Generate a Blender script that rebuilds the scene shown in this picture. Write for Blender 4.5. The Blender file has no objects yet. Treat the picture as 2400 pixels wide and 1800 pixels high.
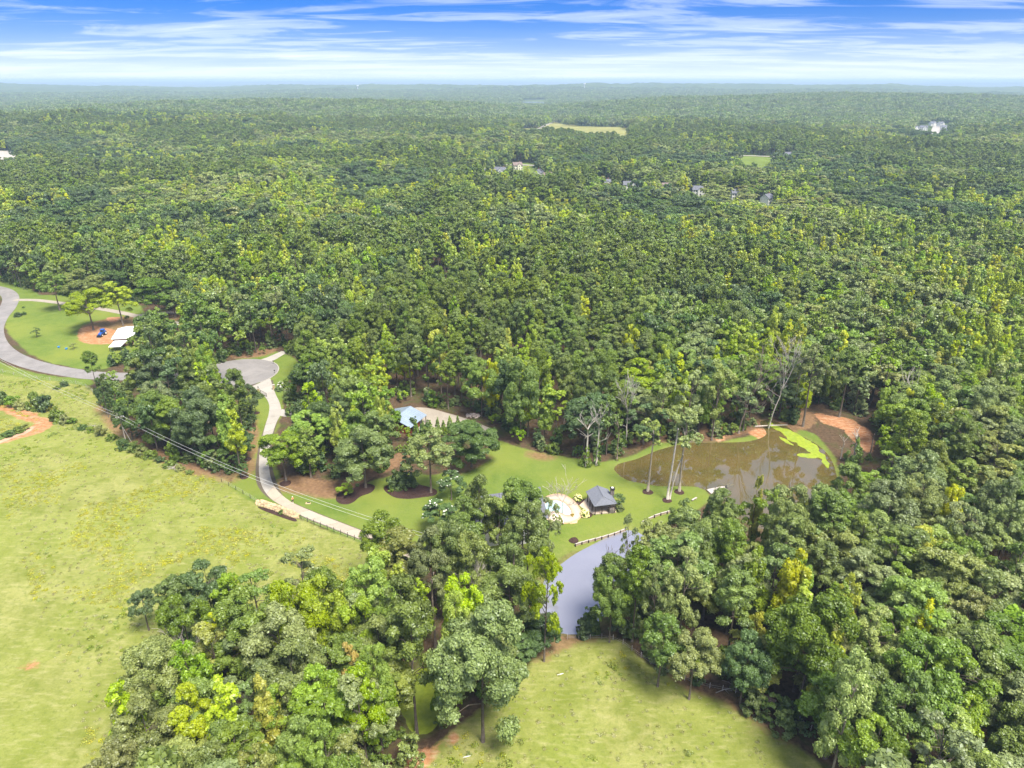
import bpy, math, random, colorsys
import numpy as np
from mathutils import Vector, Matrix

# ------------------------------------------------------------------ camera, sky, sun, exposure
scene = bpy.context.scene
COL = scene.collection
R = math.radians
CAM_H = 100.0
FPX = 1664.0                                   # focal length in pixels of a 2400 px wide frame
PITCH = math.atan(711.0 / FPX)                 # horizon 711 px above the middle of the frame
cam_data = bpy.data.cameras.new('camera')
cam_data.sensor_fit = 'HORIZONTAL'
cam_data.sensor_width = 36.0
cam_data.lens = 36.0 * FPX / 2400.0
cam_data.clip_start = 1.0
cam_data.clip_end = 90000.0
cam = bpy.data.objects.new('camera', cam_data)
cam.location = (0, 0, CAM_H)
cam.rotation_euler = (math.pi / 2 - PITCH, 0, 0)
COL.objects.link(cam)
scene.camera = cam

SUN_EL, SUN_AZ = 63.0, 140.0                   # azimuth from +Y towards +X (sun stands high behind the camera, on its right)
world = bpy.data.worlds.new('World')
scene.world = world
world.use_nodes = True
wt = world.node_tree
for n in list(wt.nodes):
    wt.nodes.remove(n)


def wn(kind, **kw):
    n = wt.nodes.new(kind)
    for k, v in kw.items():
        setattr(n, k, v)
    return n


def wmath(op, a, b=None, clamp=False):
    n = wt.nodes.new('ShaderNodeMath')
    n.operation = op
    n.use_clamp = clamp
    for i, s in enumerate((a, b)):
        if s is None:
            continue
        if isinstance(s, (int, float)):
            n.inputs[i].default_value = s
        else:
            wt.links.new(s, n.inputs[i])
    return n.outputs[0]


def wramp(fac, stops, interp='LINEAR'):
    n = wt.nodes.new('ShaderNodeValToRGB')
    n.color_ramp.interpolation = interp
    el = n.color_ramp.elements
    while len(el) < len(stops):
        el.new(0.5)
    for e, (p, c) in zip(el, stops):
        e.position = p
        e.color = (c, c, c, 1) if isinstance(c, (int, float)) else (*c, 1)
    wt.links.new(fac, n.inputs[0])
    return n.outputs[0]


def wmix(f, a, b):
    n = wt.nodes.new('ShaderNodeMix')
    n.data_type = 'RGBA'
    for s, v in ((n.inputs[0], f), (n.inputs[6], a), (n.inputs[7], b)):
        if isinstance(v, (int, float)):
            s.default_value = v
        elif isinstance(v, tuple):
            s.default_value = (*v, 1)
        else:
            wt.links.new(v, s)
    return n.outputs[2]


sky = wn('ShaderNodeTexSky', sky_type='NISHITA', sun_disc=False)
sky.sun_elevation = R(SUN_EL)
sky.sun_rotation = R(SUN_AZ)
sky.altitude = 200.0
sky.air_density = 1.0
sky.dust_density = 0.2
sky.ozone_density = 6.0
# deep saturated blue of the photograph's upper sky
deep = wn('ShaderNodeMix', data_type='RGBA', blend_type='MULTIPLY')
deep.inputs[0].default_value = 1.0
wt.links.new(sky.outputs[0], deep.inputs[6])
deep.inputs[7].default_value = (0.055, 0.36, 1.00, 1)
tc = wn('ShaderNodeTexCoord')
sep = wn('ShaderNodeSeparateXYZ')
wt.links.new(tc.outputs['Generated'], sep.inputs[0])
zc = wmath('MAXIMUM', sep.outputs[2], 0.0)
den = wmath('ADD', zc, 0.05)
cx = wmath('DIVIDE', sep.outputs[0], den)
cy = wmath('DIVIDE', sep.outputs[1], den)
comb = wn('ShaderNodeCombineXYZ')
wt.links.new(cx, comb.inputs[0])
wt.links.new(cy, comb.inputs[1])


def cloud_noise(scale, rot, loc, nscale, detail, rough, dist):
    mp = wn('ShaderNodeMapping')
    mp.inputs['Scale'].default_value = scale
    mp.inputs['Rotation'].default_value = (0, 0, R(rot))
    mp.inputs['Location'].default_value = loc
    wt.links.new(comb.outputs[0], mp.inputs[0])
    nz = wn('ShaderNodeTexNoise')
    nz.inputs['Scale'].default_value = nscale
    nz.inputs['Detail'].default_value = detail
    nz.inputs['Roughness'].default_value = rough
    nz.inputs['Distortion'].default_value = dist
    wt.links.new(mp.outputs[0], nz.inputs[0])
    return nz.outputs['Fac']


big = cloud_noise((0.30, 0.62, 1), 14, (3.1, 0.7, 0), 1.0, 3.0, 0.5, 0.3)
fine = cloud_noise((0.50, 0.95, 1), 12, (1.3, 5.1, 0), 1.2, 10.0, 0.60, 1.6)
cl = wmath('ADD', wmath('MULTIPLY', big, 0.62), wmath('MULTIPLY', fine, 0.5))
# thin cloud closes overhead (the light on the ground is soft), opening towards the horizon
over = wramp(zc, [(0.10, 0.0), (0.42, 1.0)], 'EASE')
cl = wmath('ADD', cl, wmath('MULTIPLY', over, 0.17))
cfac = wramp(cl, [(0.52, 0.0), (0.64, 0.34), (0.82, 0.92)], 'EASE')
skyc = wmix(cfac, deep.outputs[2], (9.0, 9.6, 11.2))
hz = wmath('POWER', 2.71828, wmath('MULTIPLY', wmath('POWER', wmath('MULTIPLY', zc, 25.0), 1.5), -1.0))
hz = wmath('MULTIPLY', hz, wmath('ADD', 0.62, wmath('MULTIPLY', big, 0.6)), clamp=True)
skyc = wmix(hz, skyc, (8.2, 8.9, 10.4))
bg = wn('ShaderNodeBackground')
bg.inputs['Strength'].default_value = 0.064
wt.links.new(skyc, bg.inputs['Color'])
wo = wn('ShaderNodeOutputWorld')
wt.links.new(bg.outputs[0], wo.inputs['Surface'])

sun_data = bpy.data.lights.new('sun', 'SUN')
sun_data.energy = 4.2
sun_data.angle = R(24.0)
sun_data.color = (1.0, 0.94, 0.83)
sun = bpy.data.objects.new('sun', sun_data)
_sd = Vector((math.sin(R(SUN_AZ)) * math.cos(R(SUN_EL)), math.cos(R(SUN_AZ)) * math.cos(R(SUN_EL)), math.sin(R(SUN_EL))))
sun.rotation_euler = (-_sd).to_track_quat('-Z', 'Y').to_euler()
sun.location = (0, 0, 300)
COL.objects.link(sun)

scene.view_settings.view_transform = 'Standard'
scene.view_settings.look = 'None'
scene.view_settings.gamma = 1.0
scene.view_settings.use_curve_mapping = False
scene.view_settings.exposure = 1.10
scene.render.engine = 'CYCLES'
cy_ = scene.cycles
cy_.max_bounces = 6
cy_.diffuse_bounces = 3
cy_.glossy_bounces = 2
cy_.transmission_bounces = 4
cy_.transparent_max_bounces = 6
cy_.volume_bounces = 0
cy_.caustics_reflective = False
cy_.caustics_refractive = False
cy_.sample_clamp_indirect = 6.0
cy_.use_adaptive_sampling = True
cy_.adaptive_threshold = 0.02
cy_.use_denoising = True
cy_.denoiser = 'OPENIMAGEDENOISE'
cy_.denoising_input_passes = 'RGB_ALBEDO_NORMAL'
cy_.denoising_prefilter = 'ACCURATE'

# ------------------------------------------------------------------ numeric helpers
CT, ST = math.cos(PITCH), math.sin(PITCH)


def ray(px, py):
    u = (np.asarray(px, float) - 1200.0) / FPX
    v = (900.0 - np.asarray(py, float)) / FPX
    return u, CT + v * ST, -ST + v * CT


def gp(px, py, z=0.0):
    """pixel of the 2400x1800 photograph -> point of the level plane at height z"""
    dx, dy, dz = ray(px, py)
    t = (z - CAM_H) / dz
    return dx * t, dy * t


def depth_of(x, y, z=0.0):
    return y * CT - (z - CAM_H) * ST


def project(x, y, z):
    d = y * CT - (z - CAM_H) * ST
    v = y * ST + (z - CAM_H) * CT
    return 1200 + FPX * x / d, 900 - FPX * v / d


def gpoly(pts, z=0.0):
    a = np.array(pts, float)
    x, y = gp(a[:, 0], a[:, 1], z)
    return np.stack([x, y], 1)


def conv(pts, ox, oy, k):
    return [(ox + k * a, oy + k * b) for a, b in pts]


def catmull(P, n=6, closed=True):
    P = np.asarray(P, float)
    out = []
    m = len(P)
    rng = range(m) if closed else range(m - 1)
    for i in rng:
        if closed:
            p0, p1, p2, p3 = P[i - 1], P[i], P[(i + 1) % m], P[(i + 2) % m]
        else:
            p0, p1, p2, p3 = P[max(i - 1, 0)], P[i], P[i + 1], P[min(i + 2, m - 1)]
        for k in range(n):
            t = k / n
            out.append(0.5 * ((2 * p1) + (-p0 + p2) * t + (2 * p0 - 5 * p1 + 4 * p2 - p3) * t * t + (-p0 + 3 * p1 - 3 * p2 + p3) * t ** 3))
    if not closed:
        out.append(P[-1])
    return np.array(out)


def inside(x, y, poly):
    x = np.asarray(x, float); y = np.asarray(y, float)
    res = np.zeros(x.shape, bool)
    bx0, by0 = poly.min(0); bx1, by1 = poly.max(0)
    sel = (x >= bx0) & (x <= bx1) & (y >= by0) & (y <= by1)
    if not sel.any():
        return res
    xs, ys = x[sel], y[sel]
    r = np.zeros(xs.shape, bool)
    n = len(poly)
    for i in range(n):
        x1, y1 = poly[i]; x2, y2 = poly[(i + 1) % n]
        if y1 == y2:
            continue
        c = ((y1 > ys) != (y2 > ys)) & (xs < (x2 - x1) * (ys - y1) / (y2 - y1) + x1)
        r ^= c
    res[sel] = r
    return res


def poly_dist(x, y, poly, closed=True):
    x = np.asarray(x, float); y = np.asarray(y, float)
    d = np.full(x.shape, 1e9)
    n = len(poly)
    for i in range(n if closed else n - 1):
        ax, ay = poly[i]; bx, by = poly[(i + 1) % n]
        vx, vy = bx - ax, by - ay
        L = vx * vx + vy * vy + 1e-12
        t = np.clip(((x - ax) * vx + (y - ay) * vy) / L, 0, 1)
        d = np.minimum(d, np.hypot(x - ax - t * vx, y - ay - t * vy))
    return d


def sstep(a, b, x):
    t = np.clip((np.asarray(x, float) - a) / (b - a), 0, 1)
    return t * t * (3 - 2 * t)


def vnoise(x, y, seed=0):
    x = np.asarray(x, float); y = np.asarray(y, float)
    xi = np.floor(x).astype(np.int64); yi = np.floor(y).astype(np.int64)
    fx = x - xi; fy = y - yi
    fx = fx * fx * (3 - 2 * fx); fy = fy * fy * (3 - 2 * fy)

    def h(a, b):
        n = (a * 374761393 + b * 668265263 + seed * 974634777) & 0xFFFFFFFF
        n = ((n ^ (n >> 13)) * 1274126177) & 0xFFFFFFFF
        return ((n ^ (n >> 16)) & 0xFFFF) / 65535.0
    return (h(xi, yi) * (1 - fx) + h(xi + 1, yi) * fx) * (1 - fy) + (h(xi, yi + 1) * (1 - fx) + h(xi + 1, yi + 1) * fx) * fy


def fbm(x, y, seed=0, oct=4):
    s = 0.0; a = 0.5; t = 0.0
    for k in range(oct):
        s = s + a * vnoise(x * 2 ** k, y * 2 ** k, seed + k * 17); t += a; a *= 0.5
    return s / t


# ------------------------------------------------------------------ water outlines and the lie of the land
K3 = 700 / 2212.0; K6 = 600 / 2212.0; K8 = 800 / 2212.0
POND_PX = conv([(330, 935), (480, 890), (620, 830), (760, 790), (860, 775), (1000, 770), (1250, 765), (1380, 740), (1450, 700), (1435, 650), (1400, 610), (1440, 600), (1530, 635), (1600, 690), (1700, 740), (1790, 800), (1850, 880), (1885, 1000), (1890, 1080), (1850, 1220), (1780, 1400), (1690, 1430), (1560, 1400), (1350, 1350), (1180, 1230), (1110, 1140), (1000, 1090), (900, 1055), (760, 1048), (620, 1048), (480, 1024), (390, 1003)], 1350, 800, K3)
NEAR_PX = [(1478, 1260), (1435, 1278), (1400, 1296), (1366, 1315), (1325, 1347), (1306, 1366), (1304, 1400), (1308, 1440), (1335, 1463), (1365, 1452), (1392, 1420), (1425, 1378), (1458, 1335), (1500, 1295)]
ALGAE_PX = conv([(395, 1160), (455, 1105), (530, 1050), (590, 1075), (640, 1120), (630, 1200), (610, 1290), (560, 1390), (490, 1390), (430, 1260)], 800, 1200, K8)
CREEK_PX = [(1300, 1450), (1275, 1452), (1225, 1448), (1170, 1462), (1095, 1480), (1052, 1530), (1025, 1570), (1008, 1590)]
pond = catmull(gpoly(POND_PX, -0.6), 4)
near_pond = catmull(gpoly(NEAR_PX, -1.5), 4)
algae_pond = catmull(gpoly(ALGAE_PX, -1.5), 4)
creek = catmull(gpoly(CREEK_PX, -1.2), 5, closed=False)
PONDS = [(pond, -0.6, 4.0), (near_pond, -1.5, 11.0), (algae_pond, -1.5, 5.0)]


def gauss(x, y, cx, cy, sx, sy, h):
    return h * np.exp(-0.5 * (((x - cx) / sx) ** 2 + ((y - cy) / sy) ** 2))


def H(x, y):
    x = np.asarray(x, float); y = np.asarray(y, float)
    r = np.hypot(x, y)
    z = (fbm(x / 60 + 5, y / 60, 3, 3) - 0.5) * 1.2 * sstep(20, 120, np.abs(y - 250) + 0 * x) * 0.5
    a = sstep(520, 1300, r)
    z = z + a * (fbm(x / 620 + 11, y / 620 + 3, 7, 4) - 0.50) * 44
    z = z + sstep(2500, 6000, r) * (fbm(x / 1900 + 1, y / 1900 + 8, 21, 5) - 0.4) * 46
    z = z + gauss(x, y, -980, 1520, 520, 230, 26) + gauss(x, y, -760, 2350, 420, 300, 36) + gauss(x, y, -150, 2450, 330, 320, 12)
    z = z + gauss(x, y, 1250, 2750, 850, 380, 38) + gauss(x, y, 190, 1800, 330, 240, 17)
    z = z + 50 * np.exp(-0.5 * ((y - 6500 - 600 * (fbm(x / 2500, 0 * x, 33, 3) - .5)) / 900) ** 2) * (0.55 + 0.7 * fbm(x / 1500 + 9, 0 * x + 2, 41, 4))
    z = z + sstep(11000, 19000, r) * 50 * (0.5 + fbm(x / 4200, y / 4200, 51, 4))
    z = z - gauss(x, y, 75, 2350, 170, 520, 26) - gauss(x, y, 110, 3800, 260, 800, 12)
    near = (r < 420)
    if np.any(near):
        xs = x[near] if x.ndim else x; ys = y[near] if x.ndim else y
        zn = z[near] if x.ndim else z
        for poly, lv, bank in PONDS:
            d = poly_dist(xs, ys, poly)
            ins = inside(xs, ys, poly) if np.ndim(xs) else inside(np.array([xs]), np.array([ys]), poly)[0]
            t = np.where(ins, 0.0, sstep(0, bank, d))
            bed = lv - 0.35 - np.where(ins, np.clip(d * 0.35, 0, 1.2), 0)
            zn = zn * t + bed * (1 - t)
        d = poly_dist(xs, ys, creek, closed=False)
        t = sstep(0.8, 5.0, d)
        zn = np.minimum(zn, zn * t + (-2.0) * (1 - t))
        if x.ndim:
            z[near] = zn
        else:
            z = zn
    return z


def Hs(x, y):
    return float(H(np.array([x]), np.array([y]))[0])


def gz(px, py):
    """pixel -> first hit with the terrain (x, y, z)"""
    dx, dy, dz = ray(px, py)
    t = np.geomspace(60, 30000, 2600)
    xs, ys, zs = dx * t, dy * t, CAM_H + dz * t
    below = zs <= H(xs, ys)
    i = int(np.argmax(below)) if below.any() else len(t) - 1
    i0 = max(i - 1, 0)
    tt = np.linspace(t[i0], t[i], 40)
    xs, ys, zs = dx * tt, dy * tt, CAM_H + dz * tt
    b = zs <= H(xs, ys)
    j = int(np.argmax(b)) if b.any() else len(tt) - 1
    return float(xs[j]), float(ys[j]), Hs(xs[j], ys[j])


# ------------------------------------------------------------------ object helpers
def link(o, parent=None):
    COL.objects.link(o)
    if parent is not None:
        o.parent = parent
    return o


def tag(o, label=None, cat=None, group=None, kind=None):
    if label: o['label'] = label
    if cat: o['category'] = cat
    if group: o['group'] = group
    if kind: o['kind'] = kind
    return o


def thing(name, label, cat, loc=(0, 0, 0), rz=0.0, group=None, scale=None):
    o = bpy.data.objects.new(name, None)
    o.empty_display_size = 0.5
    o.location = loc
    o.rotation_euler = (0, 0, rz)
    if scale is not None:
        o.scale = scale if hasattr(scale, '__len__') else (scale,) * 3
    link(o)
    return tag(o, label, cat, group)


def np_mesh(name, V, F, mat=None, smooth=False, attrs=None):
    """V (n,3); F (m,k) all faces with k corners"""
    V = np.ascontiguousarray(V, np.float32); F = np.ascontiguousarray(F, np.int32)
    me = bpy.data.meshes.new(name)
    m, k = F.shape
    me.vertices.add(len(V)); me.vertices.foreach_set('co', V.ravel())
    me.loops.add(m * k); me.loops.foreach_set('vertex_index', F.ravel())
    me.polygons.add(m)
    me.polygons.foreach_set('loop_start', np.arange(0, m * k, k, dtype=np.int32))
    if smooth:
        me.polygons.foreach_set('use_smooth', np.ones(m, bool))
    if attrs:
        for an, av in attrs.items():
            at = me.attributes.new(an, 'FLOAT', 'POINT')
            at.data.foreach_set('value', np.ascontiguousarray(av, np.float32))
    me.update()
    if mat is not None:
        me.materials.append(mat)
    return me


class MB:
    def __init__(s):
        s.v = []; s.f = []; s.mi = []; s.m = 0

    def add(s, vs, fs):
        o = len(s.v)
        s.v += [tuple(map(float, p)) for p in vs]
        s.f += [tuple(o + i for i in f) for f in fs]
        s.mi += [s.m] * len(fs)
        return s

    def box(s, c, d, rz=0.0, taper=1.0):
        cx, cy, cz = c; hx, hy, hz = d[0] / 2, d[1] / 2, d[2] / 2
        vs = []
        for dz, k in ((-hz, 1.0), (hz, taper)):
            for dx, dy in ((-hx, -hy), (hx, -hy), (hx, hy), (-hx, hy)):
                x, y = dx * k, dy * k
                vs.append((cx + x * math.cos(rz) - y * math.sin(rz), cy + x * math.sin(rz) + y * math.cos(rz), cz + dz))
        return s.add(vs, [(3, 2, 1, 0), (4, 5, 6, 7), (0, 1, 5, 4), (1, 2, 6, 5), (2, 3, 7, 6), (3, 0, 4, 7)])

    def bbox(s, c, d, b=0.05, rz=0.0):
        """box with chamfered vertical and top edges"""
        cx, cy, cz = c; hx, hy, hz = d[0] / 2, d[1] / 2, d[2] / 2
        rings = []
        for z, i in ((-hz, 0.0), (hz - b, 0.0), (hz, b)):
            ring = []
            ax, ay = hx - i, hy - i
            for px_, py_ in ((-ax + b, -ay), (ax - b, -ay), (ax, -ay + b), (ax, ay - b), (ax - b, ay), (-ax + b, ay), (-ax, ay - b), (-ax, -ay + b)):
                ring.append((cx + px_ * math.cos(rz) - py_ * math.sin(rz), cy + px_ * math.sin(rz) + py_ * math.cos(rz), cz + z))
            rings.append(ring)
        vs = sum(rings, [])
        fs = [tuple(reversed(range(8))), tuple(range(16, 24))]
        for k in range(2):
            for i in range(8):
                j = (i + 1) % 8
                fs.append((k * 8 + i, k * 8 + j, k * 8 + 8 + j, k * 8 + 8 + i))
        return s.add(vs, fs)

    def tube(s, pts, rad, sides=6, cap=True):
        pts = [Vector(p) for p in pts]
        if isinstance(rad, (int, float)):
            rad = [rad] * len(pts)
        vs = []; fs = []
        up = Vector((0.13, 0.21, 0.97))
        for i, p in enumerate(pts):
            d = (pts[min(i + 1, len(pts) - 1)] - pts[max(i - 1, 0)]).normalized()
            a = d.cross(up)
            if a.length < 1e-3:
                a = d.cross(Vector((1, 0, 0)))
            a.normalize(); b = d.cross(a)
            for k in range(sides):
                t = 2 * math.pi * k / sides
                vs.append(p + (a * math.cos(t) + b * math.sin(t)) * rad[i])
        for i in range(len(pts) - 1):
            for k in range(sides):
                j = (k + 1) % sides
                fs.append((i * sides + k, i * sides + j, (i + 1) * sides + j, (i + 1) * sides + k))
        if cap:
            fs.append(tuple(range(sides))); fs.append(tuple(reversed(range((len(pts) - 1) * sides, len(pts) * sides))))
        return s.add(vs, fs)

    def cyl(s, c, r, h, axis='z', sides=14, r2=None):
        r2 = r if r2 is None else r2
        vs = []
        for q, rr in ((-h / 2, r), (h / 2, r2)):
            for k in range(sides):
                t = 2 * math.pi * k / sides
                a, b = rr * math.cos(t), rr * math.sin(t)
                vs.append({'z': (c[0] + a, c[1] + b, c[2] + q), 'y': (c[0] + a, c[1] + q, c[2] + b), 'x': (c[0] + q, c[1] + a, c[2] + b)}[axis])
        fs = [(k, (k + 1) % sides, sides + (k + 1) % sides, sides + k) for k in range(sides)]
        fs += [tuple(reversed(range(sides))), tuple(range(sides, 2 * sides))]
        return s.add(vs, fs)

    def prism(s, poly, z0, z1):
        n = len(poly)
        vs = [(p[0], p[1], z0) for p in poly] + [(p[0], p[1], z1) for p in poly]
        fs = [(i, (i + 1) % n, n + (i + 1) % n, n + i) for i in range(n)] + [tuple(reversed(range(n))), tuple(range(n, 2 * n))]
        return s.add(vs, fs)

    def mesh(s, name, mats, smooth=False):
        me = bpy.data.meshes.new(name)
        me.from_pydata(s.v, [], s.f)
        mats = mats if isinstance(mats, (list, tuple)) else [mats]
        for m in mats:
            me.materials.append(m)
        if len(mats) > 1:
            me.polygons.foreach_set('material_index', s.mi)
        if smooth:
            me.polygons.foreach_set('use_smooth', [True] * len(me.polygons))
        me.update()
        return me

    def build(s, name, mat, parent=None, smooth=False, loc=(0, 0, 0), rz=0.0):
        o = bpy.data.objects.new(name, s.mesh(name, mat, smooth))
        o.location = loc
        o.rotation_euler = (0, 0, rz)
        return link(o, parent)


def copy_tree(o, parent=None):
    c = o.copy(); COL.objects.link(c)
    if parent is not None:
        c.parent = parent
    for ch in o.children:
        copy_tree(ch, c)
    return c


# ------------------------------------------------------------------ materials
MATS = {}


def nodes_of(name):
    m = bpy.data.materials.new(name)
    m.use_nodes = True
    nt = m.node_tree
    for n in list(nt.nodes):
        nt.nodes.remove(n)
    out = nt.nodes.new('ShaderNodeOutputMaterial')
    return m, nt, out


class NT:
    def __init__(s, nt):
        s.nt = nt

    def n(s, kind, **kw):
        x = s.nt.nodes.new(kind)
        for k, v in kw.items():
            setattr(x, k, v)
        return x

    def put(s, sock, v):
        if v is None:
            return
        if hasattr(v, 'is_linked'):
            s.nt.links.new(v, sock)
        elif isinstance(v, (int, float)):
            try:
                sock.default_value = v
            except TypeError:
                sock.default_value = (v, v, v)
        elif len(v) == 3 and sock.type == 'RGBA':
            sock.default_value = (*v, 1)
        else:
            sock.default_value = v

    def math(s, op, a, b=None, clamp=False):
        x = s.n('ShaderNodeMath', operation=op, use_clamp=clamp)
        s.put(x.inputs[0], a); s.put(x.inputs[1], b)
        return x.outputs[0]

    def mix(s, f, a, b, blend='MIX'):
        x = s.n('ShaderNodeMix', data_type='RGBA', blend_type=blend)
        s.put(x.inputs[0], f); s.put(x.inputs[6], a); s.put(x.inputs[7], b)
        return x.outputs[2]

    def noise(s, scale, detail=4, rough=0.55, vec=None, dist=0.0):
        x = s.n('ShaderNodeTexNoise')
        s.put(x.inputs['Scale'], scale); s.put(x.inputs['Detail'], detail); s.put(x.inputs['Roughness'], rough); s.put(x.inputs['Distortion'], dist)
        if vec is not None:
            s.nt.links.new(vec, x.inputs['Vector'])
        return x.outputs['Fac']

    def ramp(s, fac, stops, interp='LINEAR'):
        x = s.n('ShaderNodeValToRGB')
        x.color_ramp.interpolation = interp
        el = x.color_ramp.elements
        while len(el) < len(stops):
            el.new(0.5)
        for e, (p, c) in zip(el, stops):
            e.position = p
            e.color = (c, c, c, 1) if isinstance(c, (int, float)) else (*c, 1)
        s.put(x.inputs[0], fac)
        return x.outputs[0]

    def objvec(s, scale=(1, 1, 1), kind='Object', rot=0.0):
        t = s.n('ShaderNodeTexCoord')
        m = s.n('ShaderNodeMapping')
        m.inputs['Scale'].default_value = scale
        m.inputs['Rotation'].default_value = (0, 0, rot)
        s.nt.links.new(t.outputs[kind], m.inputs[0])
        return m.outputs[0]

    def geopos(s, scale=(1, 1, 1), rot=0.0):
        t = s.n('ShaderNodeNewGeometry')
        m = s.n('ShaderNodeMapping')
        m.inputs['Scale'].default_value = scale
        m.inputs['Rotation'].default_value = (0, 0, rot)
        s.nt.links.new(t.outputs['Position'], m.inputs[0])
        return m.outputs[0]

    def attr(s, name):
        x = s.n('ShaderNodeAttribute', attribute_name=name)
        return x.outputs['Fac']

    def bump(s, h, strength=0.4, dist=0.05):
        x = s.n('ShaderNodeBump')
        s.put(x.inputs['Strength'], strength); s.put(x.inputs['Distance'], dist); s.put(x.inputs['Height'], h)
        return x.outputs[0]

    def principled(s, out, color, rough=0.8, spec=0.3, metal=0.0, normal=None, **kw):
        p = s.n('ShaderNodeBsdfPrincipled')
        s.put(p.inputs['Base Color'], color); s.put(p.inputs['Roughness'], rough)
        s.put(p.inputs['Specular IOR Level'], spec); s.put(p.inputs['Metallic'], metal)
        if normal is not None:
            s.nt.links.new(normal, p.inputs['Normal'])
        for k, v in kw.items():
            s.put(p.inputs[k.replace('_', ' ')], v)
        s.nt.links.new(p.outputs[0], out.inputs['Surface'])
        return p


def mat_plain(name, color, rough=0.7, spec=0.3, metal=0.0, var=0.25, scale=3.0, bump=0.0, dirt=None):
    """painted / mineral surface with grain and slow stains"""
    if name in MATS:
        return MATS[name]
    m, nt, out = nodes_of(name)
    t = NT(nt)
    v = t.objvec()
    n1 = t.noise(scale, 6, 0.6, v)
    n2 = t.noise(scale * 0.22, 3, 0.5, v)
    dark = tuple(c * (1 - var) for c in color)
    lite = tuple(min(1, c * (1 + var * 0.7)) for c in color)
    c = t.mix(t.ramp(n1, [(0.3, 0.0), (0.7, 1.0)]), dark, lite)
    c = t.mix(t.math('MULTIPLY', t.ramp(n2, [(0.45, 0.0), (0.75, 1.0)]), 0.35), c, dirt or tuple(x * 0.6 for x in color))
    nrm = t.bump(n1, bump, 0.03) if bump else None
    t.principled(out, c, rough, spec, metal, nrm)
    MATS[name] = m
    return m


def mat_leaf(name, dark, lite, hue=0.012, val=0.20, transl=0.33, sat=0.12):
    m, nt, out = nodes_of(name)
    t = NT(nt)
    c = t.mix(t.attr('tint'), dark, lite)
    oi = t.n('ShaderNodeObjectInfo')
    r1 = oi.outputs['Random']
    r2 = t.math('FRACT', t.math('MULTIPLY', r1, 17.31))
    r3 = t.math('FRACT', t.math('MULTIPLY', r1, 43.77))
    h = t.n('ShaderNodeHueSaturation')
    t.put(h.inputs['Hue'], t.math('ADD', 0.5 - hue, t.math('MULTIPLY', r1, 2 * hue)))
    t.put(h.inputs['Saturation'], t.math('ADD', 1 - sat, t.math('MULTIPLY', r3, 2 * sat)))
    t.put(h.inputs['Value'], t.math('ADD', 1 - val, t.math('MULTIPLY', r2, 2 * val)))
    t.put(h.inputs['Color'], c)
    d = t.n('ShaderNodeBsdfDiffuse'); tr = t.n('ShaderNodeBsdfTranslucent'); gl = t.n('ShaderNodeBsdfGlossy')
    t.put(d.inputs['Color'], h.outputs[0])
    t.put(tr.inputs['Color'], t.mix(0.5, h.outputs[0], (0.32, 0.36, 0.05), 'MULTIPLY') if False else h.outputs[0])
    t.put(gl.inputs['Roughness'], 0.45); t.put(gl.inputs['Color'], (0.9, 0.95, 1.0))
    mx = t.n('ShaderNodeMixShader'); t.put(mx.inputs[0], transl)
    nt.links.new(d.outputs[0], mx.inputs[1]); nt.links.new(tr.outputs[0], mx.inputs[2])
    m2 = t.n('ShaderNodeMixShader'); t.put(m2.inputs[0], 0.035)
    nt.links.new(mx.outputs[0], m2.inputs[1]); nt.links.new(gl.outputs[0], m2.inputs[2])
    nt.links.new(m2.outputs[0], out.inputs['Surface'])
    MATS[name] = m
    return m


LEAF = {
    'oak': mat_leaf('leaf_green', (0.077, 0.133, 0.018), (0.271, 0.379, 0.054)),
    'grey': mat_leaf('leaf_grey_green', (0.104, 0.147, 0.038), (0.362, 0.441, 0.130)),
    'dark': mat_leaf('leaf_dark_green', (0.043, 0.086, 0.020), (0.169, 0.254, 0.062)),
    'olive': mat_leaf('leaf_olive', (0.124, 0.156, 0.034), (0.395, 0.435, 0.107)),
    'pine': mat_leaf('needle_green', (0.075, 0.122, 0.014), (0.266, 0.356, 0.045), hue=0.012),
    'lime': mat_leaf('leaf_lime', (0.215, 0.311, 0.016), (0.542, 0.655, 0.041), transl=0.40),
    'yellow': mat_leaf('leaf_yellow_green', (0.282, 0.367, 0.016), (0.655, 0.660, 0.041), transl=0.40),
    'fresh': mat_leaf('leaf_fresh_green', (0.119, 0.209, 0.018), (0.384, 0.520, 0.054), transl=0.38),
    'pale': mat_leaf('leaf_pale_green', (0.169, 0.220, 0.052), (0.486, 0.565, 0.158)),
    'rust': mat_leaf('leaf_rust', (0.339, 0.271, 0.034), (0.610, 0.520, 0.102)),
}
M_BARK = mat_plain('bark', (0.14, 0.115, 0.09), 0.9, 0.1, var=0.45, scale=2.5, bump=0.5)
M_BARKL = mat_plain('bark_pale', (0.30, 0.26, 0.21), 0.9, 0.1, var=0.4, scale=2.0, bump=0.5)
M_DEAD = mat_plain('dead_wood', (0.46, 0.42, 0.37), 0.9, 0.1, var=0.35, scale=2.5, bump=0.4)
M_DEADB = mat_plain('dead_wood_brown', (0.24, 0.19, 0.155), 0.9, 0.1, var=0.4, scale=2.5, bump=0.4)
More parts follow.
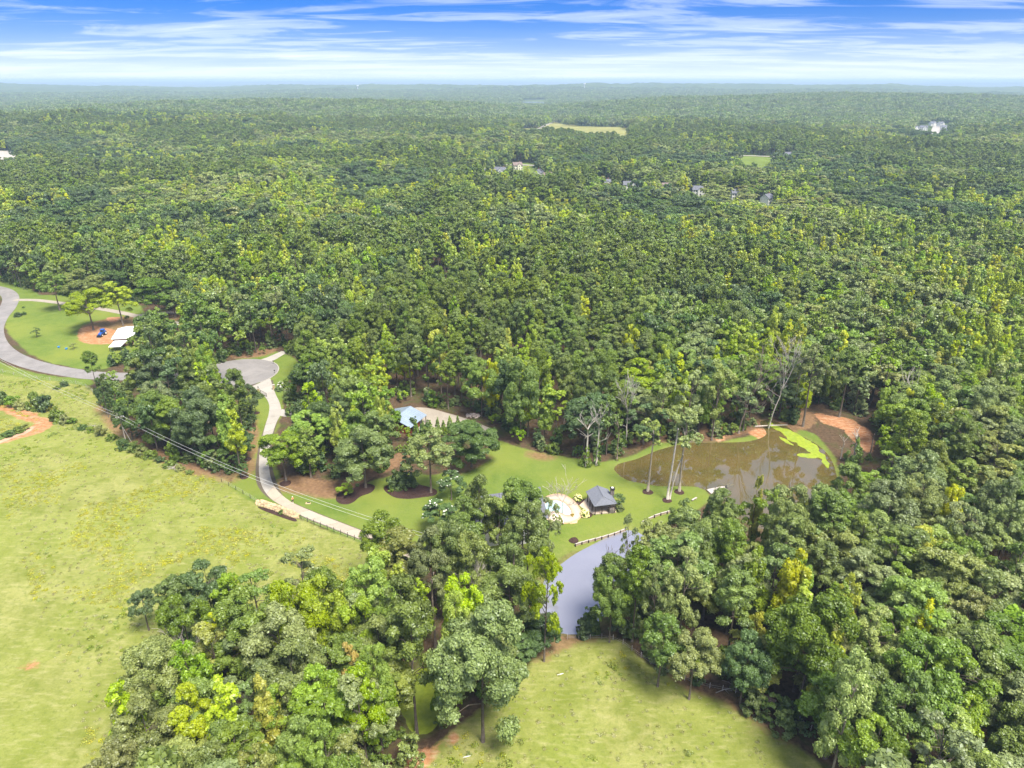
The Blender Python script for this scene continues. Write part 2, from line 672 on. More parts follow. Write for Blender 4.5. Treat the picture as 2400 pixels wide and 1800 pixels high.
# ------------------------------------------------------------------ ground
# zones (photograph pixels of the ground)
LAWNS = [
    [(600, 905), (640, 1000), (612, 1120), (640, 1185), (700, 1212), (940, 1305), (1200, 1360), (1310, 1300), (1350, 1275), (1420, 1290), (1500, 1250), (1660, 1180), (1650, 1145), (1580, 1115), (1480, 1115), (1440, 1100), (1400, 1085), (1300, 1066), (1220, 1050), (1160, 1030), (1130, 1075), (1040, 1110), (960, 1110), (880, 1125), (780, 1165), (720, 1150), (670, 1140), (650, 1060), (668, 900), (650, 850), (640, 830)],
    [(560, 930), (600, 925), (628, 940), (617, 1040), (610, 1110), (650, 1195), (590, 1175), (540, 1140), (560, 1110), (590, 1050), (570, 990)],
    [(1370, 1090), (1440, 1078), (1500, 1060), (1560, 1030), (1620, 1035), (1700, 1032), (1800, 1010), (1820, 1020), (1770, 1050), (1650, 1060), (1560, 1080), (1480, 1115), (1420, 1115)],
    [(1850, 1004), (1885, 1008), (1925, 1026), (1958, 1075), (1976, 1130), (1970, 1195), (1935, 1245), (1905, 1200), (1930, 1120), (1900, 1055), (1850, 1018)],
    [(625, 826), (690, 838), (700, 870), (665, 900), (640, 890)],
    [(545, 846), (600, 849), (640, 838), (655, 822), (620, 832), (560, 840)],
    [(-60, 655), (60, 650), (90, 690), (300, 690), (340, 735), (430, 745), (420, 800), (300, 845), (215, 868), (90, 840), (30, 795), (10, 750), (30, 715), (-10, 690)],
    [(-200, 800), (-50, 832), (40, 862), (120, 880), (215, 890), (215, 905), (130, 893), (40, 884), (-200, 830)],
]
PASTURES = [
    [(-1500, 860), (-200, 835), (0, 872), (210, 905), (235, 950), (300, 1020), (400, 1080), (520, 1120), (590, 1172), (700, 1218), (930, 1312), (870, 1440), (700, 1490), (560, 1465), (420, 1510), (400, 1620), (350, 1780), (310, 1950), (280, 2300), (-1500, 2300)],
    [(860, 2500), (900, 1950), (1000, 1770), (1180, 1610), (1280, 1515), (1340, 1485), (1440, 1495), (1560, 1585), (1720, 1655), (1900, 1775), (1980, 1950), (2050, 2500)],
]
DIRTS = [
    [(-80, 938), (0, 941), (24, 945), (78, 966), (113, 983), (128, 989), (118, 999), (92, 1017), (54, 1026), (0, 1042), (0, 1036), (60, 1012), (76, 1002), (78, 992), (54, 985), (24, 976), (0, 962), (-80, 955)],
    [(185, 770), (225, 765), (270, 775), (275, 800), (230, 808), (190, 800)],
    conv([(660, 850), (760, 860), (880, 880), (1000, 930), (1080, 1000), (1110, 1080), (1090, 1150), (1010, 1110), (930, 1010), (840, 960), (730, 920)], 1700, 700, K3),
    [(880, 1820), (930, 1790), (1005, 1745), (1045, 1730), (1030, 1760), (990, 1810), (960, 1850), (870, 1850)],
    [(1050, 1718), (1075, 1700), (1085, 1715), (1055, 1760), (1045, 1775)],
    [(42, 1562), (82, 1540), (104, 1558), (70, 1575)],
    [(1672, 1005), (1682, 985), (1694, 1000), (1700, 1030), (1678, 1033)],
    [(1745, 1015), (1800, 1003), (1815, 1012), (1790, 1025)],
    [(250, 745), (275, 742), (280, 752), (255, 756)],
]
STRAWS = [
    [(565, 990), (605, 985), (603, 1060), (598, 1110), (560, 1120), (560, 1050)],
    [(640, 1118), (690, 1115), (800, 1128), (850, 1105), (900, 1075), (960, 1050), (985, 1060), (930, 1095), (850, 1130), (790, 1170), (720, 1162), (650, 1148)],
    [(1225, 1055), (1300, 1066), (1300, 1080), (1240, 1076)],
    [(1030, 1085), (1140, 1060), (1150, 1080), (1070, 1115)],
    [(540, 828), (640, 812), (645, 826), (600, 838), (550, 841)],
    [(330, 738), (420, 735), (420, 752), (350, 757)],
    [(200, 760), (300, 740), (330, 760), (280, 775), (200, 775)],
    [(1450, 1062), (1560, 1020), (1680, 1005), (1750, 990), (1900, 960), (1900, 1005), (1780, 1008), (1690, 1030), (1560, 1035), (1470, 1065)],
    [(1240, 1525), (1300, 1480), (1350, 1470), (1440, 1485), (1460, 1510), (1400, 1500), (1330, 1510), (1260, 1570)],
    [(1560, 1570), (1720, 1630), (1900, 1750), (1900, 1790), (1720, 1665), (1560, 1595)],
    [(210, 890), (240, 950), (320, 1020), (420, 1075), (560, 1130), (540, 1138), (400, 1095), (300, 1040), (220, 960)],
]
GX0, GX1, GY0, GY1, GS = -400.0, 400.0, 30.0, 470.0, 1.6
gx = np.arange(GX0, GX1 + 0.1, GS); gy = np.arange(GY0, GY1 + 0.1, GS)
GXX, GYY = np.meshgrid(gx, gy)


def blur(a, n):
    for _ in range(n):
        a = np.pad(a, 1, mode='edge')
        a = (a[:-2, 1:-1] + a[2:, 1:-1] + a[1:-1, :-2] + a[1:-1, 2:] + 2 * a[1:-1, 1:-1]) / 6
    return a


def zone(polys, n):
    m = np.zeros(GXX.shape)
    for p in polys:
        m = np.maximum(m, inside(GXX, GYY, catmull(gpoly(p), 3)).astype(float))
    return blur(m, n)


z_lawn, z_past, z_dirt, z_straw = zone(LAWNS, 2), zone(PASTURES, 2), zone(DIRTS, 1), zone(STRAWS, 5)
# the wet margin of the ponds
z_bank = np.zeros(GXX.shape)
for poly, lv, bank in PONDS:
    z_bank = np.maximum(z_bank, 1 - sstep(0.5, bank * 0.75, poly_dist(GXX, GYY, poly)))
GZZ = H(GXX, GYY)


def ground_material():
    m, nt, out = nodes_of('ground')
    t = NT(nt)
    P = t.geopos()
    n_big = t.noise(0.035, 4, 0.55, P)
    n_mid = t.noise(0.16, 5, 0.6, P, 0.6)
    n_fin = t.noise(1.1, 5, 0.65, P)
    n_gr = t.noise(4.5, 3, 0.7, P)
    n_strk = t.noise(1.0, 5, 0.6, t.geopos((0.35, 1.3, 1), 0.5))
    # forest litter
    c = t.mix(t.ramp(n_fin, [(0.3, 0.0), (0.7, 1.0)]), (0.055, 0.036, 0.022), (0.125, 0.085, 0.052))
    c = t.mix(t.ramp(n_mid, [(0.5, 0.0), (0.66, 0.8)]), c, (0.055, 0.075, 0.018))

    def edge(a, amount=0.55, lo=0.38, hi=0.62):
        s = t.math('ADD', t.attr(a), t.math('MULTIPLY', t.math('SUBTRACT', n_mid, 0.5), amount))
        s = t.math('ADD', s, t.math('MULTIPLY', t.math('SUBTRACT', n_fin, 0.5), amount * 0.6))
        return t.ramp(s, [(lo, 0.0), (hi, 1.0)])
    # pasture
    pa = t.mix(t.ramp(n_mid, [(0.33, 0.0), (0.62, 1.0)]), (0.135, 0.160, 0.026), (0.265, 0.268, 0.085))
    pa = t.mix(t.ramp(n_big, [(0.40, 0.0), (0.62, 0.75)]), pa, (0.200, 0.235, 0.042))
    pa = t.mix(t.ramp(n_strk, [(0.50, 0.0), (0.72, 0.6)]), pa, (0.36, 0.335, 0.155))
    pa = t.mix(t.ramp(n_fin, [(0.50, 0.0), (0.70, 0.65)]), pa, (0.110, 0.145, 0.024))
    n_pt = t.noise(0.09, 6, 0.7, P, 1.2)
    pa = t.mix(t.ramp(n_pt, [(0.52, 0.0), (0.66, 0.6)]), pa, (0.150, 0.180, 0.026))
    pa = t.mix(t.ramp(n_pt, [(0.30, 0.5), (0.42, 0.0)]), pa, (0.33, 0.30, 0.12))
    pa = t.mix(t.ramp(n_gr, [(0.35, 0.35), (0.6, 0.0)]), pa, (0.125, 0.150, 0.035))
    c = t.mix(edge('pasture', 0.5), c, pa)
    # mown lawn
    la = t.mix(t.ramp(n_mid, [(0.3, 0.0), (0.68, 1.0)]), (0.092, 0.145, 0.022), (0.145, 0.195, 0.038))
    la = t.mix(t.ramp(n_big, [(0.44, 0.0), (0.62, 0.8)]), la, (0.190, 0.220, 0.040))
    la = t.mix(t.ramp(n_fin, [(0.45, 0.0), (0.75, 0.45)]), la, (0.190, 0.205, 0.058))
    la = t.mix(t.ramp(n_gr, [(0.3, 0.3), (0.6, 0.0)]), la, (0.055, 0.100, 0.014))
    c = t.mix(edge('lawn', 0.3), c, la)
    # reedy bank
    bk = t.mix(t.ramp(n_fin, [(0.3, 0.0), (0.7, 1.0)]), (0.120, 0.140, 0.030), (0.215, 0.225, 0.070))
    c = t.mix(t.math('MULTIPLY', t.attr('bank'), t.ramp(n_mid, [(0.25, 0.35), (0.6, 0.95)])), c, bk)
    # pine straw
    st = t.mix(t.ramp(n_fin, [(0.3, 0.0), (0.7, 1.0)]), (0.135, 0.078, 0.042), (0.270, 0.165, 0.090))
    c = t.mix(t.math('MULTIPLY', edge('straw', 0.6), 0.85), c, st)
    # red clay
    di = t.mix(t.ramp(n_fin, [(0.3, 0.0), (0.7, 1.0)]), (0.260, 0.100, 0.042), (0.430, 0.230, 0.120))
    di = t.mix(t.ramp(n_strk, [(0.5, 0.0), (0.66, 0.8)]), di, (0.50, 0.34, 0.215))
    c = t.mix(t.math('MULTIPLY', edge('dirt', 0.9, 0.40, 0.66), 0.92), c, di)
    h = t.math('ADD', t.math('MULTIPLY', n_fin, 0.7), t.math('MULTIPLY', n_gr, 0.3))
    t.principled(out, c, 0.95, 0.05, normal=t.bump(h, 0.55, 0.30))
    return m


M_GROUND = ground_material()
nyy, nxx = GXX.shape
gi = np.arange(nyy * nxx).reshape(nyy, nxx)
GF = np.stack([gi[:-1, :-1].ravel(), gi[:-1, 1:].ravel(), gi[1:, 1:].ravel(), gi[1:, :-1].ravel()], 1)
fc = lambda a: (a[:-1, :-1] + a[:-1, 1:] + a[1:, 1:] + a[1:, :-1]).ravel() / 4
fl, fp, fd = fc(z_lawn), fc(z_past), fc(z_dirt)
zid = np.zeros(len(GF), int)
zid[fp > 0.5] = 1
zid[(fl > 0.5)] = 2
zid[fd > 0.55] = 3
GV = np.stack([GXX.ravel(), GYY.ravel(), GZZ.ravel()], 1)
GA = {'lawn': z_lawn.ravel(), 'pasture': z_past.ravel(), 'dirt': z_dirt.ravel(), 'straw': z_straw.ravel(), 'bank': z_bank.ravel()}
for k, nm in enumerate(('forest_floor', 'pasture', 'lawn', 'dirt_track')):
    F = GF[zid == k]
    used = np.unique(F)
    remap = np.full(len(GV), -1); remap[used] = np.arange(len(used))
    me = np_mesh(nm, GV[used], remap[F], M_GROUND, True, {a: v[used] for a, v in GA.items()})
    tag(link(bpy.data.objects.new(nm, me)), kind='structure')

# far land: one polar sheet out to the horizon
az = np.concatenate([np.arange(-180, -50, 4.0), np.arange(-50, 50.01, 0.2), np.arange(54, 180.1, 4.0)])
rr = np.concatenate([[2.0, 30, 80, 150, 250, 330, 400], np.geomspace(440, 60000, 210)])
AZ, RR = np.meshgrid(np.radians(az), rr)
FX, FY = RR * np.sin(AZ), RR * np.cos(AZ)
FZ = H(FX, FY)
inn = (FX > GX0 + 12) & (FX < GX1 - 12) & (FY > GY0 + 12) & (FY < GY1 - 12)
FZ = np.where(inn, FZ - 6.0, FZ - 0.15)
canopy = sstep(5200, 6200, RR)
FZ = FZ + canopy * (12 + 9 * (vnoise(FX / 26, FY / 60, 91) - 0.5) + 8 * (vnoise(FX / 90, FY / 200, 92) - 0.5))
ii = np.arange(FX.size).reshape(FX.shape)
FFc = np.stack([ii[:-1, :-1].ravel(), ii[:-1, 1:].ravel(), ii[1:, 1:].ravel(), ii[1:, :-1].ravel()], 1)[:, ::-1]


def hills_material():
    m, nt, out = nodes_of('far_woodland')
    t = NT(nt)
    P = t.geopos((1, 0.35, 1))
    n1 = t.noise(0.05, 6, 0.7, P); n2 = t.noise(0.004, 4, 0.6, P)
    c = t.mix(t.ramp(n1, [(0.3, 0.0), (0.7, 1.0)]), (0.030, 0.052, 0.014), (0.105, 0.145, 0.035))
    c = t.mix(t.ramp(n2, [(0.45, 0.0), (0.65, 0.5)]), c, (0.12, 0.155, 0.045))
    t.principled(out, c, 0.95, 0.05, normal=t.bump(n1, 0.8, 6.0))
    return m


me = np_mesh('hills', np.stack([FX.ravel(), FY.ravel(), FZ.ravel()], 1), FFc, hills_material(), True)
tag(link(bpy.data.objects.new('hills', me)), kind='structure')


def sheet(name, poly, z, mat, kind='structure', label=None, cat=None, parent=None, drape=None):
    """flat (or draped) polygon sheet, triangulated"""
    import bmesh
    bm = bmesh.new()
    vs = [bm.verts.new((p[0], p[1], z if drape is None else Hs(p[0], p[1]) + drape)) for p in poly]
    f = bm.faces.new(vs)
    if f.normal.z < 0 or (f.normal_update() or f.normal.z < 0):
        f.normal_flip()
    bmesh.ops.triangulate(bm, faces=[f])
    me = bpy.data.meshes.new(name); bm.to_mesh(me); bm.free()
    me.materials.append(mat)
    o = link(bpy.data.objects.new(name, me), parent)
    return tag(o, label, cat, kind=kind)


def slab(name, poly, z0, z1, mat, parent=None, kind=None):
    b = MB().prism([tuple(p) for p in poly], z0, z1)
    o = b.build(name, mat, parent)
    import bmesh
    bm = bmesh.new(); bm.from_mesh(o.data)
    bmesh.ops.recalc_face_normals(bm, faces=bm.faces)
    bmesh.ops.triangulate(bm, faces=[f for f in bm.faces if len(f.verts) > 4])
    bm.to_mesh(o.data); bm.free()
    return tag(o, kind=kind) if kind else o


def offset(poly, d):
    """push a closed outline outwards by d (centroid-free, vertex normals)"""
    P = np.asarray(poly); a = np.roll(P, 1, 0); b = np.roll(P, -1, 0)
    area = 0.5 * np.sum(P[:, 0] * b[:, 1] - b[:, 0] * P[:, 1])
    t = b - a; n = np.stack([t[:, 1], -t[:, 0]], 1); n /= np.linalg.norm(n, axis=1)[:, None] + 1e-9
    return P + n * d * (1 if area > 0 else -1)


# ------------------------------------------------------------------ water
def water_material(name, shallow, deep, refl, scum=None, rough=0.03, wave=0.02):
    m, nt, out = nodes_of(name)
    t = NT(nt)
    P = t.geopos()
    n = t.noise(0.12, 4, 0.6, P)
    c = t.mix(t.ramp(n, [(0.35, 0.0), (0.65, 1.0)]), deep, shallow)
    if scum:
        n2 = t.noise(0.22, 6, 0.65, P, 1.0)
        c = t.mix(t.ramp(n2, [(0.62, 0.0), (0.70, 0.6)]), c, scum)
    w = t.noise(1.6, 3, 0.5, P)
    nrm = t.bump(w, wave, 0.25)
    d = t.n('ShaderNodeBsdfDiffuse'); g = t.n('ShaderNodeBsdfGlossy'); f = t.n('ShaderNodeFresnel')
    t.put(d.inputs['Color'], c); t.put(g.inputs['Roughness'], rough); t.put(g.inputs['Color'], (0.95, 0.97, 1.0))
    t.put(f.inputs['IOR'], refl)
    nt.links.new(nrm, g.inputs['Normal']); nt.links.new(nrm, f.inputs['Normal'])
    mx = t.n('ShaderNodeMixShader')
    nt.links.new(f.outputs[0], mx.inputs[0]); nt.links.new(d.outputs[0], mx.inputs[1]); nt.links.new(g.outputs[0], mx.inputs[2])
    nt.links.new(mx.outputs[0], out.inputs['Surface'])
    return m


M_BROWNW = water_material('brown_water', (0.130, 0.094, 0.032), (0.090, 0.076, 0.022), 2.4, (0.17, 0.145, 0.05), 0.02, 0.012)
M_BLUEW = water_material('grey_water', (0.24, 0.245, 0.29), (0.22, 0.225, 0.275), 2.8, None, 0.05, 0.012)  # murky base colour with the pale sky reflection painted into it
M_CREEK = water_material('creek_water', (0.13, 0.075, 0.032), (0.09, 0.05, 0.02), 1.45)
M_LAKE = water_material('far_water', (0.45, 0.5, 0.58), (0.4, 0.45, 0.55), 2.0, None, 0.08)
sheet('pond_water', offset(pond, 4.2)[:: 2], -0.6, M_BROWNW)
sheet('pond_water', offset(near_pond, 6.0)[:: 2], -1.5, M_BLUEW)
sheet('pond_water', offset(algae_pond, 3.5)[:: 2], -1.5, M_CREEK)


def ribbon_pts(c, w):
    c = np.asarray(c)
    t = np.gradient(c, axis=0); t /= np.linalg.norm(t, axis=1)[:, None] + 1e-9
    n = np.stack([-t[:, 1], t[:, 0]], 1)
    w = np.asarray(w, float).reshape(-1, 1) / 2
    return c + n * w, c - n * w


def ribbon(name, c, w, mat, z=None, lift=0.03, parent=None, kind='structure', skirt=0.0):
    L, Rr = ribbon_pts(c, w)
    mid = (L + Rr) / 2
    vs = []
    for p in (L, mid, Rr):
        zz = np.full(len(p), z) if z is not None else H(p[:, 0], p[:, 1]) + lift
        vs.append(np.stack([p[:, 0], p[:, 1], zz], 1))
    n = len(c)
    V = np.concatenate(vs)
    F = []
    for a in (0, n):
        for i in range(n - 1):
            F.append((a + i, a + n + i, a + n + i + 1, a + i + 1))
    me = np_mesh(name, V, np.array(F), mat, True)
    return tag(link(bpy.data.objects.new(name, me), parent), kind=kind)


ribbon('creek_water', creek, 3.6, M_CREEK, z=-1.53)


def algae_material():
    m, nt, out = nodes_of('duckweed')
    t = NT(nt)
    P = t.geopos()
    n1 = t.noise(1.2, 5, 0.65, P); n2 = t.noise(0.25, 4, 0.6, P)
    c = t.mix(t.ramp(n1, [(0.3, 0.0), (0.7, 1.0)]), (0.175, 0.235, 0.018), (0.285, 0.345, 0.036))
    c = t.mix(t.ramp(n2, [(0.5, 0.0), (0.7, 0.6)]), c, (0.215, 0.290, 0.065))
    t.principled(out, c, 0.8, 0.15, normal=t.bump(n1, 0.3, 0.04))
    return m


M_DUCK = algae_material()
rng0 = np.random.default_rng(5)


def ragged(poly, amp, seed):
    P = catmull(poly, 5)
    n = vnoise(P[:, 0] * 0.8, P[:, 1] * 0.8, seed) - 0.5
    return offset(P, 0) + (offset(P, 1) - P) * (n * amp)[:, None]


MAT1 = conv([(1440, 600), (1520, 640), (1570, 645), (1640, 690), (1730, 740), (1800, 798), (1850, 868), (1868, 940), (1800, 862), (1720, 868), (1655, 860), (1650, 838), (1735, 830), (1725, 812), (1690, 790), (1620, 752), (1545, 708), (1500, 665), (1430, 625)], 1350, 800, K3)
o = sheet('algae_mat', ragged(gpoly(MAT1, -0.6), 1.6, 3), -0.57, M_DUCK, None, 'bright green duckweed mat curving along the far bank of the brown pond', 'algae')
MAT2 = conv([(1500, 700), (1560, 730), (1610, 770), (1570, 762), (1510, 728)], 1350, 800, K3)
o = sheet('algae_mat', ragged(gpoly(MAT2, -0.6), 1.2, 4), -0.57, M_DUCK, None, 'small duckweed streak floating just inside the long mat', 'algae')
o = sheet('algae_mat', ragged(offset(gpoly(ALGAE_PX, -1.5), 1.6), 1.0, 6), -1.47, M_DUCK, None, 'green duckweed covering the small pool below the big foreground tree', 'algae')

# ------------------------------------------------------------------ roads
def asphalt_material():
    m, nt, out = nodes_of('asphalt')
    t = NT(nt)
    P = t.geopos()
    n1 = t.noise(6.0, 4, 0.7, P); n2 = t.noise(0.14, 4, 0.6, P, 0.8); n3 = t.noise(0.9, 5, 0.6, t.geopos((0.4, 1.2, 1), 0.3), 1.5)
    c = t.mix(t.ramp(n1, [(0.3, 0.0), (0.7, 1.0)]), (0.160, 0.150, 0.143), (0.228, 0.215, 0.205))
    c = t.mix(t.ramp(n2, [(0.4, 0.0), (0.7, 0.6)]), c, (0.29, 0.27, 0.255))
    c = t.mix(t.ramp(n3, [(0.55, 0.0), (0.72, 0.45)]), c, (0.13, 0.118, 0.112))
    t.principled(out, c, 0.9, 0.15, normal=t.bump(n1, 0.2, 0.02))
    return m


def concrete_material(name, a, b, stain):
    m, nt, out = nodes_of(name)
    t = NT(nt)
    P = t.geopos()
    n1 = t.noise(3.0, 5, 0.65, P); n2 = t.noise(0.22, 4, 0.6, P, 0.6)
    oi = t.n('ShaderNodeObjectInfo')
    c = t.mix(t.ramp(n1, [(0.3, 0.0), (0.7, 1.0)]), a, b)
    c = t.mix(t.math('MULTIPLY', oi.outputs['Random'], 0.35), c, stain)
    c = t.mix(t.ramp(n2, [(0.5, 0.0), (0.75, 0.5)]), c, stain)
    t.principled(out, c, 0.88, 0.2, normal=t.bump(n1, 0.15, 0.02))
    return m


M_ASPH = asphalt_material()
M_CONC = concrete_material('concrete', (0.34, 0.315, 0.275), (0.42, 0.395, 0.355), (0.235, 0.215, 0.185))
M_CONC2 = concrete_material('concrete_warm', (0.36, 0.305, 0.235), (0.43, 0.375, 0.30), (0.265, 0.215, 0.165))
M_JOINT = mat_plain('joint_soil', (0.12, 0.10, 0.075), 0.95, 0.05)
M_GRAVEL = concrete_material('gravel', (0.27, 0.235, 0.19), (0.36, 0.32, 0.26), (0.20, 0.165, 0.13))
ROAD_PX = [(-260, 640), (-120, 660), (-40, 671), (5, 680), (25, 697), (17, 722), (-3, 747), (-14, 775), (-6, 806), (20, 831), (60, 849), (110, 863), (165, 873), (220, 880), (320, 883), (430, 879), (520, 875)]
road_c = catmull(gpoly(ROAD_PX), 6, closed=False)
ribbon('road', road_c, 7.2, M_ASPH, lift=0.05)
cdx, cdy = gp(558, 874)
CDR = 14.3
th = np.linspace(0, 2 * math.pi, 64, endpoint=False)
cds = np.stack([cdx + CDR * np.cos(th), cdy + CDR * np.sin(th)], 1)
V = np.concatenate([[[cdx, cdy, Hs(cdx, cdy) + 0.07]], np.stack([cds[:, 0], cds[:, 1], H(cds[:, 0], cds[:, 1]) + 0.07], 1)])
F = np.array([(0, 1 + i, 1 + (i + 1) % 64) for i in range(64)])
tag(link(bpy.data.objects.new('cul_de_sac', np_mesh('cul_de_sac', V, F, M_ASPH, True))), kind='structure')
# low kerb on the open side of the turning circle
kb = MB()
for i in range(64):
    a = th[i]
    if -0.75 < math.atan2(math.sin(a), math.cos(a)) < 0.95:
        for (r0, r1) in ((CDR + 0.003, CDR + 0.35),):
            b = th[(i + 1) % 64] if i < 63 else 2 * math.pi
            z = Hs(cdx + CDR * math.cos(a), cdy + CDR * math.sin(a))
            q = [(cdx + r * math.cos(t), cdy + r * math.sin(t)) for r, t in ((r0, a), (r1, a), (r1, b), (r0, b))]
            kb.prism(q, z - 0.2, z + 0.16)
tag(kb.build('kerb', M_CONC), kind='structure')

# concrete driveway: slab by slab
DL = [(100, 345), (170, 372), (225, 412), (255, 470), (252, 540), (228, 620), (205, 710), (188, 800), (180, 900), (182, 990), (205, 1080), (260, 1158), (340, 1213), (500, 1292), (700, 1372), (900, 1452), (1160, 1555), (1330, 1620)]
DR = [(265, 275), (280, 330), (305, 395), (335, 460), (345, 530), (310, 600), (283, 680), (265, 760), (255, 850), (255, 930), (268, 1010), (312, 1100), (420, 1190), (600, 1270), (800, 1347), (1000, 1424), (1225, 1507), (1390, 1570)]
dl = catmull(gpoly(conv(DL, 550, 800, K3)), 8, closed=False)
dr = catmull(gpoly(conv(DR, 550, 800, K3)), 8, closed=False)


def resample(P, n):
    d = np.concatenate([[0], np.cumsum(np.linalg.norm(np.diff(P, axis=0), axis=1))])
    s = np.linspace(0, d[-1], n)
    return np.stack([np.interp(s, d, P[:, 0]), np.interp(s, d, P[:, 1])], 1)


# keep left/right stations paired by parameter, then space them by arc length of the middle line
midl = (dl + dr) / 2
dd = np.concatenate([[0], np.cumsum(np.linalg.norm(np.diff(midl, axis=0), axis=1))])
NS = int(dd[-1] / 5.2)
ss = np.linspace(0, dd[-1], NS + 1)


def at_s(P, s):
    return np.array([np.interp(s, dd, P[:, 0]), np.interp(s, dd, P[:, 1])])


drive = tag(ribbon('driveway', midl, np.linalg.norm(dl - dr, axis=1) - 0.05, M_JOINT, lift=0.02), kind='structure')
for i in range(NS):
    a0, a1 = ss[i] + 0.05, ss[i + 1] - 0.05
    left = [at_s(dl, s) for s in np.linspace(a0, a1, 4)]
    right = [at_s(dr, s) for s in np.linspace(a1, a0, 4)]
    b = MB()
    q = left + right
    zt = [Hs(p[0], p[1]) for p in q]
    n = len(q)
    b.add([(p[0], p[1], z - 0.1) for p, z in zip(q, zt)] + [(p[0], p[1], z + 0.075) for p, z in zip(q, zt)],
          [(k, n + k, n + (k + 1) % n, (k + 1) % n) for k in range(n)] + [(k, k + 1, n - 2 - k, n - 1 - k) for k in range(3)][:0] + [tuple(range(2 * n - 1, n - 1, -1))])
    b.build('slab', M_CONC if ss[i] < dd[-1] * 0.60 else M_CONC2, drive)
# side arm of the driveway to the shed yard, and the yard pad
ribbon('driveway_arm', catmull(gpoly(conv([(320, 520), (420, 540), (620, 520), (850, 500), (1050, 540), (1240, 560)], 550, 800, K3)), 5, closed=False), 4.0, M_CONC, lift=0.06)
PAD = [(930, 985), (958, 958), (1000, 956), (1040, 966), (1095, 982), (1130, 996), (1165, 1012), (1150, 1022), (1095, 1008), (1040, 1000), (1000, 1010), (960, 1010)]
sheet('yard_pad', catmull(gpoly(PAD), 4)[::2], 0.0, M_GRAVEL, drape=0.05)
# side drive north of the turning circle and the drive through the yard on the left
ribbon('side_drive', catmull(gpoly([(612, 849), (632, 842), (650, 833), (668, 824)]), 4, closed=False), np.linspace(5.5, 3.0, 13), M_CONC, lift=0.055)
ribbon('farm_drive', catmull(gpoly([(34, 703), (60, 703), (90, 704), (133, 709), (200, 718), (285, 733), (330, 744), (365, 753), (420, 757)]), 5, closed=False), 3.6, M_GRAVEL, lift=0.05)
ribbon('farm_drive', catmull(gpoly([(318, 740), (350, 736), (385, 733), (430, 733)]), 5, closed=False), 3.0, M_GRAVEL, lift=0.058)
# thin wheel track along the ditch in the left field
ribbon('field_track', catmull(gpoly([(-60, 1060), (0, 1036), (35, 1022), (60, 1013), (76, 1000)]), 5, closed=False), 2.2, mat_plain('clay', (0.47, 0.30, 0.20), 0.95, 0.05, var=0.3, scale=0.6), lift=0.03)
# ------------------------------------------------------------------ trees: prototypes
def unit(v):
    return v / (np.linalg.norm(v, axis=-1, keepdims=True) + 1e-9)


def leaf_cards(cen, nor, size, rng, tint, aspect=0.6):
    """rhombic leaf sprays"""
    n = len(cen)
    a = unit(np.cross(nor, rng.normal(size=(n, 3))))
    b = np.cross(nor, a)
    sa = (size * rng.uniform(0.7, 1.35, n))[:, None]
    sb = sa * aspect
    fold = nor * sa * rng.uniform(-0.25, 0.25, n)[:, None]
    V = np.stack([cen - a * sa, cen - b * sb + fold, cen + a * sa, cen + b * sb + fold], 1).reshape(-1, 3)
    F = np.arange(n * 4).reshape(n, 4)
    T = np.repeat(tint, 4)
    return V, F, T


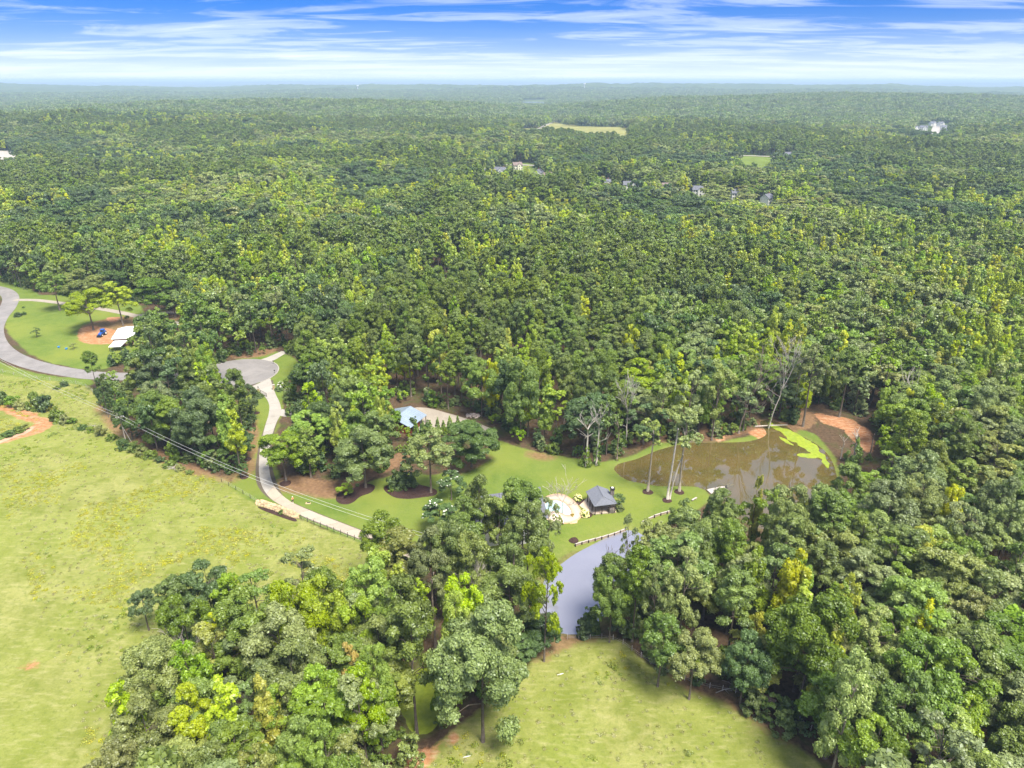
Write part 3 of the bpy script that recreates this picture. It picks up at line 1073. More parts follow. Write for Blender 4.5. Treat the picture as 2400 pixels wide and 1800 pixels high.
def clump_set(kind, rng, Ht, Rd, cb, n):
    """clump centres, radii (xyz) and outward axes for one crown"""
    z0, z1 = cb * Ht, Ht
    if kind in ('oak', 'open'):
        # boughs: big lobes over an egg-shaped crown, each carrying leaf clumps
        nb_ = max(7, n // 8)
        k = np.arange(nb_) + 0.5
        phi = np.arccos(1 - 1.55 * k / nb_); ga = 2.399963 * k + rng.uniform(0, 6.28)
        d = np.stack([np.cos(ga) * np.sin(phi), np.sin(ga) * np.sin(phi), np.cos(phi)], 1)
        d = unit(d + 0.22 * rng.normal(size=d.shape))
        zr = (z1 - z0) / 2
        rl = Rd * rng.uniform(0.30, 0.50, nb_) * (1.0 if kind == 'oak' else 0.82)
        out_ = rng.uniform(0.55, 0.82, nb_) if kind == 'oak' else rng.uniform(0.45, 0.95, nb_)
        lc = np.stack([d[:, 0] * Rd * out_, d[:, 1] * Rd * out_, z0 + zr * 0.95 + d[:, 2] * zr * rng.uniform(0.6, 0.86, nb_)], 1)
        lc[:, 2] = np.clip(lc[:, 2], z0 + rl * 0.4, z1 - rl * 0.75)
        li = np.repeat(np.arange(nb_), max(5, n // nb_))
        m = len(li)
        o_ = unit(lc - np.array([0, 0, z0 + zr * 0.7]))
        dd_ = unit(rng.normal(size=(m, 3)) + 0.55 * o_[li] + np.array([0, 0, 0.55]))
        rc = rl[li] * rng.uniform(0.28, 0.52, m)
        c = lc[li] + dd_ * ((rl[li] - rc * 0.6)[:, None]) * np.array([1, 1, 1.12])
        c[:, 2] = np.clip(c[:, 2], 0.3, z1 - rc * 0.5)
        return c, np.stack([rc, rc, rc * 0.8], 1)
    if kind == 'shrub':
        d = unit(rng.normal(size=(n * 3, 3)))
        d = d[d[:, 2] > -0.05][:n]
        m = len(d)
        azi = np.arctan2(d[:, 1], d[:, 0])
        lump = 1 + 0.2 * np.sin(2 * azi + rng.uniform(0, 6)) + 0.16 * np.sin(3 * azi + 2.2 * d[:, 2])
        rad = rng.uniform(0.15, 1.0, m) ** 0.33
        rc = Rd * rng.uniform(0.14, 0.32, m)
        c = np.stack([d[:, 0] * (Rd - rc * 0.7) * rad * lump, d[:, 1] * (Rd - rc * 0.7) * rad * lump, np.clip(d[:, 2], 0, 1) * (Ht - rc * 0.6) * rad], 1)
        return c, np.stack([rc, rc, rc * 0.72], 1)
    if kind == 'pine':
        t = rng.uniform(0, 1, n) ** 0.85
        prof = np.sqrt(np.clip(1 - ((t - 0.30) / 0.74) ** 2, 0.02, 1))
        a = rng.uniform(0, 6.28, n)
        lump = 1 + 0.22 * np.sin(2 * a + rng.uniform(0, 6)) + 0.15 * np.sin(3 * a + 7 * t + rng.uniform(0, 6))
        rad = rng.uniform(0.25, 1, n) ** 0.45
        rc = Rd * rng.uniform(0.17, 0.29, n)
        c = np.stack([np.cos(a) * Rd * 0.88 * prof * rad * lump, np.sin(a) * Rd * 0.88 * prof * rad * lump, z0 + t * (z1 - z0) - rc * 0.4], 1)
        return c, np.stack([rc, rc, rc * 0.78], 1)
    if kind == 'lime':
        nl_ = int(rng.integers(4, 7))
        la = rng.uniform(0, 6.28, nl_); lr = Rd * rng.uniform(0.15, 0.55, nl_); lh = rng.uniform(0.72, 1.0, nl_); lh[0] = 1.0; lr[0] = 0.1 * Rd
        li = rng.integers(0, nl_, n)
        t = rng.uniform(0, 1, n) ** 1.05
        prof = np.clip(1 - t, 0.05, 1) ** 0.5 * (0.8 + 0.35 * sstep(0, 0.25, t))
        a = rng.uniform(0, 6.28, n)
        rad = rng.uniform(0.25, 1, n) ** 0.45
        rc = Rd * rng.uniform(0.15, 0.26, n) * (1.1 - 0.35 * t)
        zt_ = z0 + (Ht * lh[li] - z0) * (t * 0.92 + 0.06 * rad)
        sp = 0.55 + 0.45 * t
        c = np.stack([np.cos(la[li]) * lr[li] * sp + np.cos(a) * Rd * 0.52 * prof * rad, np.sin(la[li]) * lr[li] * sp + np.sin(a) * Rd * 0.52 * prof * rad, zt_], 1)
        c[:, 2] = np.minimum(c[:, 2], Ht - rc * 0.8)
        return c, np.stack([rc, rc, rc * 1.25], 1)
    if kind == 'cone':
        t = rng.uniform(0, 1, n) ** 1.3
        prof = np.clip(1 - t, 0.05, 1) ** 0.8 * (0.7 + 0.5 * sstep(0, 0.2, t))
        a = rng.uniform(0, 6.28, n)
        rad = rng.uniform(0.5, 1, n) ** 0.4
        rc = Rd * rng.uniform(0.16, 0.26, n) * (1.15 - 0.6 * t)
        c = np.stack([np.cos(a) * Rd * prof * rad * 0.85, np.sin(a) * Rd * prof * rad * 0.85, z0 + t * (z1 - z0 - 0.2)], 1)
        return c, np.stack([rc, rc, rc * 1.5], 1)
    if kind == 'hemlock':
        t = rng.uniform(0, 1, n) ** 1.2
        lay = np.floor(t * 9) / 9
        prof = np.clip(1 - lay, 0.08, 1)
        a = rng.uniform(0, 6.28, n)
        rad = rng.uniform(0.2, 1, n) ** 0.5
        rc = Rd * rng.uniform(0.14, 0.22, n) * (1.1 - 0.5 * t)
        c = np.stack([np.cos(a) * Rd * prof * rad * 0.9, np.sin(a) * Rd * prof * rad * 0.9, z0 + lay * (z1 - z0) - rad * prof * Rd * 0.18 + 0.4], 1)
        return c, np.stack([rc, rc, rc * 0.55], 1)


def crown_mesh(name, kind, seed, Ht, Rd, cb, n, leaf, cover, aspect=0.6, mat=None, flowers=0.0):
    rng = np.random.default_rng(seed)
    c, r = clump_set(kind, rng, Ht, Rd, cb, n)
    area = 4 * math.pi * (r[:, 0] * r[:, 1] * r[:, 2]) ** (2 / 3)
    cnt = np.maximum(6, (area * cover / (leaf * leaf * 2 * aspect)).astype(int))
    idx = np.repeat(np.arange(len(c)), cnt)
    m = len(idx)
    axis = np.array([0, 0, (cb * 0.4 + 0.6) * Ht * 0.6])
    outw = unit(c - axis)
    d = unit(rng.normal(size=(m, 3)) + 0.55 * outw[idx] + np.array([0, 0, 0.45]))
    rad = rng.uniform(0.62, 1.06, m) ** 0.7
    # little sub-lumps break the spherical outline of each clump
    fr = 1 + 0.22 * np.sin(5 * d[:, 0] + idx) * np.sin(4 * d[:, 1] + 2 * idx) + 0.1 * rng.normal(size=m)
    p = c[idx] + d * r[idx] * (rad * fr)[:, None]
    p[:, 2] = np.maximum(p[:, 2], 0.05)
    nor = unit(d / r[idx] * r[idx].mean() + 0.55 * rng.normal(size=(m, 3)) + np.array([0, 0, 0.25]))
    tint = np.clip(0.42 * rng.uniform(0, 1, len(c))[idx] + 0.58 * rng.beta(2, 2.2, m), 0, 1)
    V, F, T = leaf_cards(p, nor, leaf, rng, tint, aspect)
    me = np_mesh(name, V, F, mat, False, {'tint': T})
    return me, c, r


def limb_tubes(b, rng, base_r, Ht, cb, c, nl, lean=(0, 0), sides=6, top=0.9):
    zt = Ht * top
    P = []
    for k in range(7):
        t = k / 6
        P.append((lean[0] * t * t + math.sin(3 * t + base_r * 9) * 0.12 * Ht * 0.05, lean[1] * t * t + math.cos(2 * t) * 0.02 * Ht * 0.5 * t, -0.3 + (zt + 0.3) * t))
    b.tube(P, [base_r * (1.25 if k == 0 else 1 - 0.85 * k / 6) for k in range(7)], sides)
    if nl and len(c):
        for i in rng.choice(len(c), min(nl, len(c)), replace=False):
            e = c[i]
            t = np.clip((e[2] - 0.35 * math.hypot(e[0], e[1])) / zt, cb * 0.75, 0.88)
            k = t * 6; k0 = int(k); f = k - k0
            s = np.array(P[k0]) * (1 - f) + np.array(P[min(k0 + 1, 6)]) * f
            m = s * 0.5 + e * 0.5 + np.array([0, 0, 0.05 * Ht * rng.uniform(0, 1)])
            r0 = base_r * (1 - 0.8 * t) * 0.6
            b.tube([s, m, e], [r0, r0 * 0.65, r0 * 0.25], 5, cap=False)


PROTO = {}


def proto(key, kind, seed, Ht, Rd, cb, n, leaf, cover, colour, aspect=0.6, nl=10, base=0.28, bark=None, top=0.9):
    me, c, r = crown_mesh('crown_' + key, kind, seed, Ht, Rd, cb, n, leaf, cover, aspect, LEAF[colour])
    rng = np.random.default_rng(seed + 500)
    b = MB()
    limb_tubes(b, rng, base, Ht, cb, c, nl, (rng.uniform(-.6, .6), rng.uniform(-.6, .6)), top=top)
    tm = b.mesh('trunk_' + key, bark or M_BARK, True)
    PROTO[key] = (me, tm, Ht, Rd)


for k in range(5):
    proto('oak%d' % k, 'oak', 10 + k, 20.0, (6.0, 5.2, 6.6, 4.8, 5.6)[k], (0.12, 0.18, 0.10, 0.20, 0.14)[k], (120, 104, 136, 96, 112)[k], 0.20, 1.25, 'oak')
for k in range(4):
    proto('open%d' % k, 'open', 30 + k, 20.0, (5.0, 4.4, 5.4, 4.2)[k], (0.20, 0.28, 0.18, 0.32)[k], (88, 76, 96, 72)[k], 0.20, 1.2, 'oak', nl=20)
for k in range(5):
    proto('pine%d' % k, 'pine', 50 + k, 20.0, (3.8, 3.3, 4.1, 3.5, 3.0)[k], (0.46, 0.52, 0.42, 0.56, 0.48)[k], (64, 54, 74, 56, 50)[k], 0.19, 1.2, 'pine', aspect=0.5, nl=14, base=0.24, top=0.95)
for k in range(4):
    proto('lime%d' % k, 'lime', 70 + k, 18.0, (3.9, 3.4, 4.3, 3.1)[k], (0.24, 0.28, 0.20, 0.34)[k], (72, 60, 80, 54)[k], 0.215, 1.15, 'lime', nl=14, base=0.22)
for k in range(3):
    proto('shrub%d' % k, 'shrub', 90 + k, 2.4, (1.9, 1.6, 2.2)[k], 0.0, (34, 28, 40)[k], 0.16, 1.1, 'dark', nl=5, base=0.07)
for k in range(2):
    proto('cone%d' % k, 'cone', 110 + k, 6.2, 1.25, 0.02, 90, 0.15, 1.2, 'fresh', nl=0, base=0.09)
proto('hemlock0', 'hemlock', 120, 11.0, 2.8, 0.06, 120, 0.20, 1.0, 'dark', nl=10, base=0.2)
proto('lone_pine', 'pine', 131, 20.0, 5.2, 0.30, 34, 0.26, 1.2, 'pale', aspect=0.5, nl=30, base=0.3, bark=M_BARKL, top=0.97)


def tree(name, key, x, y, h, r, colour=None, label='', cat='tree', group=None, rz=None, z=None, bark=None, rnd=random.Random(4)):
    cm, tm, H0, R0 = PROTO[key]
    z = Hs(x, y) if z is None else z
    t = thing(name, label, cat, (x, y, z - 0.05), rnd.uniform(0, 6.28) if rz is None else rz, group, (r / R0, r / R0, h / H0))
    a = link(bpy.data.objects.new('trunk', tm), t)
    c = link(bpy.data.objects.new('crown', cm), t)
    if colour:
        c.material_slots[0].link = 'OBJECT'
        c.material_slots[0].material = LEAF[colour]
    if bark:
        a.material_slots[0].link = 'OBJECT'
        a.material_slots[0].material = bark
    return t


def bare_tree(seed, Ht, spread, base_r, depth=4, droop=0.0, trunk_frac=0.45, nb=(2, 4), lean=(0, 0)):
    """leafless tree; returns (trunk mesh builder, branch mesh builder)"""
    rng = random.Random(seed)
    bt, bb = MB(), MB()
    P = [Vector((lean[0] * (k / 5) ** 1.5, lean[1] * (k / 5) ** 1.5, -0.3 + k / 5 * (Ht * trunk_frac + 0.3))) + Vector((rng.uniform(-1, 1), rng.uniform(-1, 1), 0)) * 0.012 * Ht * (k / 5) for k in range(6)]
    bt.tube(P, [base_r * (1.2 if k == 0 else 1 - 0.09 * k) for k in range(6)], 7)

    def grow(p, d, L, r, lv):
        pts = [p]; dd = d.copy(); q = p
        for k in range(3):
            dd = (dd + Vector((rng.uniform(-1, 1), rng.uniform(-1, 1), rng.uniform(-0.3, 0.6) - droop)) * 0.22).normalized()
            q = q + dd * L / 3
            pts.append(q)
        bb.tube(pts, [max(r * (1 - 0.18 * k), 0.03) for k in range(4)], 5 if lv < 2 else 4, cap=False)
        if lv >= depth:
            return
        for k in range(rng.randint(*nb)):
            ax = Vector((rng.uniform(-1, 1), rng.uniform(-1, 1), rng.uniform(-0.2, 0.7)))
            nd = (dd + ax * spread).normalized()
            s = pts[rng.choice((1, 2, 3, 3))]
            grow(s, nd, L * rng.uniform(0.55, 0.8), max(r * 0.55, 0.03), lv + 1)
    top = P[-1]
    L0 = Ht * (1 - trunk_frac) * 0.5
    for k in range(rng.randint(3, 4)):
        a = rng.uniform(0, 6.28)
        grow(top, Vector((math.cos(a) * spread, math.sin(a) * spread, 1)).normalized(), L0 * rng.uniform(0.85, 1.1), base_r * 0.5, 1)
    for k in range(3):
        a = rng.uniform(0, 6.28)
        s = P[rng.choice((3, 4))]
        grow(s, Vector((math.cos(a), math.sin(a), 0.5)).normalized(), L0 * 0.6, base_r * 0.25, 2)
    return bt, bb


def dead_tree(px, py, h, seed, label, mat, spread=0.6, base=0.3, depth=4, frac=0.45, nb=(2, 4), ivy=None, lean=(0, 0), group=None):
    """px, py: foot of the trunk in the photograph"""
    x, y, z = gz(px, py)
    t = thing('dead_tree', label, 'dead tree', (x, y, z), 0.0, group)
    bt, bb = bare_tree(seed, h, spread, base, depth, 0.0, frac, nb, lean)
    bt.build('trunk', mat, t, True)
    if bb.v:
        bb.build('branches', mat, t, True)['kind'] = 'stuff'
    if ivy:
        me, _, _ = crown_mesh('ivy', 'cone', seed + 7, ivy[0], ivy[1], 0.0, 44, 0.22, 1.0, 0.6, LEAF[ivy[2]])
        link(bpy.data.objects.new('ivy', me), t)
    return t


# ------------------------------------------------------------------ trees placed one by one (crown top in the photograph, height, crown width in pixels)
MARKS = []         # labelled landmarks in the photograph
HAND = []          # (x, y, r) already taken


def top(kindname, key, px, py, h, w, colour, label, group=None, bark=None, cat='tree'):
    x, y = gp(px, py, h * 0.985)
    x, y = float(x), float(y)
    r = w / 2 * depth_of(x, y, h * 0.7) / FPX
    HAND.append((x, y, r)); MARKS.append((px, py, label))
    return tree(kindname, key, x, y, h, r, colour, label, cat, group, bark=bark)


BL, PN, PO = 'broadleaf_tree', 'pine_tree', 'poplar_tree'
HOME = [
    # farmyard on the left
    (BL, 'oak3', 117, 637, 19, 62, 'fresh', 'bright green broadleaf tree at the road end of the farmyard tree row'),
    (BL, 'oak0', 185, 633, 18, 96, 'grey', 'broad grey-green oak behind the two yellow-green farmyard trees'),
    (BL, 'oak4', 196, 676, 19, 92, 'lime', 'yellow-green feathery tree beside the blue tractor'),
    (BL, 'oak3', 266, 662, 20, 66, 'lime', 'slimmer yellow-green tree between blue tractor and gravel drive'),
    (BL, 'oak1', 262, 627, 17, 68, 'dark', 'dark round oak behind the yellow-green farmyard trees'),
    (BL, 'oak2', 335, 606, 18, 92, 'grey', 'wide grey-brown oak at the wood edge above the farmyard'),
    (BL, 'oak4', 358, 648, 19, 88, 'oak', 'tall green oak standing at the bend of the gravel drive'),
    (BL, 'oak1', 398, 676, 14, 52, 'oak', 'smaller green tree in the brown bed beside the gravel drive'),
    (PO, 'lime1', 424, 690, 13, 44, 'lime', 'lime-green young tree right of the gravel drive bend'),
    (BL, 'oak0', 503, 680, 17, 92, 'fresh', 'large yellow-tinged round tree between farmyard and turning circle'),
    (BL, 'oak2', 440, 612, 17, 80, 'grey', 'grey-green round oak on the wood edge above the gravel drive'),
    (BL, 'oak0', 262, 590, 17, 88, 'grey', 'muted grey oak canopy highest above the farmyard row'),
    # block between road and driveway
    (PO, 'lime0', 424, 834, 18, 46, 'lime', 'lime-green tree top glowing in the wooded block beside the turning circle'),
    (PO, 'lime3', 456, 980, 12, 46, 'lime', 'lime-green tree at the foot of the wooded block under the power line'),
    (BL, 'oak3', 232, 886, 14, 34, 'dark', 'dark blue-green narrow tree at the corner of the wooded block by the road'),
    (PN, 'pine3', 206, 826, 15, 36, 'pine', 'open-crowned pine leaning out at the road corner of the wooded block'),
    (BL, 'oak1', 360, 885, 19, 70, 'grey', 'grey-green domed tree in the middle of the wooded block'),
    (PN, 'pine0', 545, 870, 21, 56, 'pine', 'tall pine with bare trunk at the driveway side of the wooded block'),
    (PN, 'pine2', 478, 905, 20, 60, 'pine', 'bushy pine in the wooded block just above the power line'),
    (BL, 'open1', 440, 950, 17, 40, 'pale', 'pale slender tree with twin pale stems in the wooded block'),
    (BL, 'oak1', 505, 1012, 10, 70, 'dark', 'low dark green tree at the lower corner of the wooded block'),
    (BL, 'oak3', 555, 1000, 11, 60, 'dark', 'dark round tree of the wooded block nearest the mulch rings'),
    (BL, 'oak4', 290, 940, 13, 58, 'dark', 'dark tree of the wooded block standing right behind the power pole'),
    (BL, 'oak2', 395, 955, 14, 66, 'oak', 'drooping green tree over the grass strip beside the power line'),
    (BL, 'oak4', 575, 893, 14, 40, 'dark', 'glossy dark tree beside the concrete apron of the turning circle'),
    # driveway and house garden
    (BL, 'oak4', 654, 1010, 15.5, 106, 'oak', 'round green shade tree in a mulch ring beside the driveway'),
    (BL, 'oak0', 845, 1004, 18, 126, 'grey', 'big grey-green oak rising from the kidney-shaped mulch bed'),
    (BL, 'oak3', 1003, 1010, 18.5, 100, 'pale', 'yellow-tipped oval tree in the second dark mulch bed'),
    (BL, 'oak2', 1103, 992, 14, 118, 'dark', 'dark spreading oak on the lawn beside the cypress row'),
    ('hemlock_tree', 'hemlock0', 948, 1048, 12, 50, 'dark', 'dark pointed hemlock at the edge of the second mulch bed'),
    ('magnolia_tree', 'oak1', 1056, 1106, 8.5, 66, 'dark', 'dark glossy magnolia with white blossoms behind the house'),
    ('magnolia_tree', 'oak3', 1030, 1174, 9, 80, 'dark', 'white-flowering magnolia at the lawn end of the concrete drive'),
    (BL, 'oak0', 1122, 1120, 17, 92, 'oak', 'green oak at the upper side of the house roof'),
    (BL, 'oak4', 1225, 1117, 18, 110, 'oak', 'broad green oak over the pool side of the house'),
    (BL, 'open0', 1288, 1146, 16, 62, 'grey', 'thin-topped tree overhanging the swimming pool'),
    (BL, 'oak1', 1170, 1140, 17, 88, 'grey', 'grey-green oak leaning over the middle of the house roof'),
    (BL, 'oak3', 1088, 1174, 16, 96, 'oak', 'green oak in front of the magnolia and the house'),
    (BL, 'oak2', 1054, 1218, 18, 112, 'grey', 'grey-green oak where the concrete drive meets the trees'),
    (BL, 'oak0', 1008, 1240, 17, 100, 'grey', 'grey-green oak closest to the fence end beside the drive'),
    (BL, 'oak4', 1098, 1224, 18, 100, 'grey', 'middle grey-green oak of the dense group before the house'),
    (BL, 'oak4', 1238, 1176, 17, 110, 'oak', 'large dark-sided oak nearest the pool deck'),
    (BL, 'oak1', 1190, 1226, 17, 92, 'oak', 'green oak above the bare trunk between house and creek'),
    (PO, 'lime1', 1150, 1286, 12, 58, 'lime', 'small lime-green tree below the grey oaks of the house'),
    (BL, 'open2', 1282, 1276, 21, 96, 'lime', 'tall yellow-green tree on the near bank of the lavender pond'),
    (BL, 'oak2', 1270, 1446, 8, 84, 'dark', 'low dark green tree at the tip of the foreground field'),
    (BL, 'oak0', 1225, 1490, 7, 70, 'dark', 'low dark bushy tree between creek and foreground field'),
    # foreground
    (BL, 'oak2', 1125, 1440, 21, 222, 'grey', 'huge pale green oak standing alone on the edge of the foreground field'),
    (PN, 'pine4', 952, 1396, 22, 116, 'pine', 'tall pine in front of the duckweed pool'),
    (PN, 'pine2', 937, 1338, 22, 112, 'pine', 'dense pine behind the one at the duckweed pool'),
    (BL, 'oak3', 861, 1313, 18, 112, 'fresh', 'vine-draped green tree at the lower end of the wire fence'),
    (BL, 'oak1', 815, 1390, 17, 104, 'lime', 'bright green tree below the vine-draped tree'),
    (BL, 'oak4', 872, 1519, 17, 100, 'fresh', 'yellowish round tree left of the duckweed pool'),
    (BL, 'open2', 811, 1500, 14, 66, 'rust', 'golden autumn-tinted tree in the foreground clump'),
    (BL, 'oak0', 843, 1562, 16, 134, 'fresh', 'leafy fresh green tree beside the golden one'),
    (BL, 'oak1', 872, 1612, 12, 100, 'oak', 'green tree overhanging the duckweed pool'),
    (BL, 'oak0', 474, 1316, 14, 112, 'dark', 'dark topmost tree of the foreground clump against the pasture'),
    (BL, 'oak3', 526, 1342, 14, 82, 'fresh', 'bright green tree right beside the dark topmost one'),
    (BL, 'oak2', 680, 1374, 18, 144, 'lime', 'large yellow-green tree in the middle of the foreground clump'),
    (BL, 'oak4', 742, 1360, 18, 122, 'lime', 'yellow-green tree touching the large one in the foreground clump'),
    (BL, 'oak1', 398, 1338, 12, 66, 'dark', 'dark grey-brown tree at the pasture edge of the foreground clump'),
    (BL, 'oak3', 325, 1382, 10, 64, 'dark', 'small dark tree lowest on the pasture edge of the clump'),
    (BL, 'oak4', 416, 1404, 14, 122, 'oak', 'mid-green tree behind the olive oaks of the clump'),
    (BL, 'open1', 490, 1462, 15, 112, 'olive', 'thin olive tree with bare pale twigs in the foreground clump'),
    (BL, 'oak2', 362, 1508, 15, 172, 'olive', 'wide grey-olive oak on the pasture side of the clump'),
    (BL, 'oak3', 430, 1622, 15, 112, 'lime', 'bright yellow-green tree between the grey-olive oaks'),
    (BL, 'oak0', 325, 1646, 15, 172, 'olive', 'second wide grey-olive oak near the lower frame edge'),
    (BL, 'oak4', 536, 1678, 15, 132, 'oak', 'green tree right of the bright yellow-green one at the bottom'),
    (BL, 'oak0', 742, 1566, 16, 132, 'fresh', 'vine-covered green tree behind the duckweed pool thicket'),
    (BL, 'oak1', 669, 1600, 15, 132, 'fresh', 'fresh green tree next to the dark gap in the clump'),
    (BL, 'oak1', 593, 1758, 15, 124, 'olive', 'olive tree at the bottom edge under the dark gap'),
    (BL, 'oak4', 250, 1744, 14, 130, 'olive', 'grey-olive tree at the bottom edge nearest the pasture'),
    (BL, 'oak2', 488, 1754, 15, 140, 'grey', 'grey-green tree at the bottom edge of the clump'),
    (BL, 'oak0', 705, 1690, 15, 130, 'oak', 'green tree at the bottom edge beside the red clay bank'),
    (BL, 'oak3', 800, 1720, 14, 120, 'olive', 'olive tree at the bottom edge closest to the red clay bank'),
    # right-hand wood
    (PO, 'lime2', 1875, 1294, 18, 124, 'yellow', 'brightest lime-yellow tree with upright sprays in the right-hand wood'),
    (BL, 'oak2', 1925, 1400, 19, 192, 'oak', 'huge dark green oak above the log pile'),
    (BL, 'open2', 2070, 1432, 17, 132, 'pale', 'pale thin-leaved tree right of the huge dark oak'),
    (PO, 'lime0', 2186, 1407, 16, 92, 'yellow', 'lime-yellow tree with feathery arms right of the pale tree'),
    (BL, 'oak4', 2193, 1237, 15, 102, 'yellow', 'yellow-olive round tree high in the right-hand wood'),
    (BL, 'oak0', 2067, 1208, 15, 132, 'grey', 'grey willow-like tree beside the red-leaved twig'),
    (BL, 'oak4', 2244, 1278, 16, 152, 'olive', 'olive-grey oak below the yellow-olive tree'),
    (BL, 'oak1', 2287, 1382, 15, 112, 'olive', 'smaller olive-grey oak near the right frame edge'),
    (PN, 'lone_pine', 2016, 1548, 20, 118, 'pale', 'lone spreading pine with pale bent trunk beside the foreground field'),
    (BL, 'oak1', 2070, 1682, 14, 142, 'fresh', 'light green tree at the bottom under the lone pine'),
    (PO, 'lime1', 2287, 1622, 14, 112, 'fresh', 'lime-green tree near the bottom right corner'),
    (BL, 'oak3', 2052, 1584, 12, 92, 'fresh', 'light green tree directly behind the lone pine'),
    (BL, 'open0', 1618, 1270, 20, 112, 'pale', 'pale half-bare tree standing above the lavender pond'),
    (PO, 'lime0', 1782, 1284, 17, 102, 'fresh', 'yellow-green tree beside the brightest lime one'),
    (BL, 'oak4', 1636, 1482, 12, 114, 'olive', 'olive tree at the field edge left of the log pile'),
    (BL, 'oak0', 1763, 1482, 13, 104, 'dark', 'dark tree directly behind the log pile'),
    (BL, 'oak3', 1560, 1440, 13, 100, 'oak', 'green tree at the corner of the foreground field'),
    (BL, 'open1', 1478, 1194, 18, 48, 'grey', 'thin dark tree beside the pavilion lawn and retaining wall'),
    (BL, 'open3', 1534, 1210, 15, 74, 'pale', 'pale sparse tree overlapping the end of the retaining wall'),
    (BL, 'open0', 1603, 1160, 14, 64, 'oak', 'small green tree left of the dock'),
    (PN, 'pine2', 1698, 1154, 15, 84, 'pine', 'bushy pine in front of the dock'),
    (PO, 'lime3', 1785, 1104, 20, 42, 'yellow', 'thin bright yellow tree against the brown water'),
    (PO, 'lime1', 1822, 1146, 17, 46, 'lime', 'yellow-green tree between dock and pond gap'),
    (BL, 'oak1', 1853, 1114, 18, 92, 'grey', 'rounded tree standing before the reflecting end of the pond'),
    (BL, 'oak4', 1951, 1136, 17, 104, 'grey', 'rounded tree at the right shore of the brown pond'),
    (PN, 'pine0', 1640, 1235, 16, 78, 'pine', 'pine standing below the small dock pine'),
    (PN, 'pine1', 1500, 1290, 17, 80, 'pine', 'pine over the right shore of the lavender pond'),
    (BL, 'oak0', 1440, 1330, 14, 84, 'oak', 'green tree hanging over the lavender pond by the drowned snag'),
    (BL, 'open2', 1545, 1330, 17, 90, 'grey', 'grey-green thin tree between the two ponds'),
    (PN, 'pine2', 1720, 1225, 16, 84, 'pine', 'dark pine below the thin yellow tree'),
    # pond back bank
    (BL, 'open2', 1692, 838, 27, 84, 'pale', 'tall pale tree with a white trunk behind the brown pond'),
    (BL, 'open0', 1626, 858, 25, 78, 'pale', 'pale feathery tree left of the tall white-trunked one'),
    (BL, 'open3', 1916, 806, 28, 82, 'grey', 'tall grey-green tree with bare white trunk at the red clay'),
    (BL, 'open1', 1888, 812, 26, 60, 'grey', 'slender grey-green tree on the bank above the algae mat'),
    (PN, 'pine3', 1999, 816, 24, 68, 'pine', 'pine with a long bare trunk behind the red clay patch'),
    (BL, 'open0', 1560, 872, 23, 80, 'pale', 'pale tree amid bare twigs behind the pond lawn'),
    (PO, 'lime0', 1808, 785, 22, 60, 'lime', 'lime-yellow tree top behind the big bare tree'),
    (PO, 'lime2', 1150, 842, 20, 54, 'yellow', 'yellow tree standing out on the wood edge above the cypress row'),
    (PO, 'lime0', 1225, 845, 20, 70, 'lime', 'lime-green tree right of the yellow wood-edge tree'),
    (PO, 'lime3', 1385, 905, 17, 50, 'lime', 'lime-green tree behind the white dead trees'),
    (PO, 'lime1', 1640, 836, 17, 36, 'yellow', 'small yellow tree top above the pond bank trees'),
    (BL, 'oak0', 2150, 905, 18, 100, 'grey', 'grey-green domed tree right of the leaning dead trees'),
    (PO, 'lime2', 2180, 880, 18, 70, 'lime', 'lime tree above the grey-green dome on the right'),
]
for a in HOME:
    a = list(a)
    if a[3] > 1100 and a[4] > 10 and a[0] != 'hemlock_tree':
        a[4] *= 1.28
    top(*a)
# three tall pond-lawn trees in mulch rings (foot given)
M_MULCH = mat_plain('mulch', (0.060, 0.036, 0.030), 0.95, 0.05, var=0.5, scale=3.0, bump=0.8)


def mulch_bed(px, py, r, label, group=None, squash=1.0):
    x, y, z = gz(px, py)
    rg = random.Random(int(px * 7 + py))
    b = MB()
    n = 26
    ph = rg.uniform(0, 6)
    ring = lambda q, zz: [(r * q * math.cos(2 * math.pi * k / n) * (1 + .06 * math.sin(3 * 2 * math.pi * k / n + ph)), r * q * squash * math.sin(2 * math.pi * k / n) * (1 + .06 * math.sin(2 * 2 * math.pi * k / n + ph)), zz + rg.uniform(-.015, .015)) for k in range(n)]
    vs = ring(1.0, -0.05) + ring(0.88, 0.10) + ring(0.45, 0.17) + [(0, 0, 0.2)]
    fs = []
    for q in range(2):
        fs += [(q * n + k, q * n + (k + 1) % n, (q + 1) * n + (k + 1) % n, (q + 1) * n + k) for k in range(n)]
    fs += [(2 * n + k, 2 * n + (k + 1) % n, 3 * n) for k in range(n)]
    b.add(vs, fs)
    o = b.build('mulch_bed', M_MULCH, None, False, (x, y, z))
    return tag(o, label, 'mulch bed', group)


def footed(name, key, px, py, h, r, colour, label, bark=None, off=(0, 0), group=None):
    x, y, z = gz(px, py)
    HAND.append((x, y, r))
    return tree(name, key, x + off[0], y + off[1], h, r, colour, label, 'tree', group, bark=bark)


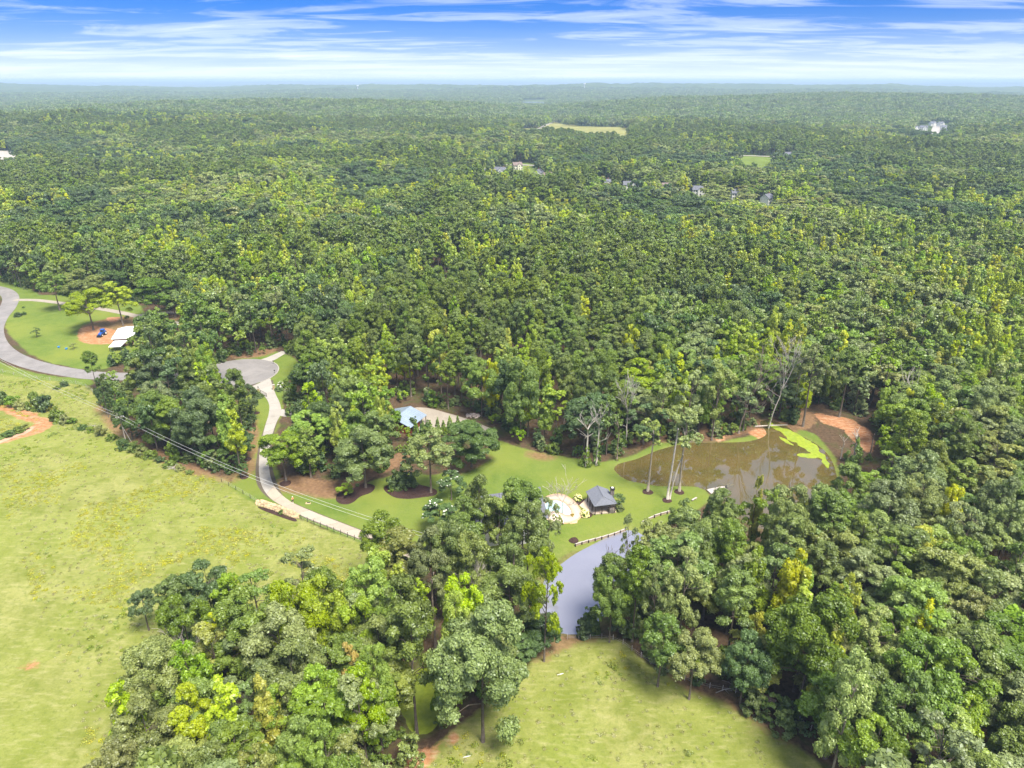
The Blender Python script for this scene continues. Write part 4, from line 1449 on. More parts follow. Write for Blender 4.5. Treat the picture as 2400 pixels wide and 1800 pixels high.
proto('tall0', 'open', 141, 24.0, 3.0, 0.50, 64, 0.26, 1.2, 'pale', nl=16, base=0.34, bark=M_BARKL)
proto('tall1', 'open', 144, 25.0, 4.3, 0.46, 72, 0.28, 1.2, 'pale', nl=18, base=0.34, bark=M_BARKL)
footed(BL, 'tall0', 1518, 1152, 23.5, 3.1, 'pale', 'tall slim tree in the first mulch ring between pavilion and brown pond')
footed(BL, 'tall1', 1592, 1152, 25, 4.8, 'pale', 'tall fan-crowned tree in the mulch ring nearest the dock')
mulch_bed(1518, 1153, 1.5, 'mulch ring round the slim tree beside the brown pond')
mulch_bed(1563, 1173, 1.3, 'mulch ring round the twin dead trunks beside the brown pond')
mulch_bed(1592, 1153, 1.4, 'mulch ring round the fan-crowned tree near the dock')
dead_tree(1564, 1171, 21, 71, 'tall dead trunk without branches in a mulch ring', M_DEAD, 0.2, 0.32, 1, 0.97, (0, 0), lean=(1.2, 0))
dead_tree(1569, 1170, 13.5, 72, 'shorter dead trunk leaning beside the tall dead one', M_DEAD, 0.2, 0.26, 1, 0.97, (0, 0), lean=(2.2, 0))
# dead and bare trees
dead_tree(1374, 1092, 21, 81, 'white dead tree with ivy skirt, nearest the lawn of the two', M_DEAD, 0.9, 0.34, 3, 0.55, (1, 3), (6.5, 1.9, 'oak'))
dead_tree(1398, 1090, 23, 82, 'second white dead tree with ivy beside the ivy-skirted one', M_DEAD, 0.55, 0.3, 3, 0.55, (1, 3), (9, 1.3, 'oak'))
dead_tree(1446, 1079, 15, 83, 'thin dead tree with rusty ivy at the pond lawn', M_DEADB, 0.5, 0.2, 2, 0.7, (1, 2), (7, 0.6, 'olive'))
dead_tree(1466, 1045, 24, 84, 'bare grey-twigged tree behind the thin rusty one', M_DEAD, 0.5, 0.26, 4, 0.45)
dead_tree(1731, 1016, 26, 85, 'big bare pinkish-grey tree with fan of branches behind the pond', M_DEADB, 0.55, 0.28, 5, 0.45, (2, 4), lean=(2.0, 0))
dead_tree(1801, 1006, 28, 86, 'half-bare leaning tree by the footbridge', M_DEAD, 0.40, 0.22, 5, 0.5, (2, 3), lean=(2.6, 0), ivy=(12, 0.8, 'grey'))
dead_tree(2058, 988, 21, 87, 'leaning pale dead tree right of the red clay patch', M_DEAD, 0.35, 0.26, 3, 0.6, (1, 3), lean=(6, 0), ivy=(9, 0.9, 'lime'))
dead_tree(2082, 1000, 19, 88, 'dead tree wound with yellow creeper right of the red clay', M_DEAD, 0.35, 0.24, 3, 0.6, (1, 3), lean=(5, 0), ivy=(14, 1.2, 'yellow'))
dead_tree(1998, 1085, 12, 89, 'ivy-grown snag with white prongs before the red clay', M_DEAD, 0.7, 0.3, 2, 0.6, (2, 4), ivy=(8.0, 2.6, 'oak'))
dead_tree(1970, 1075, 9, 90, 'thin white snag at the pond end of the red clay', M_DEAD, 0.5, 0.16, 2, 0.6, (1, 2))
dead_tree(2036, 1078, 9, 95, 'blackened stub with a tuft of leaves before the red clay', M_DEADB, 0.3, 0.26, 1, 0.9, (0, 1), ivy=(2.2, 1.0, 'oak'))
dead_tree(1114, 1478, 13, 91, 'silvery white leafless tree behind the huge foreground oak', M_DEAD, 0.45, 0.26, 5, 0.3, (3, 4))
dead_tree(1203, 1455, 19, 92, 'tall straight dead trunk beside the creek', M_DEADB, 0.4, 0.3, 2, 0.93, (1, 2))
dead_tree(1021, 1520, 17, 93, 'split grey-brown dead trunk near the pines', M_DEADB, 0.2, 0.26, 2, 0.93, (1, 2))
dead_tree(1430, 1357, 9.5, 94, 'small drowned snag standing in the lavender pond', M_DEADB, 0.5, 0.18, 3, 0.5, (1, 3))
dead_tree(1318, 1205, 11, 96, 'leafless pale sapling between pool and lawn', M_DEAD, 0.6, 0.12, 4, 0.3, (2, 4))
dead_tree(470, 1600, 14, 97, 'pale bare twigs poking from the olive oaks of the clump', M_DEAD, 0.7, 0.18, 4, 0.5, (2, 4))

# ------------------------------------------------------------------ woodland: clearings, scatter
CLEAR_PX = [
    [(-900, 600), (0, 660), (90, 686), (180, 700), (330, 712), (430, 732), (455, 765), (415, 800), (335, 832), (250, 858), (232, 930), (100, 930), (-900, 930)],
    [(195, 862), (560, 854), (560, 890), (195, 898)],
    PASTURES[0],
    [(530, 836), (600, 838), (650, 818), (695, 838), (700, 880), (668, 905), (640, 925), (575, 925), (520, 880)],
    [(560, 925), (668, 905), (672, 960), (685, 1040), (705, 1128), (800, 1140), (880, 1118), (960, 1075), (1000, 1045), (1010, 1010), (890, 1000), (900, 940), (1000, 953), (1115, 968), (1170, 1008), (1220, 1052), (1300, 1070), (1390, 1088), (1470, 1066), (1530, 1040), (1640, 1030), (1760, 1015), (1860, 995), (1900, 945), (1960, 962), (2040, 990), (2082, 1060), (2060, 1120), (1985, 1180), (1960, 1230), (1905, 1290), (1840, 1300), (1760, 1300), (1680, 1230), (1640, 1215), (1560, 1250), (1500, 1270), (1480, 1290), (1600, 1270), (1600, 1330), (1480, 1400), (1400, 1450), (1340, 1478), (1290, 1470), (1230, 1470), (1090, 1500), (1060, 1540), (1030, 1560), (1020, 1500), (960, 1420), (930, 1312), (650, 1200), (560, 1140), (585, 1060), (600, 990)],
    PASTURES[1],
    ALGAE_PX,
    [(1000, 655), (1060, 652), (1075, 700), (1010, 735)],
    [(1215, 690), (1255, 690), (1260, 730), (1225, 735)],
]
CLEAR = [gpoly(p) for p in CLEAR_PX]
# far openings: upper edge on the ground, lower edge hidden by the crowns in front of it
def opening(pts_up, pts_low, lift=16):
    P = [gz(*p)[:2] for p in pts_up]
    Q = []
    for p in pts_low:
        x, y, z = gz(*p)
        a, b = gp(p[0], p[1], z + lift)
        Q.append((float(a), float(b)))
    return np.array(P + Q[::-1])


FIELD_UP, FIELD_LO = [(1222, 303), (1262, 300), (1296, 283), (1340, 296), (1400, 298), (1450, 298), (1478, 306)], [(1218, 310), (1262, 313), (1330, 312), (1400, 312), (1470, 318)]
far_field = opening(FIELD_UP, FIELD_LO)
far_road_lawn = opening([(1185, 384), (1240, 383), (1262, 386)], [(1185, 402), (1230, 402), (1256, 398)])
right_lawn = opening([(1733, 370), (1760, 364), (1790, 368), (1822, 363)], [(1735, 380), (1752, 386), (1768, 380), (1800, 384), (1818, 374)])
left_strip = opening([(415, 410), (470, 408), (500, 412)], [(415, 418), (470, 420), (500, 418)])
lot_right = opening([(2128, 300), (2190, 288), (2240, 292)], [(2128, 314), (2190, 316), (2240, 312)])
lake = opening([(1220, 235), (1245, 234), (1282, 233)], [(1215, 242), (1235, 245), (1285, 238)], 14)
parking = opening([(-30, 354), (35, 356)], [(-30, 372), (38, 368)])
FAR_CLEAR = [far_field, far_road_lawn, right_lawn, lot_right, lake, parking]
HOUSES = [  # x, y of the wall foot seen in the photograph, width, yaw, wall colour, roof colour, label
    (1142, 414, 9, 0.5, 0, 'small white house at the left end of the far hamlet'),
    (1173, 410, 13, -0.35, 0, 'pale yellow gabled house with grey roof in the far hamlet'),
    (1212, 398, 11, 0.3, 1, 'house with brown roof beside the far green lawn'),
    (1262, 416, 11, 1.2, 0, 'white gable end showing right of the far green lawn'),
    (1283, 424, 9, 0.2, 1, 'low tan-roofed house below the white gable end'),
    (1418, 441, 10, 0.2, 0, 'half-hidden house left of the two-storey white one'),
    (1478, 446, 15, -0.12, 0, 'two-storey white house with dark shutters amid the trees'),
    (1565, 450, 13, 0.1, 1, 'house with brown-grey roof right of the two-storey white one'),
    (1637, 458, 12, -0.2, 0, 'grey-roofed house beside the purple-leaved tree'),
    (1722, 466, 9, 0.1, 0, 'low grey roof glimpsed right of the purple-leaved tree'),
    (1797, 478, 10, 0.7, 0, 'house at the right end of the hamlet row'),
    (1848, 372, 12, 0.0, 0, 'small white house far behind the right meadow'),
]
HPOS = []
for h in HOUSES:
    x, y, z = gz(h[0], h[1])
    HPOS.append((x, y, z))
    u = np.array([x, y]) / math.hypot(x, y); v = np.array([-u[1], u[0]])
    wdt = h[2] * 0.62
    c0 = np.array([x, y])
    FAR_CLEAR.append(np.array([c0 + u * 9 - v * wdt * 1.1, c0 + u * 9 + v * wdt * 1.1, c0 - u * 62 + v * wdt, c0 - u * 62 - v * wdt]))

rng = np.random.default_rng(11)


def hexgrid(x0, x1, y0, y1, s, jit):
    xs = np.arange(x0, x1, s); ys = np.arange(y0, y1, s * 0.866)
    X, Y = np.meshgrid(xs, ys)
    X = X + (np.arange(len(ys)) % 2)[:, None] * s / 2
    X = X.ravel() + rng.uniform(-jit, jit, X.size); Y = Y.ravel() + rng.uniform(-jit, jit, Y.size)
    return X, Y


def forest_mask(X, Y, margin=0.0):
    ok = np.ones(X.shape, bool)
    for p in CLEAR + FAR_CLEAR:
        ok &= ~inside(X, Y, p)
    for poly, lv, bank in PONDS:
        ok &= ~inside(X, Y, offset(poly, 2.0))
    if len(X) < 60000:
        ok &= ~((np.hypot(X, Y) < 420) & (poly_dist(X, Y, creek, False) < 3.0))
    return ok


def wedge(X, Y, half=41.0):
    return (np.abs(np.degrees(np.arctan2(X, Y))) < half) & (Y > 40)


X, Y = hexgrid(-430, 430, 50, 470, 7.3, 2.5)
ok = wedge(X, Y, 56) & forest_mask(X, Y)
X, Y = X[ok], Y[ok]
hx = np.array([h[0] for h in HAND]); hy = np.array([h[1] for h in HAND]); hr = np.array([h[2] for h in HAND])
dmin = np.full(len(X), 1e9)
for a, b, r in zip(hx, hy, hr):
    dmin = np.minimum(dmin, np.hypot(X - a, Y - b) - np.clip(r * 0.55, 1.6, 4.2))
ok = dmin > 0
X, Y = X[ok], Y[ok]
px_, py_ = project(X, Y, np.full(len(X), 14.0))
# scattered trees keep clear of the sight lines to what the photograph shows between them
OPEN = [(180, 690, 300, 842), (395, 760, 415, 775), (600, 815, 682, 930), (600, 930, 640, 1000), (936, 950, 1010, 1012), (1010, 960, 1150, 1010), (1316, 1290, 1395, 1440),
        (1480, 1030, 1660, 1140), (1640, 1100, 1720, 1158), (1720, 1040, 1890, 1110), (1760, 1620, 1825, 1665), (1300, 1120, 1500, 1250), (1890, 960, 2050, 1060), (520, 836, 640, 900), (275, 970, 305, 1050), (1400, 1450, 1600, 1540), (948, 1590, 1030, 1700)]
tx_, ty_ = project(X, Y, np.full(len(X), 20.0))
bx_, by_ = project(X, Y, np.zeros(len(X)))
rp_ = 3.6 / depth_of(X, Y, 10.0) * FPX
ok = np.ones(len(X), bool)
for (a0, b0, a1, b1) in OPEN:
    ok &= ~((tx_ + rp_ > a0) & (tx_ - rp_ < a1) & (ty_ < b1) & (by_ - (by_ - ty_) * 0.12 > b0))
X, Y, px_, py_ = X[ok], Y[ok], px_[ok], py_[ok]
# which kind grows where: pines fill the middle of the wood, oaks the right and the far left
pin = fbm(X / 70 + 2, Y / 70, 101, 3) + 0.22 * np.exp(-((px_ - 1250) / 620) ** 2) * ((py_ > 560) & (py_ < 900)) - 0.22 * sstep(1750, 2150, px_) - 0.16 * (px_ < 480) * (py_ < 760) - 0.15 * (py_ > 1150)
lim = fbm(X / 26 + 9, Y / 26 + 4, 131, 3) + 0.10 * sstep(1900, 2300, px_) * (py_ < 1000) + 0.06 * ((py_ < 620) & (py_ > 470)) + rng.uniform(-0.16, 0.16, len(X))
kind = np.where(lim > 0.60, 2, np.where(pin + rng.uniform(-0.12, 0.12, len(X)) > 0.50, 0, 1))
hgt = np.where(kind == 0, rng.uniform(17, 24, len(X)), np.where(kind == 1, rng.uniform(14, 22, len(X)), rng.uniform(15, 22, len(X)))) * (0.74 + 0.52 * fbm(X / 32 + 4, Y / 32, 171, 3))
rad = np.where(kind == 0, rng.uniform(3.0, 4.3, len(X)), np.where(kind == 1, rng.uniform(4.0, 6.4, len(X)), rng.uniform(2.8, 4.3, len(X))))
dist = np.sqrt(X ** 2 + Y ** 2 + 90.0 ** 2)
size = rad / dist
inview = (px_ > -40) & (px_ < 2440) & (py_ > 150) & (py_ < 1900)


def region_of(px, py):
    if py > 1120:
        if px < 1000: return ('in the thick of the foreground clump by the pasture', 'foreground clump')
        if px > 1350: return ('in the wood right of the foreground field', 'right foreground wood')
        return ('beside the creek below the house', 'creek side')
    if px < 620 and py > 780: return ('within the wooded block between road and driveway', 'wooded block by the road')
    if px < 620: return ('in the wood above the farmyard', 'wood above the farmyard')
    if px < 960 and py > 850: return ('in the grove between driveway and metal-roofed shed', 'grove beside the shed')
    if px > 1950: return ('in the wood climbing the right side', 'wood on the right side')
    if px > 1280 and py > 780: return ('on the wood edge behind the brown pond', 'wood edge behind the pond')
    if py > 780: return ('on the wood edge behind the shed yard', 'wood edge behind the shed')
    return ('in the dense wood filling the middle of the view', 'dense middle wood')


WORDS = {
    0: ['round-topped green pine', 'tall dark pine', 'slim tufted pine', 'olive-green pine'],
    1: {'oak': 'green broadleaf tree', 'grey': 'grey-green broadleaf tree', 'dark': 'dark green broadleaf tree', 'olive': 'olive broadleaf tree', 'fresh': 'fresh green broadleaf tree', 'pale': 'pale green broadleaf tree'},
    2: {'lime': 'lime-green poplar', 'yellow': 'yellow-green poplar', 'fresh': 'fresh green poplar'},
}
KNAME = {0: PN, 1: BL, 2: PO}
prnd = random.Random(8)
as_object = np.zeros(len(X), bool)
USED = set()
limits = {0: 270, 1: 190, 2: 220}
for k in (0, 1, 2):
    idx = np.where((kind == k) & inview)[0]
    idx = idx[np.argsort(-size[idx])][:limits[k]]
    as_object[idx] = True
ox, oy, oz = X, Y, H(X, Y)
colours = []
for i in range(len(X)):
    k = kind[i]
    right = px_[i] > 1850
    if k == 0:
        colours.append('pine')
    elif k == 1:
        colours.append(prnd.choice(('oak', 'grey', 'olive', 'grey', 'oak', 'fresh') if right or py_[i] > 1150 else ('oak', 'oak', 'dark', 'grey', 'dark', 'fresh')))
    else:
        colours.append(prnd.choice(('lime', 'fresh', 'lime', 'yellow', 'fresh')))
for i in np.where(as_object)[0]:
    k = int(kind[i])
    col = colours[i]
    key = {0: 'pine%d' % prnd.randrange(5), 1: prnd.choice(('oak0', 'oak1', 'oak2', 'oak3', 'oak4', 'open0', 'open1')), 2: 'lime%d' % prnd.randrange(4)}[k]
    reg = region_of(px_[i], py_[i])
    if k == 0:
        word = WORDS[0][int(key[-1]) % 4]
    else:
        word = WORDS[k][col]
    lab = word + ' ' + reg[0]
    tp = project(X[i], Y[i], oz[i] + hgt[i])
    best = sorted((math.hypot(m_[0] - tp[0], m_[1] - tp[1]), m_) for m_ in MARKS)[:4]
    for dd_, m_ in best:
        ddx, ddy = tp[0] - m_[0], tp[1] - m_[1]
        rel = ('right of' if ddx > 0 else 'left of') if abs(ddx) > abs(ddy) * 1.2 else ('just below' if ddy > 0 else 'just above')
        cand = word + ' ' + rel + ' the ' + m_[2]
        if dd_ < 130 and len(cand.split()) <= 16 and cand not in USED:
            lab = cand; USED.add(cand)
            break
    tree(KNAME[k], key, X[i], Y[i], hgt[i], rad[i], col, lab, 'tree', word + 's, ' + reg[1], z=oz[i], rnd=prnd)

# ------------------------------------------------------------------ the rest of the wood, as one mass
def lod(key, kind, seed, Ht, Rd, cb, n, leaf, cover, colour, aspect=0.7, trunk=True):
    me, c, r = crown_mesh('far_' + key, kind, seed, Ht, Rd, cb, n, leaf, cover, aspect, LEAF[colour])
    if trunk:
        b = MB().tube([(0, 0, -0.5), (0.1, 0.1, Ht * 0.5), (0, 0.1, Ht * 0.9)], [0.3, 0.22, 0.1], 5)
        nv = len(me.vertices)
        V = np.empty(nv * 3, np.float32); me.vertices.foreach_get('co', V)
        T = np.empty(nv, np.float32); me.attributes['tint'].data.foreach_get('value', T)
        F = np.arange(nv).reshape(-1, 4)
        bf = [f for f in b.f if len(f) == 4]
        V2 = np.concatenate([V.reshape(-1, 3), np.array(b.v)]); F2 = np.concatenate([F, np.array(bf) + nv])
        m2 = np_mesh('far_' + key, V2, F2, LEAF[colour], False, {'tint': np.concatenate([T, np.zeros(len(b.v))])})
        m2.materials.append(M_BARK)
        mi = np.zeros(len(F2), np.int32); mi[len(F):] = 1
        m2.polygons.foreach_set('material_index', mi)
        me = m2
    return me


def scatter(name, protos, P, rz, sc, pi, label, cat='forest'):
    """one stuff object: protos (meshes) instanced on points with geometry nodes"""
    coll = bpy.data.collections.new(name + '_kinds')
    for i, me in enumerate(protos):
        coll.objects.link(bpy.data.objects.new('%s_%02d' % (name, i), me))
    n = len(P)
    me = bpy.data.meshes.new(name)
    me.vertices.add(n); me.vertices.foreach_set('co', np.ascontiguousarray(P, np.float32).ravel())
    a = me.attributes.new('rz', 'FLOAT_VECTOR', 'POINT')
    rv = np.zeros((n, 3), np.float32); rv[:, 2] = rz
    a.data.foreach_set('vector', rv.ravel())
    a = me.attributes.new('sc', 'FLOAT_VECTOR', 'POINT'); a.data.foreach_set('vector', np.ascontiguousarray(sc, np.float32).ravel())
    a = me.attributes.new('pi', 'INT', 'POINT'); a.data.foreach_set('value', np.ascontiguousarray(pi, np.int32))
    o = link(bpy.data.objects.new(name, me))
    tag(o, label, cat, kind='stuff')
    g = bpy.data.node_groups.new(name, 'GeometryNodeTree')
    g.interface.new_socket('Geometry', in_out='INPUT', socket_type='NodeSocketGeometry')
    g.interface.new_socket('Geometry', in_out='OUTPUT', socket_type='NodeSocketGeometry')
    gi_, go_ = g.nodes.new('NodeGroupInput'), g.nodes.new('NodeGroupOutput')
    ci = g.nodes.new('GeometryNodeCollectionInfo')
    ci.inputs['Collection'].default_value = coll
    ci.inputs['Separate Children'].default_value = True
    ci.inputs['Reset Children'].default_value = True
    ip = g.nodes.new('GeometryNodeInstanceOnPoints')
    ip.inputs['Pick Instance'].default_value = True

    def na(nm, dt):
        x = g.nodes.new('GeometryNodeInputNamedAttribute'); x.data_type = dt; x.inputs['Name'].default_value = nm
        return x.outputs['Attribute']
    e2r = g.nodes.new('FunctionNodeEulerToRotation')
    L = g.links.new
    L(gi_.outputs[0], ip.inputs['Points']); L(ci.outputs[0], ip.inputs['Instance'])
    L(na('pi', 'INT'), ip.inputs['Instance Index'])
    L(na('rz', 'FLOAT_VECTOR'), e2r.inputs[0]); L(e2r.outputs[0], ip.inputs['Rotation'])
    L(na('sc', 'FLOAT_VECTOR'), ip.inputs['Scale'])
    L(ip.outputs[0], go_.inputs[0])
    md = o.modifiers.new('scatter', 'NODES'); md.node_group = g
    return o


# mid-distance: the same full trees, in their colours
MID = [('pine0', 'pine'), ('pine1', 'pine'), ('pine2', 'pine'), ('pine3', 'pine'), ('pine4', 'pine'),
       ('oak0', 'oak'), ('oak1', 'grey'), ('oak2', 'dark'), ('oak3', 'olive'), ('oak4', 'fresh'), ('open0', 'oak'), ('oak0', 'pale'),
       ('lime0', 'lime'), ('lime1', 'fresh'), ('lime2', 'lime'), ('lime3', 'yellow')]
mid_meshes = [lod('m%02d' % i, {'pine': 'pine', 'oak': 'oak', 'open': 'open', 'lime': 'lime'}[k[:-1]], 200 + i, PROTO[k][2], PROTO[k][3], 0.5 if k.startswith('pine') else 0.28, 60, 0.42, 1.1, c) for i, (k, c) in enumerate(MID)]
BYK = {0: [0, 1, 2, 3, 4], 1: [5, 6, 7, 8, 9, 10, 11], 2: [12, 13, 14, 15]}
COLI = {'oak': [5, 10], 'grey': [6], 'dark': [7], 'olive': [8], 'fresh': [9], 'pale': [11]}
COLP = {'lime': [12, 14], 'fresh': [13], 'yellow': [15]}
rest = np.where(~as_object)[0]
pi = np.array([prnd.choice(BYK[0]) if kind[i] == 0 else prnd.choice(COLI[colours[i]]) if kind[i] == 1 else prnd.choice(COLP[colours[i]]) for i in rest])
sc = np.stack([rad[rest] / np.array([PROTO[MID[p][0]][3] for p in pi]), rad[rest] / np.array([PROTO[MID[p][0]][3] for p in pi]), hgt[rest] / np.array([PROTO[MID[p][0]][2] for p in pi])], 1)
P = [np.stack([X[rest], Y[rest], oz[rest]], 1)]; RZ = [rng.uniform(0, 6.28, len(rest))]; SC = [sc]; PI = [pi]

# 470 m .. 1700 m
X2, Y2 = hexgrid(-1300, 1300, 420, 1720, 8.8, 3.2)
ok = wedge(X2, Y2) & (Y2 > 466) & (np.hypot(X2, Y2) < 1720)
X2, Y2 = X2[ok], Y2[ok]
ok = forest_mask(X2, Y2)
X2, Y2 = X2[ok], Y2[ok]
Z2 = H(X2, Y2)
t2x, t2y = project(X2, Y2, Z2 + 17)
b2x, b2y = project(X2, Y2, Z2)
rp2 = 5.0 / depth_of(X2, Y2, Z2 + 8) * FPX
ok = np.ones(len(X2), bool)
for h, p in zip(HOUSES, HPOS):
    k_ = FPX / depth_of(p[0], p[1], p[2])
    a0, a1, b0, b1 = h[0] - h[2] * .42 * k_, h[0] + h[2] * .42 * k_, h[1] - 9 * k_, h[1] - 3.2 * k_
    ok &= ~((t2x + rp2 > a0) & (t2x - rp2 < a1) & (t2y < b1) & (b2y > b0) & (Y2 < p[1] + 4))
X2, Y2, Z2 = X2[ok], Y2[ok], Z2[ok]
pin2 = fbm(X2 / 150 + 2, Y2 / 150, 101, 3) + rng.uniform(-0.06, 0.06, len(X2))
q2x, q2y = project(X2, Y2, Z2 + 15)
lim2 = fbm(X2 / 45 + 9, Y2 / 45 + 4, 131, 3) + rng.uniform(-0.13, 0.13, len(X2)) + 0.05 * (np.hypot(X2, Y2) < 720) - 0.05 * (np.hypot(X2, Y2) > 900)
k2 = np.where(lim2 > 0.615, 2, np.where(pin2 > 0.50, 0, 1))
tone = fbm(X2 / 110 + 31, Y2 / 110 + 5, 151, 3) + rng.uniform(-.14, .14, len(X2))
c1 = np.where(tone < .42, 7, np.where(tone < .5, rng.choice([5, 7, 10], len(X2)), np.where(tone < .6, rng.choice([5, 6, 8, 10], len(X2)), rng.choice([6, 8, 9, 11], len(X2)))))
pi2 = np.where(k2 == 0, rng.integers(0, 5, len(X2)), np.where(k2 == 1, c1, rng.choice([12, 13, 14, 15], len(X2), p=[.3, .3, .25, .15])))
# saplings and garden trees stay low in front of the far houses
hg2 = rng.uniform(13.5, 21, len(X2)) * np.where(k2 == 0, 1.08, 1.0) * (0.55 + 0.9 * fbm(X2 / 70 + 14, Y2 / 70, 181, 3))
rd2 = np.where(k2 == 0, rng.uniform(3.6, 5.2, len(X2)), np.where(k2 == 1, rng.uniform(5.0, 8.2, len(X2)), rng.uniform(3.6, 5.6, len(X2))))
rr2 = np.array([PROTO[MID[p][0]][3] for p in pi2]); hh2 = np.array([PROTO[MID[p][0]][2] for p in pi2])
P.append(np.stack([X2, Y2, Z2], 1)); RZ.append(rng.uniform(0, 6.28, len(X2))); SC.append(np.stack([rd2 / rr2, rd2 / rr2, hg2 / hh2], 1)); PI.append(pi2)
scatter('forest', mid_meshes, np.concatenate(P), np.concatenate(RZ), np.concatenate(SC), np.concatenate(PI), 'unbroken mixed forest of pines and broadleaf trees running back to the hills')

# 1700 m .. 5600 m: small stands of trees
def stand(seed):
    r = np.random.default_rng(seed)
    Vs, Fs, Ts, Ms = [], [], [], []
    off = 0
    for k in range(13):
        kd = r.choice(['oak', 'pine', 'oak', 'lime'], p=[.4, .35, .17, .08])
        Ht = r.uniform(12, 19); Rd = r.uniform(4.2, 7.6)
        c, rr_ = clump_set(kd, r, Ht, Rd, 0.35, 16)
        n = 110
        idx = r.integers(0, len(c), n)
        d = unit(r.normal(size=(n, 3)) + np.array([0, 0, 0.6]))
        p = c[idx] + d * rr_[idx] * 1.1
        nor = unit(d + 0.5 * r.normal(size=(n, 3)))
        ang = r.uniform(0, 6.28); rad_ = 17 * math.sqrt(r.uniform(0, 1))
        p[:, 0] += rad_ * math.cos(ang); p[:, 1] += rad_ * math.sin(ang)
        V, F, T = leaf_cards(p, nor, 1.25, r, np.clip(r.uniform(0, .6) + 0.4 * r.uniform(0, 1, n), 0, 1), 0.75)
        Vs.append(V); Fs.append(F + off); Ts.append(T); off += len(V)
        Ms.append(np.full(len(F), {'pine': 0, 'oak': int(r.choice([1, 2])), 'lime': 3}[kd], np.int32))
    me = np_mesh('stand%d' % seed, np.concatenate(Vs), np.concatenate(Fs), LEAF['pine'], False, {'tint': np.concatenate(Ts)})
    for c in ('oak', 'grey', 'fresh'):
        me.materials.append(LEAF[c])
    me.polygons.foreach_set('material_index', np.concatenate(Ms))
    return me


stands = [stand(300 + k) for k in range(7)]
X3, Y3 = hexgrid(-4400, 4400, 1450, 5700, 26.0, 9.0)
r3 = np.hypot(X3, Y3)
ok = wedge(X3, Y3, 40) & (r3 > 1690) & (r3 < 5700)
X3, Y3 = X3[ok], Y3[ok]
ok = np.ones(len(X3), bool)
for p in FAR_CLEAR:
    ok &= ~inside(X3, Y3, p)
X3, Y3 = X3[ok], Y3[ok]
s3 = rng.uniform(0.85, 1.15, len(X3))
scatter('distant_forest', stands, np.stack([X3, Y3, H(X3, Y3) - 0.5], 1), rng.uniform(0, 6.28, len(X3)), np.stack([s3, s3, s3 * rng.uniform(0.85, 1.1, len(X3))], 1), rng.integers(0, 7, len(X3)), 'hazy wooded hills rolling away to the horizon')

# undergrowth along the wood edges
X4, Y4 = hexgrid(-330, 330, 80, 430, 2.6, 1.2)
ok = wedge(X4, Y4, 52) & forest_mask(X4, Y4)
X4, Y4 = X4[ok], Y4[ok]
dc = np.full(len(X4), 1e9)
for p in CLEAR:
    dc = np.minimum(dc, poly_dist(X4, Y4, p))
keep = (dc < 9) & (rng.uniform(0, 1, len(X4)) < 0.75 * np.exp(-dc / 6) + 0.10) & (dc > 0.6)
X4, Y4 = X4[keep], Y4[keep]
sh = [crown_mesh('under%d' % k, ('oak', 'shrub', 'lime')[k % 3], 400 + k, 5.5, 2.4, 0.02, 40, 0.24, 1.0, 0.6, LEAF[('dark', 'oak', 'dark', 'fresh', 'grey', 'oak')[k]])[0] for k in range(6)]
s4 = rng.uniform(0.45, 1.05, len(X4))
scatter('undergrowth', sh, np.stack([X4, Y4, H(X4, Y4) - 0.1], 1), rng.uniform(0, 6.28, len(X4)), np.stack([s4, s4, s4 * rng.uniform(0.7, 1.3, len(X4))], 1), rng.integers(0, 6, len(X4)), 'dark leafy undergrowth filling the edges of the woods', 'undergrowth')
# ------------------------------------------------------------------ built things
M_WHITE = mat_plain('white_metal', (0.78, 0.78, 0.77), 0.45, 0.4, 0.0, 0.05, 1.5)
M_BRICK = mat_plain('brick', (0.33, 0.17, 0.12), 0.9, 0.15, var=0.3, scale=4)
M_GREYB = mat_plain('grey_board', (0.30, 0.27, 0.25), 0.9, 0.15, var=0.3, scale=2)
M_DARK = mat_plain('dark_interior', (0.03, 0.03, 0.032), 0.6, 0.3)
M_GLASS = mat_plain('window_glass', (0.035, 0.045, 0.055), 0.08, 0.6, 0.0, 0.1)
M_BLUE = mat_plain('tractor_blue', (0.020, 0.115, 0.48), 0.35, 0.5, 0.0, 0.12)
M_TYRE = mat_plain('tyre', (0.022, 0.022, 0.022), 0.85, 0.2)
M_RIM = mat_plain('wheel_rim', (0.75, 0.74, 0.70), 0.5, 0.4, 0.0, 0.08)
M_BLACK = mat_plain('black_metal', (0.018, 0.018, 0.02), 0.5, 0.4)
M_STEEL = mat_plain('shed_roof', (0.36, 0.44, 0.53), 0.35, 0.5, 0.35, 0.10, 0.8)
M_REDW = mat_plain('red_siding', (0.26, 0.065, 0.04), 0.8, 0.2, var=0.2)
M_SHING = mat_plain('slate_shingle', (0.165, 0.175, 0.205), 0.85, 0.25, var=0.3, scale=5.0, bump=0.4)
M_POST = mat_plain('dark_post', (0.045, 0.036, 0.032), 0.8, 0.2)
M_STONE = mat_plain('chimney_stone', (0.20, 0.175, 0.16), 0.9, 0.15, var=0.5, scale=3.5, bump=0.6)
M_TANST = mat_plain('tan_stone', (0.56, 0.42, 0.25), 0.9, 0.15, var=0.45, scale=1.2, bump=0.5)
M_DECK = concrete_material('pool_deck', (0.46, 0.37, 0.28), (0.53, 0.44, 0.35), (0.40, 0.30, 0.22))
M_COPING = mat_plain('coping', (0.50, 0.33, 0.21), 0.8, 0.2, var=0.2)
M_POOL = water_material('pool_water', (0.46, 0.62, 0.60), (0.40, 0.57, 0.57), 1.4, None, 0.04, 0.02)
M_TIMBER = mat_plain('timber', (0.42, 0.33, 0.24), 0.85, 0.15, var=0.3, scale=2.0)
M_TIMBERG = mat_plain('weathered_plank', (0.46, 0.41, 0.38), 0.85, 0.2, var=0.25, scale=2.0)
